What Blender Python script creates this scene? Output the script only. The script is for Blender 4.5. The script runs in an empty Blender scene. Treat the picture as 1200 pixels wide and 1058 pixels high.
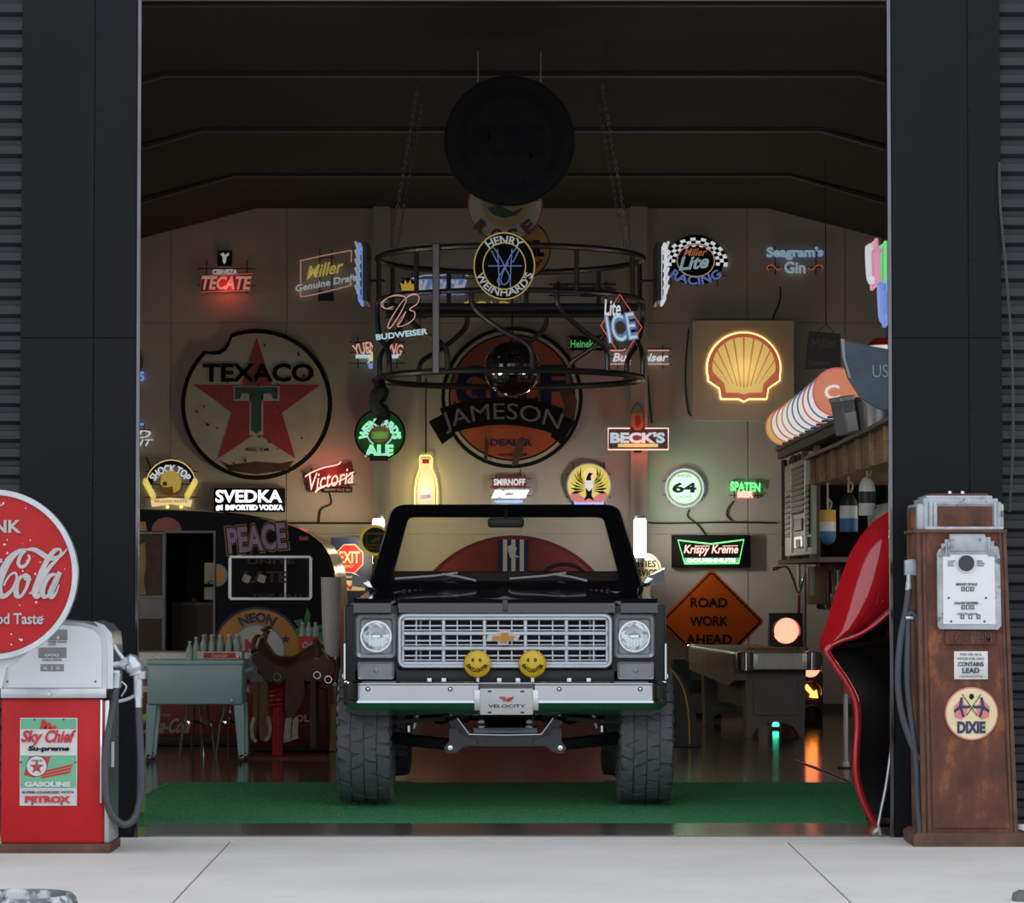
import bpy, bmesh, math, random
from mathutils import Vector, Matrix
random.seed(7)
PI = math.pi
SC = bpy.context.scene
COL = SC.collection

# ------------------------------------------------------------------ camera
F = 3660.0; CH = 1.437; PITCH = math.atan((680 - 529) / F)
cam_d = bpy.data.cameras.new('camera'); cam = bpy.data.objects.new('camera', cam_d); COL.objects.link(cam)
cam_d.sensor_fit = 'HORIZONTAL'; cam_d.sensor_width = 36.0; cam_d.lens = 36.0 * F / 1200.0
cam_d.clip_start = 0.1; cam_d.clip_end = 500
cam.location = (0, 0, CH); cam.rotation_euler = (PI / 2 + PITCH, 0, 0)
SC.camera = cam
# ------------------------------------------------------------------ overcast sky and exposure
W = bpy.data.worlds.new('overcast_sky'); SC.world = W; W.use_nodes = True
bgn = W.node_tree.nodes['Background']; bgn.inputs[0].default_value = (0.88, 0.93, 1.0, 1); bgn.inputs[1].default_value = 1.55
vs = SC.view_settings; vs.view_transform = 'Standard'; vs.look = 'None'; vs.gamma = 1.0; vs.exposure = 0.0; vs.use_curve_mapping = False
SC.cycles.use_denoising = True
SC.cycles.max_bounces = 8; SC.cycles.diffuse_bounces = 4; SC.cycles.glossy_bounces = 4; SC.cycles.transmission_bounces = 6
SC.cycles.sample_clamp_indirect = 4.0; SC.cycles.caustics_reflective = False; SC.cycles.caustics_refractive = False

def P(px, py, d):
    """photo pixel + distance along the view axis -> world point"""
    u = (px - 600) / F; v = (529 - py) / F
    dy = math.cos(PITCH) - v * math.sin(PITCH); dz = math.sin(PITCH) + v * math.cos(PITCH)
    return Vector((u * d / dy, d, CH + dz / dy * d))
def X(px, d): return P(px, 680, d).x
def Z(py, d): return P(600, py, d).z

# ------------------------------------------------------------------ materials
M = {}
def nodes(name):
    m = bpy.data.materials.new(name); m.use_nodes = True
    nt = m.node_tree; return m, nt, nt.nodes['Principled BSDF']
def mat(name, col, rough=0.5, metal=0.0, var=0.12, scale=6.0, bump=0.0, bscale=40.0, coat=0.0, spots=None, stretch=None, spec=0.5, lo=0.60, hi=0.68, sscale=9.0):
    """principled surface, its colour varied by object-space noise; spots = colour of chips / rust with edges lo..hi"""
    m, nt, b = nodes(name); N = nt.nodes; L = nt.links
    tc = N.new('ShaderNodeTexCoord'); mp = N.new('ShaderNodeMapping'); L.new(tc.outputs['Object'], mp.inputs[0])
    if stretch: mp.inputs['Scale'].default_value = stretch
    no = N.new('ShaderNodeTexNoise'); no.inputs['Scale'].default_value = scale; no.inputs['Detail'].default_value = 5; L.new(mp.outputs[0], no.inputs[0])
    rp = N.new('ShaderNodeValToRGB'); L.new(no.outputs['Fac'], rp.inputs[0])
    c0 = [max(0, c * (1 - var)) for c in col]; c1 = [min(1, c * (1 + var)) for c in col]
    rp.color_ramp.elements[0].position = 0.3; rp.color_ramp.elements[1].position = 0.7
    rp.color_ramp.elements[0].color = (*c0, 1); rp.color_ramp.elements[1].color = (*c1, 1)
    out = rp.outputs[0]
    if spots:
        n2 = N.new('ShaderNodeTexNoise'); n2.inputs['Scale'].default_value = sscale; n2.inputs['Detail'].default_value = 8; n2.inputs['Roughness'].default_value = .65; L.new(mp.outputs[0], n2.inputs[0])
        r2 = N.new('ShaderNodeValToRGB'); L.new(n2.outputs['Fac'], r2.inputs[0])
        r2.color_ramp.elements[0].position = lo; r2.color_ramp.elements[1].position = hi
        mx = N.new('ShaderNodeMixRGB'); L.new(r2.outputs[0], mx.inputs[0]); L.new(out, mx.inputs[1]); mx.inputs[2].default_value = (*spots, 1)
        out = mx.outputs[0]
    L.new(out, b.inputs['Base Color'])
    b.inputs['Roughness'].default_value = rough; b.inputs['Metallic'].default_value = metal
    b.inputs['Specular IOR Level'].default_value = spec
    if coat: b.inputs['Coat Weight'].default_value = coat; b.inputs['Coat Roughness'].default_value = 0.04
    if bump:
        n3 = N.new('ShaderNodeTexNoise'); n3.inputs['Scale'].default_value = bscale; n3.inputs['Detail'].default_value = 3; L.new(mp.outputs[0], n3.inputs[0])
        bp = N.new('ShaderNodeBump'); bp.inputs['Strength'].default_value = bump; bp.inputs['Distance'].default_value = 0.02
        L.new(n3.outputs['Fac'], bp.inputs['Height']); L.new(bp.outputs[0], b.inputs['Normal'])
    M[name] = m; return m
def em(name, col, st, base=(.3, .3, .3)):
    m, nt, b = nodes(name); b.inputs['Base Color'].default_value = (*base, 1)
    b.inputs['Emission Color'].default_value = (*col, 1); b.inputs['Emission Strength'].default_value = st; b.inputs['Roughness'].default_value = .3
    M[name] = m; return m
def glass(name, col=(1, 1, 1), rough=0.02, alpha=0.18, tint=(.8, .9, .85)):
    m, nt, b = nodes(name); N = nt.nodes; L = nt.links
    t = N.new('ShaderNodeBsdfTransparent'); t.inputs[0].default_value = (*tint, 1)
    g = N.new('ShaderNodeBsdfGlossy'); g.inputs[0].default_value = (*col, 1); g.inputs['Roughness'].default_value = rough
    fr = N.new('ShaderNodeFresnel'); fr.inputs[0].default_value = 1.45
    ad = N.new('ShaderNodeMath'); ad.operation = 'ADD'; ad.inputs[1].default_value = alpha; L.new(fr.outputs[0], ad.inputs[0])
    mx = N.new('ShaderNodeMixShader'); L.new(ad.outputs[0], mx.inputs[0]); L.new(t.outputs[0], mx.inputs[1]); L.new(g.outputs[0], mx.inputs[2])
    L.new(mx.outputs[0], N['Material Output'].inputs[0]); M[name] = m; return m

mat('concrete', (.56, .535, .51), .75, 0, .07, 1.3, .12, 25, spots=(.48, .46, .435), lo=.55, hi=.8, sscale=2.5)
mat('joint', (.10, .10, .10), .9)
mat('panel', (.0055, .0068, .0086), .5, 0, .10, 1.2, .10, 2.0, spec=.14)
mat('siding', (.021, .023, .027), .5, .0, .12, 2, spec=.3)
mat('strip', (.13, .13, .14), .15, 1, .1)
mat('lens_grey', (.30, .31, .32), .25, 0, .1)
mat('pipe', (.16, .15, .15), .35, .8, .1)
mat('sign_shaded', (.02, .02, .02), .7, spec=.2)  # pale sign face darkened: the upper shade is put into its colour
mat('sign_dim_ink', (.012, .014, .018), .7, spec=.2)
mat('black', (.012, .012, .013), .5)
mat('black_gloss', (.008, .008, .010), .09, 0, .1, coat=.6)
mat('black_matte', (.016, .016, .017), .75)
mat('rubber', (.12, .125, .135), .6, 0, .15, 30, .2, 120)
mat('hose', (.045, .05, .06), .55)
mat('chrome', (.62, .64, .67), .10, 1, .03)
mat('steel', (.55, .57, .60), .32, 1, .08)
mat('alu', (.50, .53, .56), .38, .85, .10, 10)
mat('grille_silver', (.50, .53, .58), .32, .55, .04)
mat('wall', (.52, .47, .42), .8, 0, .05, 1.5)
mat('column', (.50, .46, .42), .7, 0, .06, 2)
mat('ceiling', (.016, .016, .016), .9, 0, .15, 3, .3, 30)
mat('beam', (.03, .03, .03), .6)
mat('side_wall', (.20, .19, .18), .8)
mat('turf', (.072, .350, .145), .95, 0, .30, 60, .9, 260)
mat('threshold', (.09, .08, .075), .16, 0, .2, 4)
mat('wood', (.30, .185, .095), .65, 0, .25, 4, stretch=(6, 1, 6))
mat('wood_grey', (.17, .145, .105), .75, 0, .2, 5, stretch=(1, 1, 5))
mat('rust', (.105, .036, .020), .8, 0, .45, 7, .35, 60, spots=(.26, .085, .032), lo=.54, hi=.66, sscale=7, stretch=(1, 1, .55))
mat('rust_dark', (.095, .042, .028), .75, 0, .35, 9, .2, 60)
mat('deco_alu', (.36, .39, .42), .5, .4, .2, 14, spots=(.10, .12, .14), lo=.58, hi=.66, sscale=12)
mat('pump_white', (.68, .70, .71), .28, 0, .03, coat=.3)
mat('pump_red', (.46, .014, .016), .35, 0, .10, 4, spec=.22)
mat('letter_white', (.42, .42, .42), .5, spec=.2)
mat('sign_red', (.40, .012, .014), .35, 0, .08, 5, spec=.25, spots=(.66, .60, .56), lo=.70, hi=.73, sscale=14)
mat('white', (.60, .60, .60), .4, 0, .04)
mat('white_worn', (.60, .60, .58), .45, 0, .1, 8, spots=(.30, .16, .10), lo=.66, hi=.74, sscale=12)
mat('enamel_old', (.50, .46, .38), .45, 0, .12, 5, spots=(.06, .035, .02), lo=.66, hi=.70, sscale=6)
mat('star_red', (.36, .028, .03), .45, 0, .15, 5, spots=(.04, .02, .018), lo=.66, hi=.70, sscale=7)
mat('ink_black', (.012, .012, .012), .7, spec=.1)
mat('ink_green', (.03, .09, .05), .5, spots=(.03, .02, .02), lo=.6, hi=.68)
mat('ink_blue', (.02, .03, .10), .6, spec=.15)
mat('orange_old', (.42, .085, .022), .5, 0, .2, 4, spots=(.05, .02, .015), lo=.62, hi=.70, sscale=5)
mat('gold_old', (.50, .34, .14), .5, 0, .15, 5)
mat('road_orange', (.50, .078, .003), .6, 0, .05, 4, spec=.15)
mat('mint', (.13, .42, .25), .4, 0, .05)
mat('red', (.50, .02, .025), .4)
mat('red_gloss', (.45, .010, .018), .10, 0, .03, coat=.7)
mat('dark_red', (.14, .012, .015), .45, 0, .15, 4)
mat('teal', (.34, .54, .56), .4, 0, .03)
mat('yellow', (.78, .52, .02), .4, 0, .03)
mat('cream', (.72, .60, .36), .45, 0, .08)
mat('pink', (.62, .20, .16), .5)
mat('navy', (.02, .03, .09), .5)
mat('blue', (.03, .14, .33), .5)
mat('leather', (.085, .035, .022), .5, 0, .25, 12, .2, 60)
mat('tan_leather', (.24, .12, .055), .6, 0, .2, 10)
mat('rawhide', (.50, .44, .34), .7, 0, .15, 30)
mat('fleece', (.34, .34, .33), .9, 0, .2, 30)
mat('camper_black', (.007, .007, .010), .6, 0, .2, 3, spec=.15)
mat('camper_reflection', (.40, .30, .18), .25, .5, .2)
mat('purple', (.38, .26, .42), .5, 0, .12, 12)
mat('orange', (.55, .24, .03), .5, 0, .1)
mat('red_fade', (.34, .06, .05), .5)
mat('disc_red', (.17, .022, .02), .5)
mat('bumper_chrome', (.50, .52, .55), .09, 1, .03)
mat('sky_blue', (.10, .30, .45), .5)
mat('leaf_green', (.04, .22, .10), .5)
mat('lime', (.30, .55, .04), .4)
mat('pale_green', (.30, .36, .27), .5, 0, .18, 8)
mat('grey', (.22, .22, .23), .6)
mat('dark_grey', (.07, .07, .075), .5)
mat('brown_dark', (.06, .04, .03), .7)
mat('jd_yellow', (.58, .36, .03), .45)
mat('amber_tan', (.30, .20, .08), .6)
mat('boat_grey', (.13, .17, .22), .6, 0, .2, 5, spots=(.35, .35, .35), lo=.72, hi=.78)
mat('cable', (.03, .028, .026), .6)
mat('bottle_green', (.32, .42, .38), .15, 0, .05)
mat('cabinet_grey', (.14, .13, .125), .55, 0, .1)
mat('lens_red_off', (.20, .01, .01), .3)
glass('windscreen', alpha=.03, tint=(.80, .82, .80))
glass('clear_lens', alpha=.10, tint=(.9, .93, .95), rough=.08)
mat('reflector', (.80, .82, .84), .18, .9, .05)
mat('camper_glass', (.015, .017, .017), .08, 0, .2)
for _n, _c in {'R': (1, .13, .08), 'O': (1, .25, .08), 'B': (.20, .36, 1), 'W': (.92, .96, 1), 'G': (.12, 1, .22), 'Y': (1, .78, .18), 'P': (1, .35, .55), 'C': (.62, .92, 1), 'A': (1, .55, .12), 'I': (1, .50, .42)}.items():
    em('neon' + _n, _c, 1.5); em('dim' + _n, _c, .26); em('mid' + _n, _c, .55)  # dim copies: upper darkening put into the tubes' glow strength
em('tube_fill', (1, .93, .82), 20.0)
em('tube_light', (1, .95, .86), 70.0)
em('tube_warm', (1, .86, .52), 60.0)
em('shell_yellow', (1, .70, .16), .50); em('shell_red', (.75, .05, .02), .42); em('shell_halo', (1, .62, .20), 2.6)
em('signal_red', (1, .15, .10), 4.0); em('signal_amber', (1, .30, .03), 9.0); em('signal_green', (.05, 1, .55), 5.0)
em('globe_white', (1, .93, .85), .62); em('globe_orange', (1, .22, .04), .45); em('globe_yellow', (1, .62, .10), .5); em('globe_red', (.9, .06, .05), .4); em('globe_blue', (.05, .12, .5), .35); em('globe_green', (.1, .4, .2), .35)
em('screen_yellow', (1, .80, .06), .55); em('screen_white', (.9, .9, .92), .62); em('screen_red', (.9, .08, .06), .5); em('screen_amber', (1, .72, .30), .75)
em('crt_gold', (.85, .55, .05), .35)

# floor: dark polished boards
def floor_mat():
    m, nt, b = nodes('floor_boards'); N = nt.nodes; L = nt.links
    tc = N.new('ShaderNodeTexCoord'); mp = N.new('ShaderNodeMapping'); L.new(tc.outputs['Object'], mp.inputs[0]); mp.inputs['Scale'].default_value = (.6, 9, 1)
    no = N.new('ShaderNodeTexNoise'); no.inputs['Scale'].default_value = 2.0; no.inputs['Detail'].default_value = 4; L.new(mp.outputs[0], no.inputs[0])
    rp = N.new('ShaderNodeValToRGB'); L.new(no.outputs['Fac'], rp.inputs[0]); rp.color_ramp.elements[0].position = .3; rp.color_ramp.elements[1].position = .7
    rp.color_ramp.elements[0].color = (.060, .036, .026, 1); rp.color_ramp.elements[1].color = (.17, .105, .072, 1)
    L.new(rp.outputs[0], b.inputs['Base Color']); b.inputs['Roughness'].default_value = .13; b.inputs['Specular IOR Level'].default_value = .9
    bp = N.new('ShaderNodeBump'); bp.inputs['Strength'].default_value = .12; bp.inputs['Distance'].default_value = .01
    L.new(no.outputs['Fac'], bp.inputs['Height']); L.new(bp.outputs[0], b.inputs['Normal']); M['floor'] = m
floor_mat()

# ------------------------------------------------------------------ mesh helpers
def empty(name, loc=(0, 0, 0), rz=0, label=None, cat=None, group=None, kind=None):
    o = bpy.data.objects.new(name, None); COL.objects.link(o); o.location = loc; o.rotation_euler = (0, 0, rz); o.empty_display_size = .05
    tag(o, label, cat, group, kind); return o
def tag(o, label=None, cat=None, group=None, kind=None):
    if label: o['label'] = label
    if cat: o['category'] = cat
    if group: o['group'] = group
    if kind: o['kind'] = kind
    return o
def catmull(pts, n=6, closed=False):
    P_ = [Vector(p) for p in pts]; out = []; k = len(P_)
    for i in range(k if closed else k - 1):
        g = (lambda j: P_[j % k]) if closed else (lambda j: P_[max(0, min(k - 1, j))])
        a, b, c, d = g(i - 1), g(i), g(i + 1), g(i + 2)
        for q in range(n):
            t = q / n
            out.append(.5 * ((2 * b) + (c - a) * t + (2 * a - 5 * b + 4 * c - d) * t * t + (3 * b - a - 3 * c + d) * t ** 3))
    if not closed: out.append(P_[-1])
    return out
TXT = {}
def text_geo(s, bold=.0):
    key = (s, bold)
    if key not in TXT:
        cu = bpy.data.curves.new('t', 'FONT'); cu.body = s; cu.size = 1; cu.offset = bold; cu.resolution_u = 3; cu.extrude = .5; cu.fill_mode = 'BOTH'
        ob = bpy.data.objects.new('t', cu); COL.objects.link(ob)
        dg = bpy.context.evaluated_depsgraph_get(); me = bpy.data.meshes.new_from_object(ob.evaluated_get(dg))
        vs_ = [tuple(v.co) for v in me.vertices]; fs = [tuple(p.vertices) for p in me.polygons]
        bpy.data.objects.remove(ob); bpy.data.curves.remove(cu); bpy.data.meshes.remove(me)
        x0 = min(v[0] for v in vs_); x1 = max(v[0] for v in vs_); y0 = min(v[1] for v in vs_); y1 = max(v[1] for v in vs_)
        TXT[key] = ([((v[0] - x0) / (x1 - x0) - .5, (v[1] - y0) / (y1 - y0) - .5, v[2]) for v in vs_], fs)
    return TXT[key]

class MB:
    """collects shapes; build() links them as ONE mesh object"""
    def __init__(s): s.bm = bmesh.new()
    def faces(s, vs, fs):
        v = [s.bm.verts.new(p) for p in vs]
        for f in fs:
            try: s.bm.faces.new([v[i] for i in f])
            except ValueError: pass
        return s
    def box(s, x0, x1, y0, y1, z0, z1, bev=0, seg=2, mtx=None):
        vs = [Vector((x, y, z)) for x in (x0, x1) for y in (y0, y1) for z in (z0, z1)]
        if bev:
            t = bmesh.new(); v = [t.verts.new(p) for p in vs]
            for f in ((0, 1, 3, 2), (4, 6, 7, 5), (0, 4, 5, 1), (2, 3, 7, 6), (0, 2, 6, 4), (1, 5, 7, 3)): t.faces.new([v[i] for i in f])
            bmesh.ops.bevel(t, geom=t.edges[:], offset=bev, segments=seg, profile=.5, affect='EDGES')
            return s.merge(t, mtx)
        if mtx: vs = [mtx @ p for p in vs]
        return s.faces(vs, ((0, 1, 3, 2), (4, 6, 7, 5), (0, 4, 5, 1), (2, 3, 7, 6), (0, 2, 6, 4), (1, 5, 7, 3)))
    def merge(s, t, mtx=None):
        t.verts.ensure_lookup_table(); t.verts.index_update()
        s.faces([(mtx @ v.co) if mtx else v.co.copy() for v in t.verts], [[v.index for v in f.verts] for f in t.faces]); t.free(); return s
    def prism(s, pts, y0, y1, axis='y', mtx=None):
        """polygon pts extruded along axis between y0 and y1; for 'y' pts are (x,z), for 'x' (y,z), for 'z' (x,y)"""
        k = len(pts)
        def mk(p, h):
            q = Vector((p[0], h, p[1])) if axis == 'y' else Vector((h, p[0], p[1])) if axis == 'x' else Vector((p[0], p[1], h))
            return mtx @ q if mtx else q
        vs = [mk(p, y0) for p in pts] + [mk(p, y1) for p in pts]
        return s.faces(vs, [tuple(range(k)), tuple(range(2 * k - 1, k - 1, -1))] + [(i, k + i, k + (i + 1) % k, (i + 1) % k) for i in range(k)])
    def ring(s, cx, cz, r0, r1, y0, y1, n=40, a0=0, a1=2 * PI, ez=1.0):
        full = abs(a1 - a0 - 2 * PI) < 1e-6; m = n if full else n + 1
        vs = []
        for i in range(m):
            a = a0 + (a1 - a0) * i / n; c, q = math.cos(a), math.sin(a) * ez
            vs += [(cx + r0 * c, y0, cz + r0 * q), (cx + r1 * c, y0, cz + r1 * q), (cx + r1 * c, y1, cz + r1 * q), (cx + r0 * c, y1, cz + r0 * q)]
        fs = []
        for i in range(n):
            a = 4 * i; b = 4 * ((i + 1) % m)
            for k in range(4): fs.append((a + k, a + (k + 1) % 4, b + (k + 1) % 4, b + k))
        if not full: fs += [(0, 1, 2, 3), (4 * n + 3, 4 * n + 2, 4 * n + 1, 4 * n)]
        return s.faces(vs, fs)
    def tube(s, pts, r, seg=8, closed=False, smooth=0, cap=True):
        pts = catmull(pts, smooth, closed) if smooth else [Vector(p) for p in pts]
        k = len(pts); rr = r if isinstance(r, (list, tuple)) else None
        vs = []; up = None
        for i, p in enumerate(pts):
            a = pts[(i - 1) % k] if (closed or i > 0) else p; b = pts[(i + 1) % k] if (closed or i < k - 1) else p
            t = (b - a)
            t = t.normalized() if t.length > 1e-9 else Vector((0, 0, 1))
            if up is None: up = Vector((0, 1, 0)) if abs(t.y) < .9 else Vector((1, 0, 0))
            n = (up - t * up.dot(t));
            if n.length < 1e-6: n = t.orthogonal()
            n.normalize(); up = n; bn = t.cross(n)
            ri = (rr[min(len(rr) - 1, int(i * len(rr) / k))] if rr else r)
            for j in range(seg):
                a_ = 2 * PI * j / seg; vs.append(p + n * (ri * math.cos(a_)) + bn * (ri * math.sin(a_)))
        fs = []
        for i in range(k if closed else k - 1):
            for j in range(seg):
                a, b = i * seg, ((i + 1) % k) * seg; fs.append((a + j, b + j, b + (j + 1) % seg, a + (j + 1) % seg))
        if cap and not closed: fs += [tuple(range(seg - 1, -1, -1)), tuple((k - 1) * seg + j for j in range(seg))]
        return s.faces(vs, fs)
    def lathe(s, prof, n=24, mtx=None, closed=False):
        """profile (r,z) about z"""
        vs = []; k = len(prof)
        for i in range(n):
            a = 2 * PI * i / n
            for r, z in prof:
                v = Vector((r * math.cos(a), r * math.sin(a), z)); vs.append(mtx @ v if mtx else v)
        fs = []
        for i in range(n):
            a, b = i * k, ((i + 1) % n) * k
            for j in range(k if closed else k - 1): fs.append((a + j, b + j, b + (j + 1) % k, a + (j + 1) % k))
        if not closed:
            if prof[0][0] > 1e-6: fs.append(tuple(i * k for i in range(n - 1, -1, -1)))
            if prof[-1][0] > 1e-6: fs.append(tuple(i * k + k - 1 for i in range(n)))
        s.faces(vs, fs); return s
    def grid(s, rows, closed_u=False):
        """loft through rows of points"""
        k = len(rows[0]); vs = [p for r in rows for p in r]; fs = []
        for i in range(len(rows) - 1):
            for j in range(k if closed_u else k - 1): fs.append((i * k + j, i * k + (j + 1) % k, (i + 1) * k + (j + 1) % k, (i + 1) * k + j))
        return s.faces(vs, fs)
    def text(s, t, cx, cz, w, h, yf, th=.004, bold=0.0, slant=0, arc=None, rot=0):
        """lettering in the local xz plane; arc = radius: bend over a circle (+ above centre, - below)"""
        vs, fs = text_geo(t, bold); out = []
        for x, y, z in vs:
            lx = x * w + slant * y * h; lz = y * h
            if arc:
                a = lx / arc; R = abs(arc)
                if arc > 0: lx, lz = (R + lz) * math.sin(a), (R + lz) * math.cos(a) - R
                else: a = lx / R; lx, lz = (R - lz) * math.sin(a), -(R - lz) * math.cos(a) + R
            if rot: lx, lz = lx * math.cos(rot) - lz * math.sin(rot), lx * math.sin(rot) + lz * math.cos(rot)
            out.append((cx + lx, yf + th * (.5 - z), cz + lz))
        return s.faces(out, fs)
    def ribbon(s, pts, w, yf, th=.004, smooth=6):
        """flat painted brush stroke in the xz plane, w = list of widths"""
        c = catmull([(p[0], 0, p[1]) for p in pts], smooth); k = len(c); rows = []
        for i, p in enumerate(c):
            t = (c[min(k - 1, i + 1)] - c[max(0, i - 1)]); t = t.normalized() if t.length > 1e-9 else Vector((1, 0, 0))
            n = Vector((-t.z, 0, t.x)); u = i / (k - 1) * (len(w) - 1); a = int(min(len(w) - 2, u)); ww = w[a] + (w[a + 1] - w[a]) * (u - a)
            q0 = p + n * ww / 2; q1 = p - n * ww / 2
            yy = yf - .006 * i / k; rows.append([(q0.x, yy, q0.z), (q1.x, yy, q1.z)])
        return s.grid(rows)
    def build(s, name, m, parent=None, smooth=35, **kw):
        bmesh.ops.remove_doubles(s.bm, verts=s.bm.verts, dist=1e-6)
        bmesh.ops.recalc_face_normals(s.bm, faces=s.bm.faces)
        me = bpy.data.meshes.new(name); s.bm.to_mesh(me); s.bm.free()
        me.materials.append(M[m] if isinstance(m, str) else m)
        if smooth and len(me.polygons):
            me.polygons.foreach_set('use_smooth', [True] * len(me.polygons)); me.set_sharp_from_angle(angle=math.radians(smooth))
        o = bpy.data.objects.new(name, me); COL.objects.link(o)
        if parent: o.parent = parent
        tag(o, **kw); return o
def copy_tree(o, parent=None):
    c = o.copy(); COL.objects.link(c); c.parent = parent
    for ch in list(o.children): copy_tree(ch, c)
    return c
def struct(o): o['kind'] = 'structure'; return o

class Sign:
    """a thing at photo pixel (cx,cy), distance d; all shapes are given in photo pixels, y offsets in metres towards the viewer"""
    def __init__(s, name, cx, cy, d, label, cat, group=None, rz=0):
        s.cx, s.cy, s.d = cx, cy, d; s.k = d / F
        s.root = empty(name, P(cx, cy, d), rz, label, cat, group)
    def p(s, x, y): return ((x - s.cx) * s.k, (s.cy - y) * s.k)
    def par(s, parent): return parent if parent else s.root
    def poly(s, name, m, pts, f=.02, b=0, parent=None, smooth=35):
        return MB().prism([s.p(*q) for q in pts], -f, -b).build(name, m, s.par(parent), smooth)
    def rect(s, name, m, x0, y0, x1, y1, f=.02, b=0, bev=0, parent=None):
        a = s.p(x0, y1); c = s.p(x1, y0); return MB().box(a[0], c[0], -f, -b, a[1], c[1], bev).build(name, m, s.par(parent))
    def disc(s, name, m, x, y, r, f=.02, b=0, ey=1.0, n=48, parent=None):
        a = s.p(x, y); q = [(a[0] + r * s.k * math.cos(2 * PI * i / n), a[1] + r * ey * s.k * math.sin(2 * PI * i / n)) for i in range(n)]
        return MB().prism(q, -f, -b).build(name, m, s.par(parent))
    def ring(s, name, m, x, y, r0, r1, f=.02, b=0, a0=0, a1=2 * PI, ez=1.0, parent=None, n=48):
        a = s.p(x, y); return MB().ring(a[0], a[1], r0 * s.k, r1 * s.k, -f, -b, n, a0, a1, ez).build(name, m, s.par(parent))
    def text(s, m, t, x, y, w, h, f=.024, th=.006, bold=.03, slant=0, arc=None, rot=0, name='lettering', parent=None):
        a = s.p(x, y); return MB().text(t, a[0], a[1], w * s.k, h * s.k, -f, th, bold, slant, arc * s.k if arc else None, rot).build(name, m, s.par(parent), 0)
    def neon(s, m, pts, r=.9, f=.05, closed=False, smooth=0, name='neon_tube', parent=None, seg=6):
        q = [s.p(*a[:2]) for a in pts]; return MB().tube([(a[0], -f, a[1]) for a in q], r * s.k, seg, closed, smooth).build(name, m, s.par(parent), 80)
    def neons(s, m, strokes, r=.9, f=.05, smooth=0, name='neon_tube', parent=None):
        b = MB()
        for st in strokes:
            q = [s.p(*a[:2]) for a in st]; b.tube([(a[0], -f, a[1]) for a in q], r * s.k, 6, False, smooth)
        return b.build(name, m, s.par(parent), 80)
    def frame(s, x0, y0, x1, y1, f=.03, bars=2, m='black_matte', t=.5):
        """thin wire rack that carries the tubes and its wall standoffs"""
        b = MB(); r = t * s.k
        for i in range(bars):
            y = y0 + (y1 - y0) * (i + .5) / bars; a = s.p(x0, y); c = s.p(x1, y); b.box(a[0], c[0], -f - r, -f + r, a[1] - r, a[1] + r)
        for x in (x0 + .15 * (x1 - x0), x0 + .85 * (x1 - x0)):
            a = s.p(x, y0); c = s.p(x, y1); b.box(a[0] - r, a[0] + r, -f - r, -f + r, c[1], a[1])
            b.box(a[0] - r, a[0] + r, -f, 0, a[1] - 2 * r, a[1]); b.box(a[0] - r, a[0] + r, -f, 0, c[1], c[1] + 2 * r)
        return b.build('wire_rack', m, s.root, 0)
def glow(parent, name, col, power, loc, r=.06):
    """unseen point light added in front of a lit sign to boost its glow"""
    l = bpy.data.lights.new(name, 'POINT'); l.color = col; l.energy = power; l.shadow_soft_size = r
    o = bpy.data.objects.new(name, l); COL.objects.link(o); o.parent = parent; o.location = loc; return o
# ================================================================== the setting
DF = 17.5            # front of the facade
DW = 34.2            # back wall
XL, XR = X(158, DF), X(1047, DF)
ZT = 4.78            # top of the opening
# yard: base plane and slabs with open joints between them
g = struct(MB().box(-60, 60, -60, DF + .4, -.06, -.012).build('ground_base', 'joint')); tag(g, 'dark ground below the concrete yard joints')
gy = struct(empty('concrete_yard', (0, 0, 0), 0, 'pale concrete yard of large slabs in front of the garage'))
ja0, ja1 = P(263, 992, 5259 / 312.), P(200, 1058, 5259 / 378.)
jb0, jb1 = P(928, 990, 5259 / 310.), P(1000, 1058, 5259 / 378.)
def jx(a, b, y): return a.x + (b.x - a.x) * (y - a.y) / (b.y - a.y)
ys = [17.28, 11.0, 4.0, -6, -20, -58]
for i in range(len(ys) - 1):
    y0, y1 = ys[i] - .006, ys[i + 1] + .006
    # slab columns bounded by the two slanting joints near the door
    l0, l1 = jx(ja0, ja1, max(y0, 10)), jx(ja0, ja1, max(y1, 10)); r0, r1 = jx(jb0, jb1, max(y0, 10)), jx(jb0, jb1, max(y1, 10)); q = .005
    for pts in ([(-14, y0), (l0 - q, y0), (l1 - q, y1), (-14, y1)], [(l0 + q, y0), (r0 - q, y0), (r1 - q, y1), (l1 + q, y1)], [(r0 + q, y0), (14, y0), (14, y1), (r1 + q, y1)]):
        MB().prism(pts, -.012, 0, 'z').build('slab', 'concrete', gy)
    for sx in (-1, 1): MB().box(min(sx * 14.01, sx * 59), max(sx * 14.01, sx * 59), y1, y0, -.012, 0).build('slab', 'concrete', gy)
MB().box(-14, 14, 17.292, 17.55, -.012, .004).build('kerb_strip', 'concrete', gy)

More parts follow.
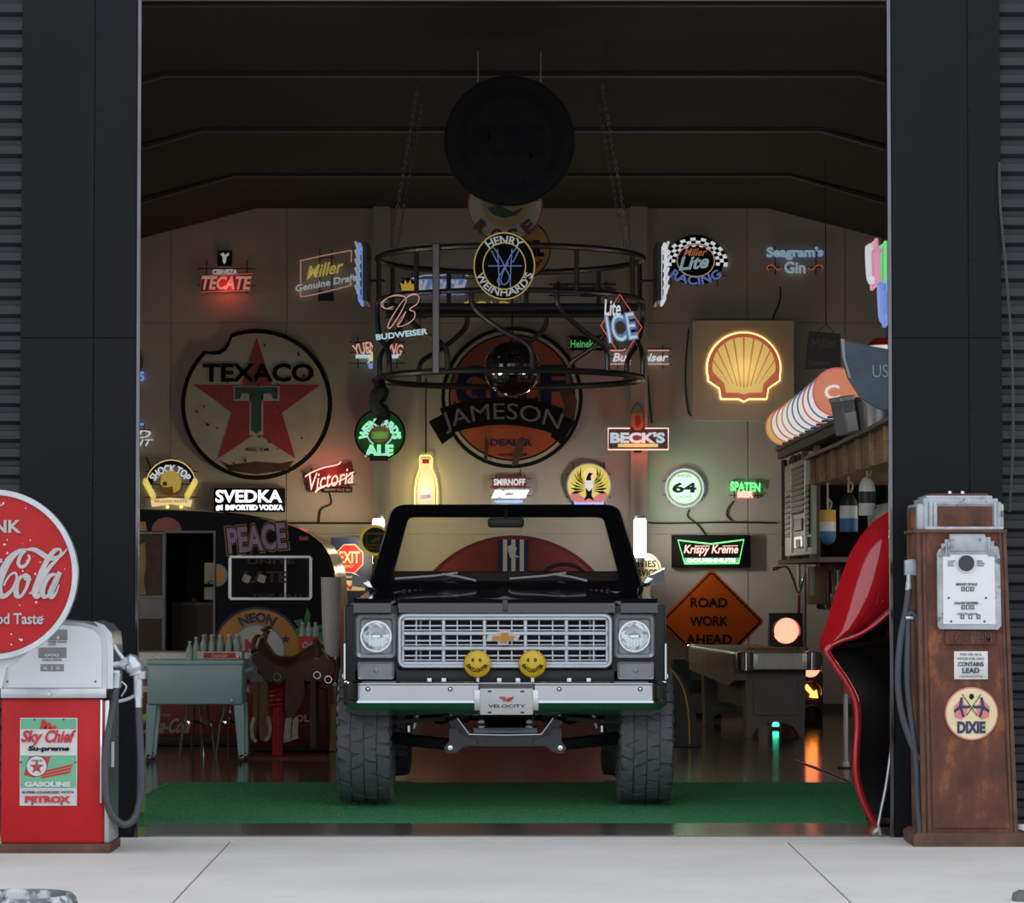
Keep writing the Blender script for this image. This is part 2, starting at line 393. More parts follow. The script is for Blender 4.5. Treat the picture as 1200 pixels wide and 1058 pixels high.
# facade left and right: sheet metal column cladding, ribbed siding further out
def rib_mesh(x0, x1, z0, z1, yf):
    b = MB(); pitch = .1005; prof = []
    z = z0
    while z < z1:
        prof += [(yf, z), (yf, z + .045), (yf + .035, z + .052), (yf + .035, z + .080)]; z += pitch
    prof.append((yf, z))
    b.grid([[(x0, y, z_) for y, z_ in prof], [(x1, y, z_) for y, z_ in prof]]); return b
for side, (xa, xb, xo) in {'left': (X(22, DF), XL, -12), 'right': (XR, X(1176, DF), 12)}.items():
    w = struct(empty('wall_front_' + side, (0, 0, 0), 0, 'dark sheet metal front wall on the %s of the open door' % side))
    MB().box(xa, xb, DF + .012, DF + .06, 0, 6.2).build('column_core', 'black_matte', w)
    zs = [0.0, Z(396, DF), Z(396, DF) + 2.44, 6.2]
    vx = X(108, DF) if side == 'left' else X(1137, DF)
    for i in range(3):
        for p, q in ((xa, vx), (vx, xb)):
            MB().box(p + .0015, q - .0015, DF, DF + .012, zs[i] + .002, zs[i + 1] - .002, .002, 1).build('metal_panel', 'panel', w)
    o0, o1 = (xo, xa) if side == 'left' else (xb, xo)
    rib_mesh(o0, o1, .02, 6.2, DF + .02).build('ribbed_siding', 'siding', w, 20)
    MB().box(o0, o1, DF + .07, DF + .32, 0, 6.2).build('siding_core', 'black_matte', w)
    # screws along the seams
    b = MB()
    for zz in [x * .42 + .3 for x in range(13)]:
        b.lathe([(0, -.004), (.006, -.003), (.008, 0)], 8, Matrix.Translation((vx + .012, DF, zz)) @ Matrix.Rotation(-PI / 2, 4, 'X'))
    tag(b.build('screw', 'panel', w), kind='stuff')
    # polished corner strip at the jamb
    jx_ = XL if side == 'left' else XR
    sg = -1 if side == 'left' else 1
    MB().box(min(jx_, jx_ - sg * .022), max(jx_, jx_ - sg * .022), DF - .006, DF + .03, 0, ZT, .004, 1).build('corner_strip', 'strip', w)
    MB().box(min(jx_, jx_ - sg * .012), max(jx_, jx_ - sg * .012), DF + .03, DF + .06, 0, ZT).build('jamb_lining', 'black_matte', w)
hd = struct(empty('wall_front_header', (0, 0, 0), 0, 'dark sheet metal wall above the open door'))
for i in range(4):
    a = XL + (XR - XL) * i / 4; c = XL + (XR - XL) * (i + 1) / 4
    MB().box(a + .002, c - .002, DF, DF + .32, ZT, 6.2, .002, 1).build('metal_panel', 'panel', hd)
# interior shell
WX = 4.62
struct(tag(MB().box(-WX, WX, DF + .0, DW + .4, -.06, 0).build('floor', 'floor'), 'dark polished board floor of the garage'))
wb = struct(empty('wall_back', (0, 0, 0), 0, 'beige panelled back wall hung with signs'))
ZC = Z(244, DW); ZE = Z(284, DW); XC = X(300, DW); XE = X(160, DW)
slope = (ZC - ZE) / (XC - XE)
def zceil(x): return ZC - max(0, abs(x) - abs(XC)) * slope
MB().box(-WX, WX, DW + .02, DW + .3, 0, ZC + .6).build('wall_core', 'column', wb)
vxs = [-WX] + [X(q, DW) for q in (199, 335, 453, 610, 752, 877, 992)] + [WX]
zrows = [0.0, Z(626, DW), Z(378, DW), ZC + .55]
for i in range(len(vxs) - 1):
    for j in range(3):
        MB().box(vxs[i] + .004, vxs[i + 1] - .004, DW, DW + .02, zrows[j] + .004, zrows[j + 1] - .004, .003, 1).build('wall_panel', 'wall', wb)
for px in (446.5, 749.5):       # steel columns standing proud of the wall
    a, c = X(px - 10, DW - .16), X(px + 10, DW - .16)
    MB().box(a, c, DW - .16, DW - .15, 0, ZC).box((a + c) / 2 - .01, (a + c) / 2 + .01, DW - .15, DW - .01, 0, ZC).box(a, c, DW - .01, DW, 0, ZC).build('steel_column', 'column', wb)
MB().box(-WX, WX, DW - .02, DW, 0, .09).build('baseboard', 'dark_grey', wb)
for side, sx in (('left', -1), ('right', 1)):
    x0, x1 = sorted((sx * WX, sx * (WX + .2)))
    struct(tag(MB().box(x0, x1, DF + .32, DW + .3, 0, 6.2).build('wall_' + side, 'side_wall'), 'plain %s side wall of the garage' % side))
    x0, x1 = sorted((sx * (abs(XL) + .07), sx * WX))
    struct(tag(MB().box(x0, x1, DF + .06, DF + .12, 0, 6.2).build('wall_return_' + side, 'side_wall'), 'inner face of the front wall, %s of the door' % side))
struct(tag(MB().box(-WX, WX, DF + .3, DF + .42, ZT, 6.2).build('wall_return_top', 'side_wall'), 'inner face of the front wall above the door'))
cpts = [(-WX - .2, zceil(WX)), (-abs(XC), ZC), (abs(XC), ZC), (WX + .2, zceil(WX)), (WX + .2, 6.6), (-WX - .2, 6.6)]
cl = struct(tag(MB().prism(cpts, DF - .0, DW + .3).build('ceiling', 'ceiling'), 'dark ceiling with sloping sides'))
for d in (31.25, 28.1, 25.0, 21.9, 19.0):
    q = [(-WX, zceil(WX)), (-abs(XC), ZC), (abs(XC), ZC), (WX, zceil(WX))]
    MB().prism(q + [(x, z - .03) for x, z in reversed(q)], d, d + .10).build('roof_beam', 'beam', cl)
# threshold, turf
struct(tag(MB().box(XL, XR, 17.55, 18.42, 0, .012, .004, 1).build('threshold', 'threshold'), 'dark shiny door threshold strip'))
tf = MB().box(-2.45, 2.38, 18.42, 22.2, 0, .008).build('turf_mat', 'turf'); tag(tf, 'green artificial turf mat under the black truck', 'mat')
# short pile of the turf
b = MB(); vs_, fs_ = [], []
for i in range(60000):
    x = random.uniform(-2.44, 2.37); y = random.uniform(18.42, 22.19); a = random.uniform(0, PI); h = random.uniform(.005, .012); w_ = .004; lx, ly = random.uniform(-.008, .008), random.uniform(-.008, .008)
    k = len(vs_); vs_ += [(x - w_ * math.cos(a), y - w_ * math.sin(a), .007), (x + w_ * math.cos(a), y + w_ * math.sin(a), .007), (x + lx, y + ly, .007 + h)]; fs_.append((k, k + 1, k + 2))
me = bpy.data.meshes.new('turf_pile'); me.from_pydata(vs_, [], fs_); me.materials.append(M['turf']); o = bpy.data.objects.new('turf_pile', me); COL.objects.link(o); o.parent = tf; o['kind'] = 'stuff'
# conduit and cords on the back wall
cb = MB().tube([P(160, 611, DW - .02), P(330, 613, DW - .02), P(436, 613, DW - .02)], .012, 6).build('conduit', 'cable'); tag(cb, 'thin grey conduit running along the back wall behind the caravan', 'conduit')
cb = MB().tube([P(758, 607, DW - .03), P(765, 613, DW - .03), P(857, 612, DW - .03), P(911, 613, DW - .03)], .011, 6, smooth=4).build('conduit', 'cable'); tag(cb, 'thin conduit running along the back wall under the green-lit round sign', 'conduit')
for pts, lab in ((((808, 597), (806, 605), (815, 612), (822, 620), (828, 628)), 'black cord looping from the round green-lit sign to the doughnut sign'),
                 (((860, 587), (853, 596), (852, 604), (858, 610)), 'black cord hanging below the small green lettered beer sign'),
                 (((759, 440), (761, 466), (763, 486), (764, 496)), 'black cord running down beside the red framed sign'),
                 (((386, 577), (388, 590), (376, 597), (374, 612)), 'black cord under the red script sign'),
                 (((807, 385), (803, 440), (806, 480), (810, 487)), 'dark cord hanging at the edge of the big scallop panel'),
                 (((499, 443), (499, 490), (499, 531)), 'dark cord hanging down to the yellow bottle sign'),
                 (((171, 535), (175, 545), (178, 562)), 'dark cord above the gold helmet sign'),
                 (((914, 336), (914, 352), (905, 374)), 'dark cord dropping from the blue script gin sign')):
    tag(MB().tube([P(x, y, DW - .015) for x, y in pts], .009, 5, smooth=5).build('cord', 'cable'), lab, 'cord')
# the loose cable on the siding at the right
tag(MB().tube([P(1171, 190, DF - .01), P(1172, 240, DF - .02), P(1180, 330, DF - .025), P(1186, 420, DF - .02), P(1187, 520, DF - .02), P(1183, 600, DF - .01)], .008, 6, smooth=6).build('cable', 'cable'), 'thin grey cable hanging over the ribbed siding beside the rusty pump', 'cable')
# two fluorescent tubes on the steel columns
for px, m, lab in ((750, 'tube_light', 'white fluorescent tube on the reddish column at the truck mirror'), (443.5, 'tube_warm', 'warm white tube lamp on the column above the yellow round sign')):
    r = empty('wall_lamp', P(px, 650, DW - .8), 0, lab, 'lamp')
    k = (DW - .8) / F; h = 42 * k; lo_ = -.03 if px > 600 else -.12
    pr = [(0, lo_), (.045, lo_ + .005), (.062, lo_ + .03), (.062, h - .02), (.045, h + .01), (0, h + .015)]
    MB().lathe(pr, 20).build('tube', m, r)
    MB().box(-.05, .05, .08, .11, lo_ - .05, h + .03, .006, 1).build('fixture', 'white', r)
    MB().box(-.02, .02, .11, .64, lo_ + .06, lo_ + .1).box(-.02, .02, .11, .64, h - .1, h - .06).build('arm', 'steel', r)
    for zz in (lo_ - .02, h + .02): MB().lathe([(.02, -.03), (.05, -.03), (.05, .02), (.02, .02)], 16, Matrix.Translation((0, 0, zz))).build('end_cap', 'steel', r)

# ================================================================== the truck
TX = X(592, 19.3); TY = 20.0
TR = empty('open_top_truck', (TX, TY, 0), 0, 'black open-top off-road truck with chrome grille, parked facing out on the turf', 'truck')
SB = F / 19.3
def bx(px): return (px - 592) / SB
def bz(py): return Z(py, 19.3)
# --- bumper: profile swept along a wrapped path
prof = [(.10, .815), (.0, .815), (-.012, .806), (-.012, .798), (.004, .792), (.004, .705), (-.016, .698), (-.020, .685), (-.008, .672), (.03, .645), (.085, .618), (.16, .603), (.17, .62), (.06, .66), (.02, .70), (.02, .79), (.10, .80)]
def bumper(x0, x1, name):
    path = []
    xs = [x0 + (x1 - x0) * i / 24 for i in range(25)]
    for x in xs:
        a = abs(x); y = -.75
        if a > .90: t = (a - .90) / .105; y = -.75 + .26 * (1 - math.sqrt(max(0, 1 - t * t)))
        path.append((x, y))
    rows = []
    for x, y in path:
        a = abs(x); inn = max(0, (a - .90) / .105)
        rows.append([(x - math.copysign(1, x) * max(0, py_) * .35 * inn, y + py_, pz) for py_, pz in prof])
    b = MB().grid(rows, True); b.faces([p for p in rows[0]], [tuple(range(len(prof)))]); b.faces([p for p in rows[-1]], [tuple(range(len(prof)))])
    return b.build(name, 'bumper_chrome', TR, 30)
bm_l = bumper(-1.003, -.165, 'bumper'); bm_r = bumper(.183, 1.003, 'bumper')
MB().box(-.17, .19, -.735, -.66, .615, .80, .01).build('bumper_centre', 'dark_grey', TR)
for px in (432, 528, 655, 749.5):
    MB().lathe([(0, .016), (.008, .014), (.014, .006), (.016, 0)], 14, Matrix.Translation((bx(px), -.748, bz(807))) @ Matrix.Rotation(PI / 2, 4, 'X')).build('bumper_bolt', 'chrome', TR)
# plate
pl = MB().box(bx(562.5), bx(624.5), -.79, -.775, bz(837), bz(806), .006).build('show_plate', 'white', TR); pl['label'] = 'white show plate with red wing emblem'
MB().box(bx(556), bx(631), -.775, -.735, bz(832), bz(808), .004).build('plate_bracket', 'steel', pl)
def mk(parent, m, pts, y, th=.003, name='emblem'): return MB().prism(pts, y - th, y).build(name, m, parent, 0)
MB().text('VELOCITY', bx(594), bz(826.6), 43 / SB, 3.8 / SB, -.7935, .003, .01).build('lettering', 'ink_black', pl, 0)
for k, (yy, xx0, xx1) in enumerate(((816.2, 584.5, 592), (818.2, 586.5, 593), (820.2, 589, 594))):
    mk(pl, 'red', [(bx(xx0), bz(yy - .6)), (bx(xx1), bz(yy - .6)), (bx(xx1 + 1.2), bz(yy + .8)), (bx(xx0 + 1.2), bz(yy + .8))], -.7905)
mk(pl, 'red', [(bx(594), bz(817.5)), (bx(602.5), bz(815.2)), (bx(600), bz(819.5)), (bx(596), bz(822.3)), (bx(594), bz(819.5))], -.7905)
for xx in (574, 612):
    for yy in (809.5, 834): MB().box(bx(xx - 2.2), bx(xx + 2.2), -.7915, -.790, bz(yy + .9), bz(yy - .9)).build('plate_slot', 'ink_blue', pl)
# --- front clip
b = MB()
b.box(-.94, .94, -.60, -.54, .80, .885, .01)            # valance
b.box(-1.0, -.655, -.60, -.50, .80, 1.285, .02); b.box(.655, 1.0, -.60, -.50, .80, 1.285, .02)
b.build('front_panel', 'black', TR)
b = MB(); b.box(-.70, .70, -.52, -.46, .62, .82)
b.build('front_frame_horn', 'black_matte', TR)
MB().box(-.66, .66, -.40, -.34, .82, 1.24).build('radiator', 'black', TR)
# vertical condenser tubes that show through the outer grille bays
for sx in (-1, 1):
    for q in (.53, .56): MB().tube([(sx * q, -.47, .86), (sx * q, -.47, 1.22)], .012, 8).build('cooler_pipe', 'steel', TR)
# header panel + nose caps, leaning back so that they mirror the sky
def lean(x0, x1, name, bev=.012):
    pts = [(-.645, bz(718)), (-.60, bz(718)), (-.56, bz(702)), (-.60, bz(701.5)), (-.632, bz(706))]
    return MB().prism(pts, x0, x1, 'x').build(name, 'black_gloss', TR, 50)
lean(bx(467), bx(721), 'header_panel')
for a, c in ((414, 458), (728, 771)): lean(bx(a), bx(c), 'nose_cap')
MB().box(bx(589), bx(595), -.655, -.60, bz(716), bz(703), .006).build('hood_ornament_rib', 'dark_grey', TR)
# hood
def hood_pt(u, v):
    x = -.665 + 1.33 * u; a = abs(x); y = -.60 + 1.56 * v
    wid = 1 + .10 * v
    z = bz(702) + .003 + .062 * v ** .8 - .028 * (a / .67) ** 3 * 1.0 + (.016 if a < .06 else 0) * (1 - a / .06 if a < .06 else 0)
    return (x * wid, y, z)
rows = [[hood_pt(i / 28, j / 10) for i in range(29)] for j in range(11)]
low = [[(p[0], p[1], p[2] - .03) for p in r] for r in rows]
b = MB().grid(rows); b.grid([rows[0], low[0]]); b.grid([[r[0] for r in rows], [r[0] for r in low]]); b.grid([[r[-1] for r in rows], [r[-1] for r in low]])
b.build('hood', 'black_gloss', TR, 40)
# fenders (top skin + side with arch), doors, quarters
def arch(cy, R, z0):
    a0 = math.asin((z0 - .46) / R); return [(cy - R * math.cos(a0 + (PI - 2 * a0) * i / 12), .46 + R * math.sin(a0 + (PI - 2 * a0) * i / 12)) for i in range(13)]
for sx in (-1, 1):
    rows = []
    for j in range(9):
        y = -.57 + 1.55 * j / 8; zt = bz(703) + .05 * j / 8; q = min(1, .5 + j * .25)
        rows.append([(sx * .675 * (1 + .1 * j / 8), y, zt - .01), (sx * .80, y, zt + .006), (sx * (.92), y, zt - .004), (sx * (.965), y, zt - .03), (sx * (.99), y, zt - .08 * q - .01), (sx * 1.0, y, zt - .16), (sx * 1.0, y, 1.10)])
    fd = MB().grid(rows); fd.faces(rows[0], [tuple(range(7))]); fd.build('fender_top', 'black_gloss', TR, 45)
    sp = [(-.57, .82), (-.57, 1.14), (.98, 1.14), (.98, .70), (.62, .70)] + list(reversed(arch(0, .56, .70)))
    b = MB().prism(sp, sx * .93, sx * 1.0, 'x'); b.build('fender_side', 'black_gloss', TR)
    d_ = MB().box(min(sx * .93, sx * .995), max(sx * .93, sx * .995), .99, 2.02, .72, 1.33, .01).build('door', 'black_gloss', TR)
    MB().box(min(sx * .99, sx * 1.025), max(sx * .99, sx * 1.025), 1.85, 1.98, 1.18, 1.21, .006).build('door_handle', 'chrome', d_)
    sp = [(2.03, .72), (2.03, 1.33), (3.62, 1.30), (3.62, .74), (3.24, .74)] + list(reversed(arch(2.7, .56, .74)))
    MB().prism(sp, sx * .90, sx * 1.0, 'x').build('quarter_panel', 'black_gloss', TR)
    # chrome side moulding that peeks past the lamps
    MB().box(min(sx * .997, sx * 1.012), max(sx * .997, sx * 1.012), -.60, 3.6, .83, 1.03 if False else .86, .003, 1).build('side_moulding', 'chrome', TR)
    MB().box(min(sx * .985, sx * 1.003), max(sx * .985, sx * 1.003), -.628, -.60, .82, 1.05, .004, 1).build('corner_trim', 'chrome', TR)
    # inner wheel wells
    for cy in (0, 2.7): MB().box(min(sx * .52, sx * .93), max(sx * .52, sx * .93), cy - .6, cy + .6, 1.02, 1.10).build('wheel_well', 'black_matte', TR)
MB().box(-.95, .95, 3.56, 3.62, .74, 1.30, .01).build('tailgate', 'black_gloss', TR)
MB().box(-.92, .92, .95, 3.56, .72, .80).build('cab_floor', 'black_matte', TR)
# --- headlamps and signals
for sx in (-1, 1):
    cx = .80 * sx; cz = bz(746); hw = .132; hh = .142
    out = MB()
    def rrect(hw, hh, r, n=6):
        pts = []
        for qx, qz, a0 in ((1, 1, 0), (-1, 1, PI / 2), (-1, -1, PI), (1, -1, 3 * PI / 2)):
            for i in range(n + 1):
                a = a0 + PI / 2 * i / n; pts.append((qx * (hw - r) + r * math.cos(a), qz * (hh - r) + r * math.sin(a)))
        return pts
    A = [(cx + p[0], -.60, cz + p[1]) for p in rrect(hw, hh, .03)]; B = [(cx + p[0], -.655, cz + p[1]) for p in rrect(hw - .012, hh - .012, .028)]
    C = [(cx + p[0], -.64, cz + p[1]) for p in rrect(hw - .03, hh - .03, .02)]; D = [(cx + p[0], -.60, cz + p[1]) for p in rrect(hw - .036, hh - .036, .02)]
    bz_ = MB().grid([A, B, C, D], True).build('headlight_bezel', 'grille_silver', TR, 40)
    MB().prism([(cx + p[0], cz + p[1]) for p in rrect(hw - .036, hh - .036, .02)], -.612, -.60).build('lamp_plate', 'lens_grey', bz_)
    MB().ring(cx, cz, .088, .098, -.632, -.61, 36).build('lamp_ring', 'chrome', bz_)
    T = Matrix.Translation((cx, -.612, cz)) @ Matrix.Rotation(PI / 2, 4, 'X')
    MB().lathe([(.0, -.004), (.03, .0), (.06, .008), (.088, .016)], 32, T).build('reflector', 'reflector', bz_)
    MB().lathe([(.0, .034), (.04, .031), (.07, .025), (.088, .016)], 32, T).build('lens', 'clear_lens', bz_)
    b = MB()
    for q in (-.04, -.02, 0, .02, .04): b.box(cx + q - .002, cx + q + .002, -.640, -.628, cz - .06, cz - .012)
    b.box(cx - .03, cx + .03, -.640, -.63, cz - .012, cz + .012, .004, 1)
    b.build('lens_rib', 'reflector', bz_)
    cz2 = bz(786); cx2 = (-.80 if sx < 0 else .808)
    A = [(cx2 + p[0], -.60, cz2 + p[1]) for p in rrect(.114, .056, .014)]; B = [(cx2 + p[0], -.635, cz2 + p[1]) for p in rrect(.112, .054, .014)]; C = [(cx2 + p[0], -.625, cz2 + p[1]) for p in rrect(.100, .043, .01)]
    ts = MB().grid([A, B, C], True).build('turn_signal', 'grille_silver', TR, 40)
    MB().prism([(cx2 + p[0], cz2 + p[1]) for p in rrect(.101, .044, .01)], -.622, -.60).build('signal_lens', 'lens_grey', ts)
    b = MB()
    for i in range(13): b.box(cx2 - .095 + i * .0155, cx2 - .092 + i * .0155, -.627, -.62, cz2 - .04, cz2 + .04)
    b.build('lens_flute', 'clear_lens', ts)
    MB().lathe([(0, .03), (.015, .028), (.028, .02), (.03, 0)], 16, Matrix.Translation((cx2, -.62, cz2)) @ Matrix.Rotation(PI / 2, 4, 'X') @ Matrix.Scale(.5, 4)).build('bulb', 'lens_grey', ts)
# --- grille: surround, dividers, fine bars each of its own
GX0, GX1, GZ0, GZ1 = bx(464.5), bx(719), bz(784.5), bz(717.5)
def rr(x0, x1, z0, z1, r, n=6):
    cx, cz = (x0 + x1) / 2, (z0 + z1) / 2; return [(cx + p[0], cz + p[1]) for p in rrect((x1 - x0) / 2, (z1 - z0) / 2, r, n)]
def loop(y, ins, r): return [(p[0], y, p[1]) for p in rr(GX0 + ins, GX1 - ins, GZ0 + ins, GZ1 - ins, r)]
gs = MB().grid([loop(-.58, 0, .05), loop(-.63, .002, .05), loop(-.655, .012, .045), loop(-.655, .026, .035), loop(-.63, .036, .028), loop(-.56, .038, .028)], True).build('grille_surround', 'grille_silver', TR, 40)
ix0, ix1, iz0, iz1 = GX0 + .037, GX1 - .037, GZ0 + .037, GZ1 - .037
cw = (ix1 - ix0) / 5; chh = (iz1 - iz0) / 3
for i in range(6): x = ix0 + cw * i; MB().box(x - .012, x + .012, -.632, -.585, iz0, iz1, .004, 1).build('grille_divider', 'grille_silver', gs)
for j in range(4): z = iz0 + chh * j; MB().box(ix0, ix1, -.640, -.59, z - .012, z + .012, .004, 1).build('grille_rail', 'grille_silver', gs)
for j in range(3): z = iz0 + chh * (j + .5); MB().box(ix0, ix1, -.612, -.59, z - .0045, z + .0045).build('grille_bar', 'grille_silver', gs)
for i in range(5):
    for t in (1 / 3, 2 / 3): x = ix0 + cw * (i + t); MB().box(x - .004, x + .004, -.606, -.59, iz0, iz1).build('grille_bar', 'grille_silver', gs)
    for j in range(3): MB().box(ix0 + cw * i + .012, ix0 + cw * (i + 1) - .012, -.618, -.60, iz0 + chh * j + .018, iz0 + chh * j + .024).build('grille_bar', 'grille_silver', gs)
def bow(k, y0, y1, m, name, par):
    pts = [(-22, -3.2), (-6.2, -3.2), (-6.2, -8.2), (8, -8.2), (8, -3.2), (21, -3.2), (17.2, 3.4), (5.6, 3.4), (5.6, 8), (-8, 8), (-8, 3.4), (-24.5, 3.4)]
    pts = [(bx(591 + x * k), bz(747.5 + y * k * 1.22)) for x, y in pts]; return MB().prism(pts, y0, y1).build(name, m, par, 0)
bt = bow(.88, -.668, -.63, 'white', 'grille_emblem', TR); bow(.60, -.676, -.668, 'orange', 'emblem_inset', bt)
# --- yellow lamp covers
for i, px in enumerate((559.5, 624)):
    lx, lz = bx(px), bz(778); r = 16.2 / SB
    lp = empty('driving_lamp', (0, 0, 0)); lp.parent = TR
    T = Matrix.Translation((lx, -.70, lz)) @ Matrix.Rotation(PI / 2, 4, 'X')
    MB().lathe([(0, -.07), (.05, -.065), (r - .008, -.01), (r - .004, .0)], 32, T).build('lamp_bowl', 'chrome', lp)
    cv = MB().lathe([(0, .040), (r * .5, .038), (r * .82, .031), (r * .96, .020), (r, .004), (r * .99, -.004)], 40, T).build('lamp_cover', 'yellow', TR); cv['label'] = 'yellow smiling lamp cover'
    yy = -.7445
    for q, ch in ((-4.6, 'K'), (3.2, 'O')): MB().text(ch, lx + q / SB, lz + 5 / SB, 3.4 / SB, 3.8 / SB, yy, .006, .05).build('eye', 'ink_black', cv, 0)
    MB().text('DAYLIGHTER', lx + 0, lz - 7.0 / SB, 27 / SB, 4.6 / SB, yy, .010, .02, arc=-12 / SB).build('lettering', 'ink_black', cv, 0)
    MB().tube([(lx, -.69, lz - r + .01), (lx, -.69, .81)], .016, 10).build('lamp_stem', 'chrome', TR)
# little brackets and hooks between bumper and valance
for px in (503, 520, 585, 607, 667, 690): MB().box(bx(px - 3), bx(px + 3), -.66, -.60, .80, .835, .006).build('bracket', 'steel', TR)
MB().box(-.9, .9, -.68, -.60, .796, .806).build('splash_strip', 'steel', TR)
# --- windscreen frame and glass
yb, yt = 1.12, 1.62
def wpt(x, t, off=0): return (x, yb + (yt - yb) * t + off, 1.36 + (1.962 - 1.36) * t)
def wl(hb, ht, tb, tt, off, rc, n=6):
    pts = []
    corners = [(ht, tt), (-ht, tt), (-hb, tb), (hb, tb)]
    for i in range(4):
        c = Vector((*corners[i], 0)); p = Vector((*corners[i - 1], 0)); q = Vector((*corners[(i + 1) % 4], 0))
        a = c + (p - c).normalized() * rc * (1 if i in (0, 2) else 1); e = c + (q - c).normalized() * rc
        # t axis is in units of .78 m; keep radii sensible
        for k in range(n + 1):
            t = k / n; v = a * (1 - t) ** 2 + c * 2 * t * (1 - t) + e * t * t; pts.append(wpt(v.x, v.y, off))
    return pts
o1 = wl(.93, .775, -.02, 1.0, 0, .10); o0 = wl(.95, .79, -.04, .985, .09, .10); i1 = wl(.80, .695, .10, .87, -.02, .06); i0 = wl(.775, .672, .125, .85, .05, .05)
MB().grid([o0, o1, i1, i0], True).build('windscreen_frame', 'black_gloss', TR, 40)
MB().prism([(x * .1, 0) for x in ()] or [(-.7, .9)], 0, 0) if False else None
gl = MB(); gi = wl(.785, .68, .12, .86, .03, .05); gl.faces(gi, [tuple(range(len(gi)))]); gl.build('windscreen', 'windscreen', TR)
MB().box(-.125, .125, 1.46, 1.50, 1.80, 1.868, .02).tube([(0, 1.48, 1.86), (0, 1.53, 1.93)], .012, 8).build('mirror', 'black', TR)
cowl = MB().box(-.9, .9, .94, 1.16, 1.30, 1.366, .01).build('cowl', 'black_gloss', TR)
for sx in (-1, 1):
    for i in range(17):
        x = sx * (.09 + i * .037); MB().box(x - .011, x + .011, .948, .99, 1.366, 1.376, .003, 1).build('vent_slot', 'dark_grey', cowl)
    # wipers
    a = sx * .30 if sx > 0 else -.42
for pts in (((463, 678), (510, 674.5), (536, 671)), ((597, 678), (640, 674.5), (663, 671))):
    d = 21.12
    w = MB().tube([Vector(P(x, y, d + .12 - (y - 671) * .012)) - Vector((TX, TY, 0)) for x, y in pts], .008, 6).build('wiper_blade', 'white', TR)
    x0 = pts[1][0] + 8; q = [(x0, 672.5), (x0 + 22, 676), (x0 + 40, 680.5)]
    MB().tube([Vector(P(x, y, d)) - Vector((TX, TY, 0)) for x, y in q], .008, 6).build('wiper_arm', 'white', w)
# dashboard, wheel, seats
MB().box(-.80, .80, 1.40, 1.66, 1.22, 1.50, .03).build('dashboard', 'brown_dark', TR)
sw = MB().tube([(.40 + .2 * math.cos(a), 1.72 - .10 * math.sin(a), 1.36 + .19 * math.sin(a)) for a in [2 * PI * i / 24 for i in range(24)]], .014, 8, True).build('steering_wheel', 'brown_dark', TR)
MB().tube([(.22, 1.72, 1.36), (.40, 1.73, 1.34), (.58, 1.72, 1.36)], .014, 8).tube([(.40, 1.73, 1.30), (.40, 1.5, 1.24)], .025, 8).build('wheel_spoke', 'black', sw)
for sx in (-1, 1):
    st = MB().box(sx * .45 - .24, sx * .45 + .24, 1.9, 2.4, .80, 1.02, .05).build('seat', 'leather', TR)
    MB().box(sx * .45 - .24, sx * .45 + .24, 2.32, 2.46, 1.0, 1.36, .05).build('seat_back', 'leather', st)
# door mirrors
for sx, (px, py) in ((-1, (424, 680)), (1, (767, 675))):
    c = Vector(P(px, py, 21.05)) - Vector((TX, TY, 0)); k = 21.05 / F
    mr = MB().prism([(c.x - sx * -11 * k, c.z + 9 * k), (c.x + sx * 11 * k, c.z + 8 * k), (c.x + sx * 11 * k, c.z - 7 * k), (c.x - sx * 6 * k, c.z - 9 * k), (c.x - sx * 11 * k, c.z - 2 * k)], c.y - .06, c.y + .04).build('door_mirror', 'black_gloss', TR)
    MB().tube([(c.x - sx * 4 * k, c.y - .0, c.z - 6 * k), (c.x - sx * 13 * k, c.y + .03, c.z - 10 * k), (c.x - sx * 19 * k, c.y + .1, c.z - 15 * k)], .013, 8).prism([(c.x - sx * 9 * k, c.z - 1 * k), (c.x - sx * 2 * k, c.z - 3 * k), (c.x - sx * 9 * k, c.z - 8 * k), (c.x - sx * 13 * k, c.z - 8 * k)], c.y - .07, c.y - .0).build('mirror_arm', 'chrome', mr)
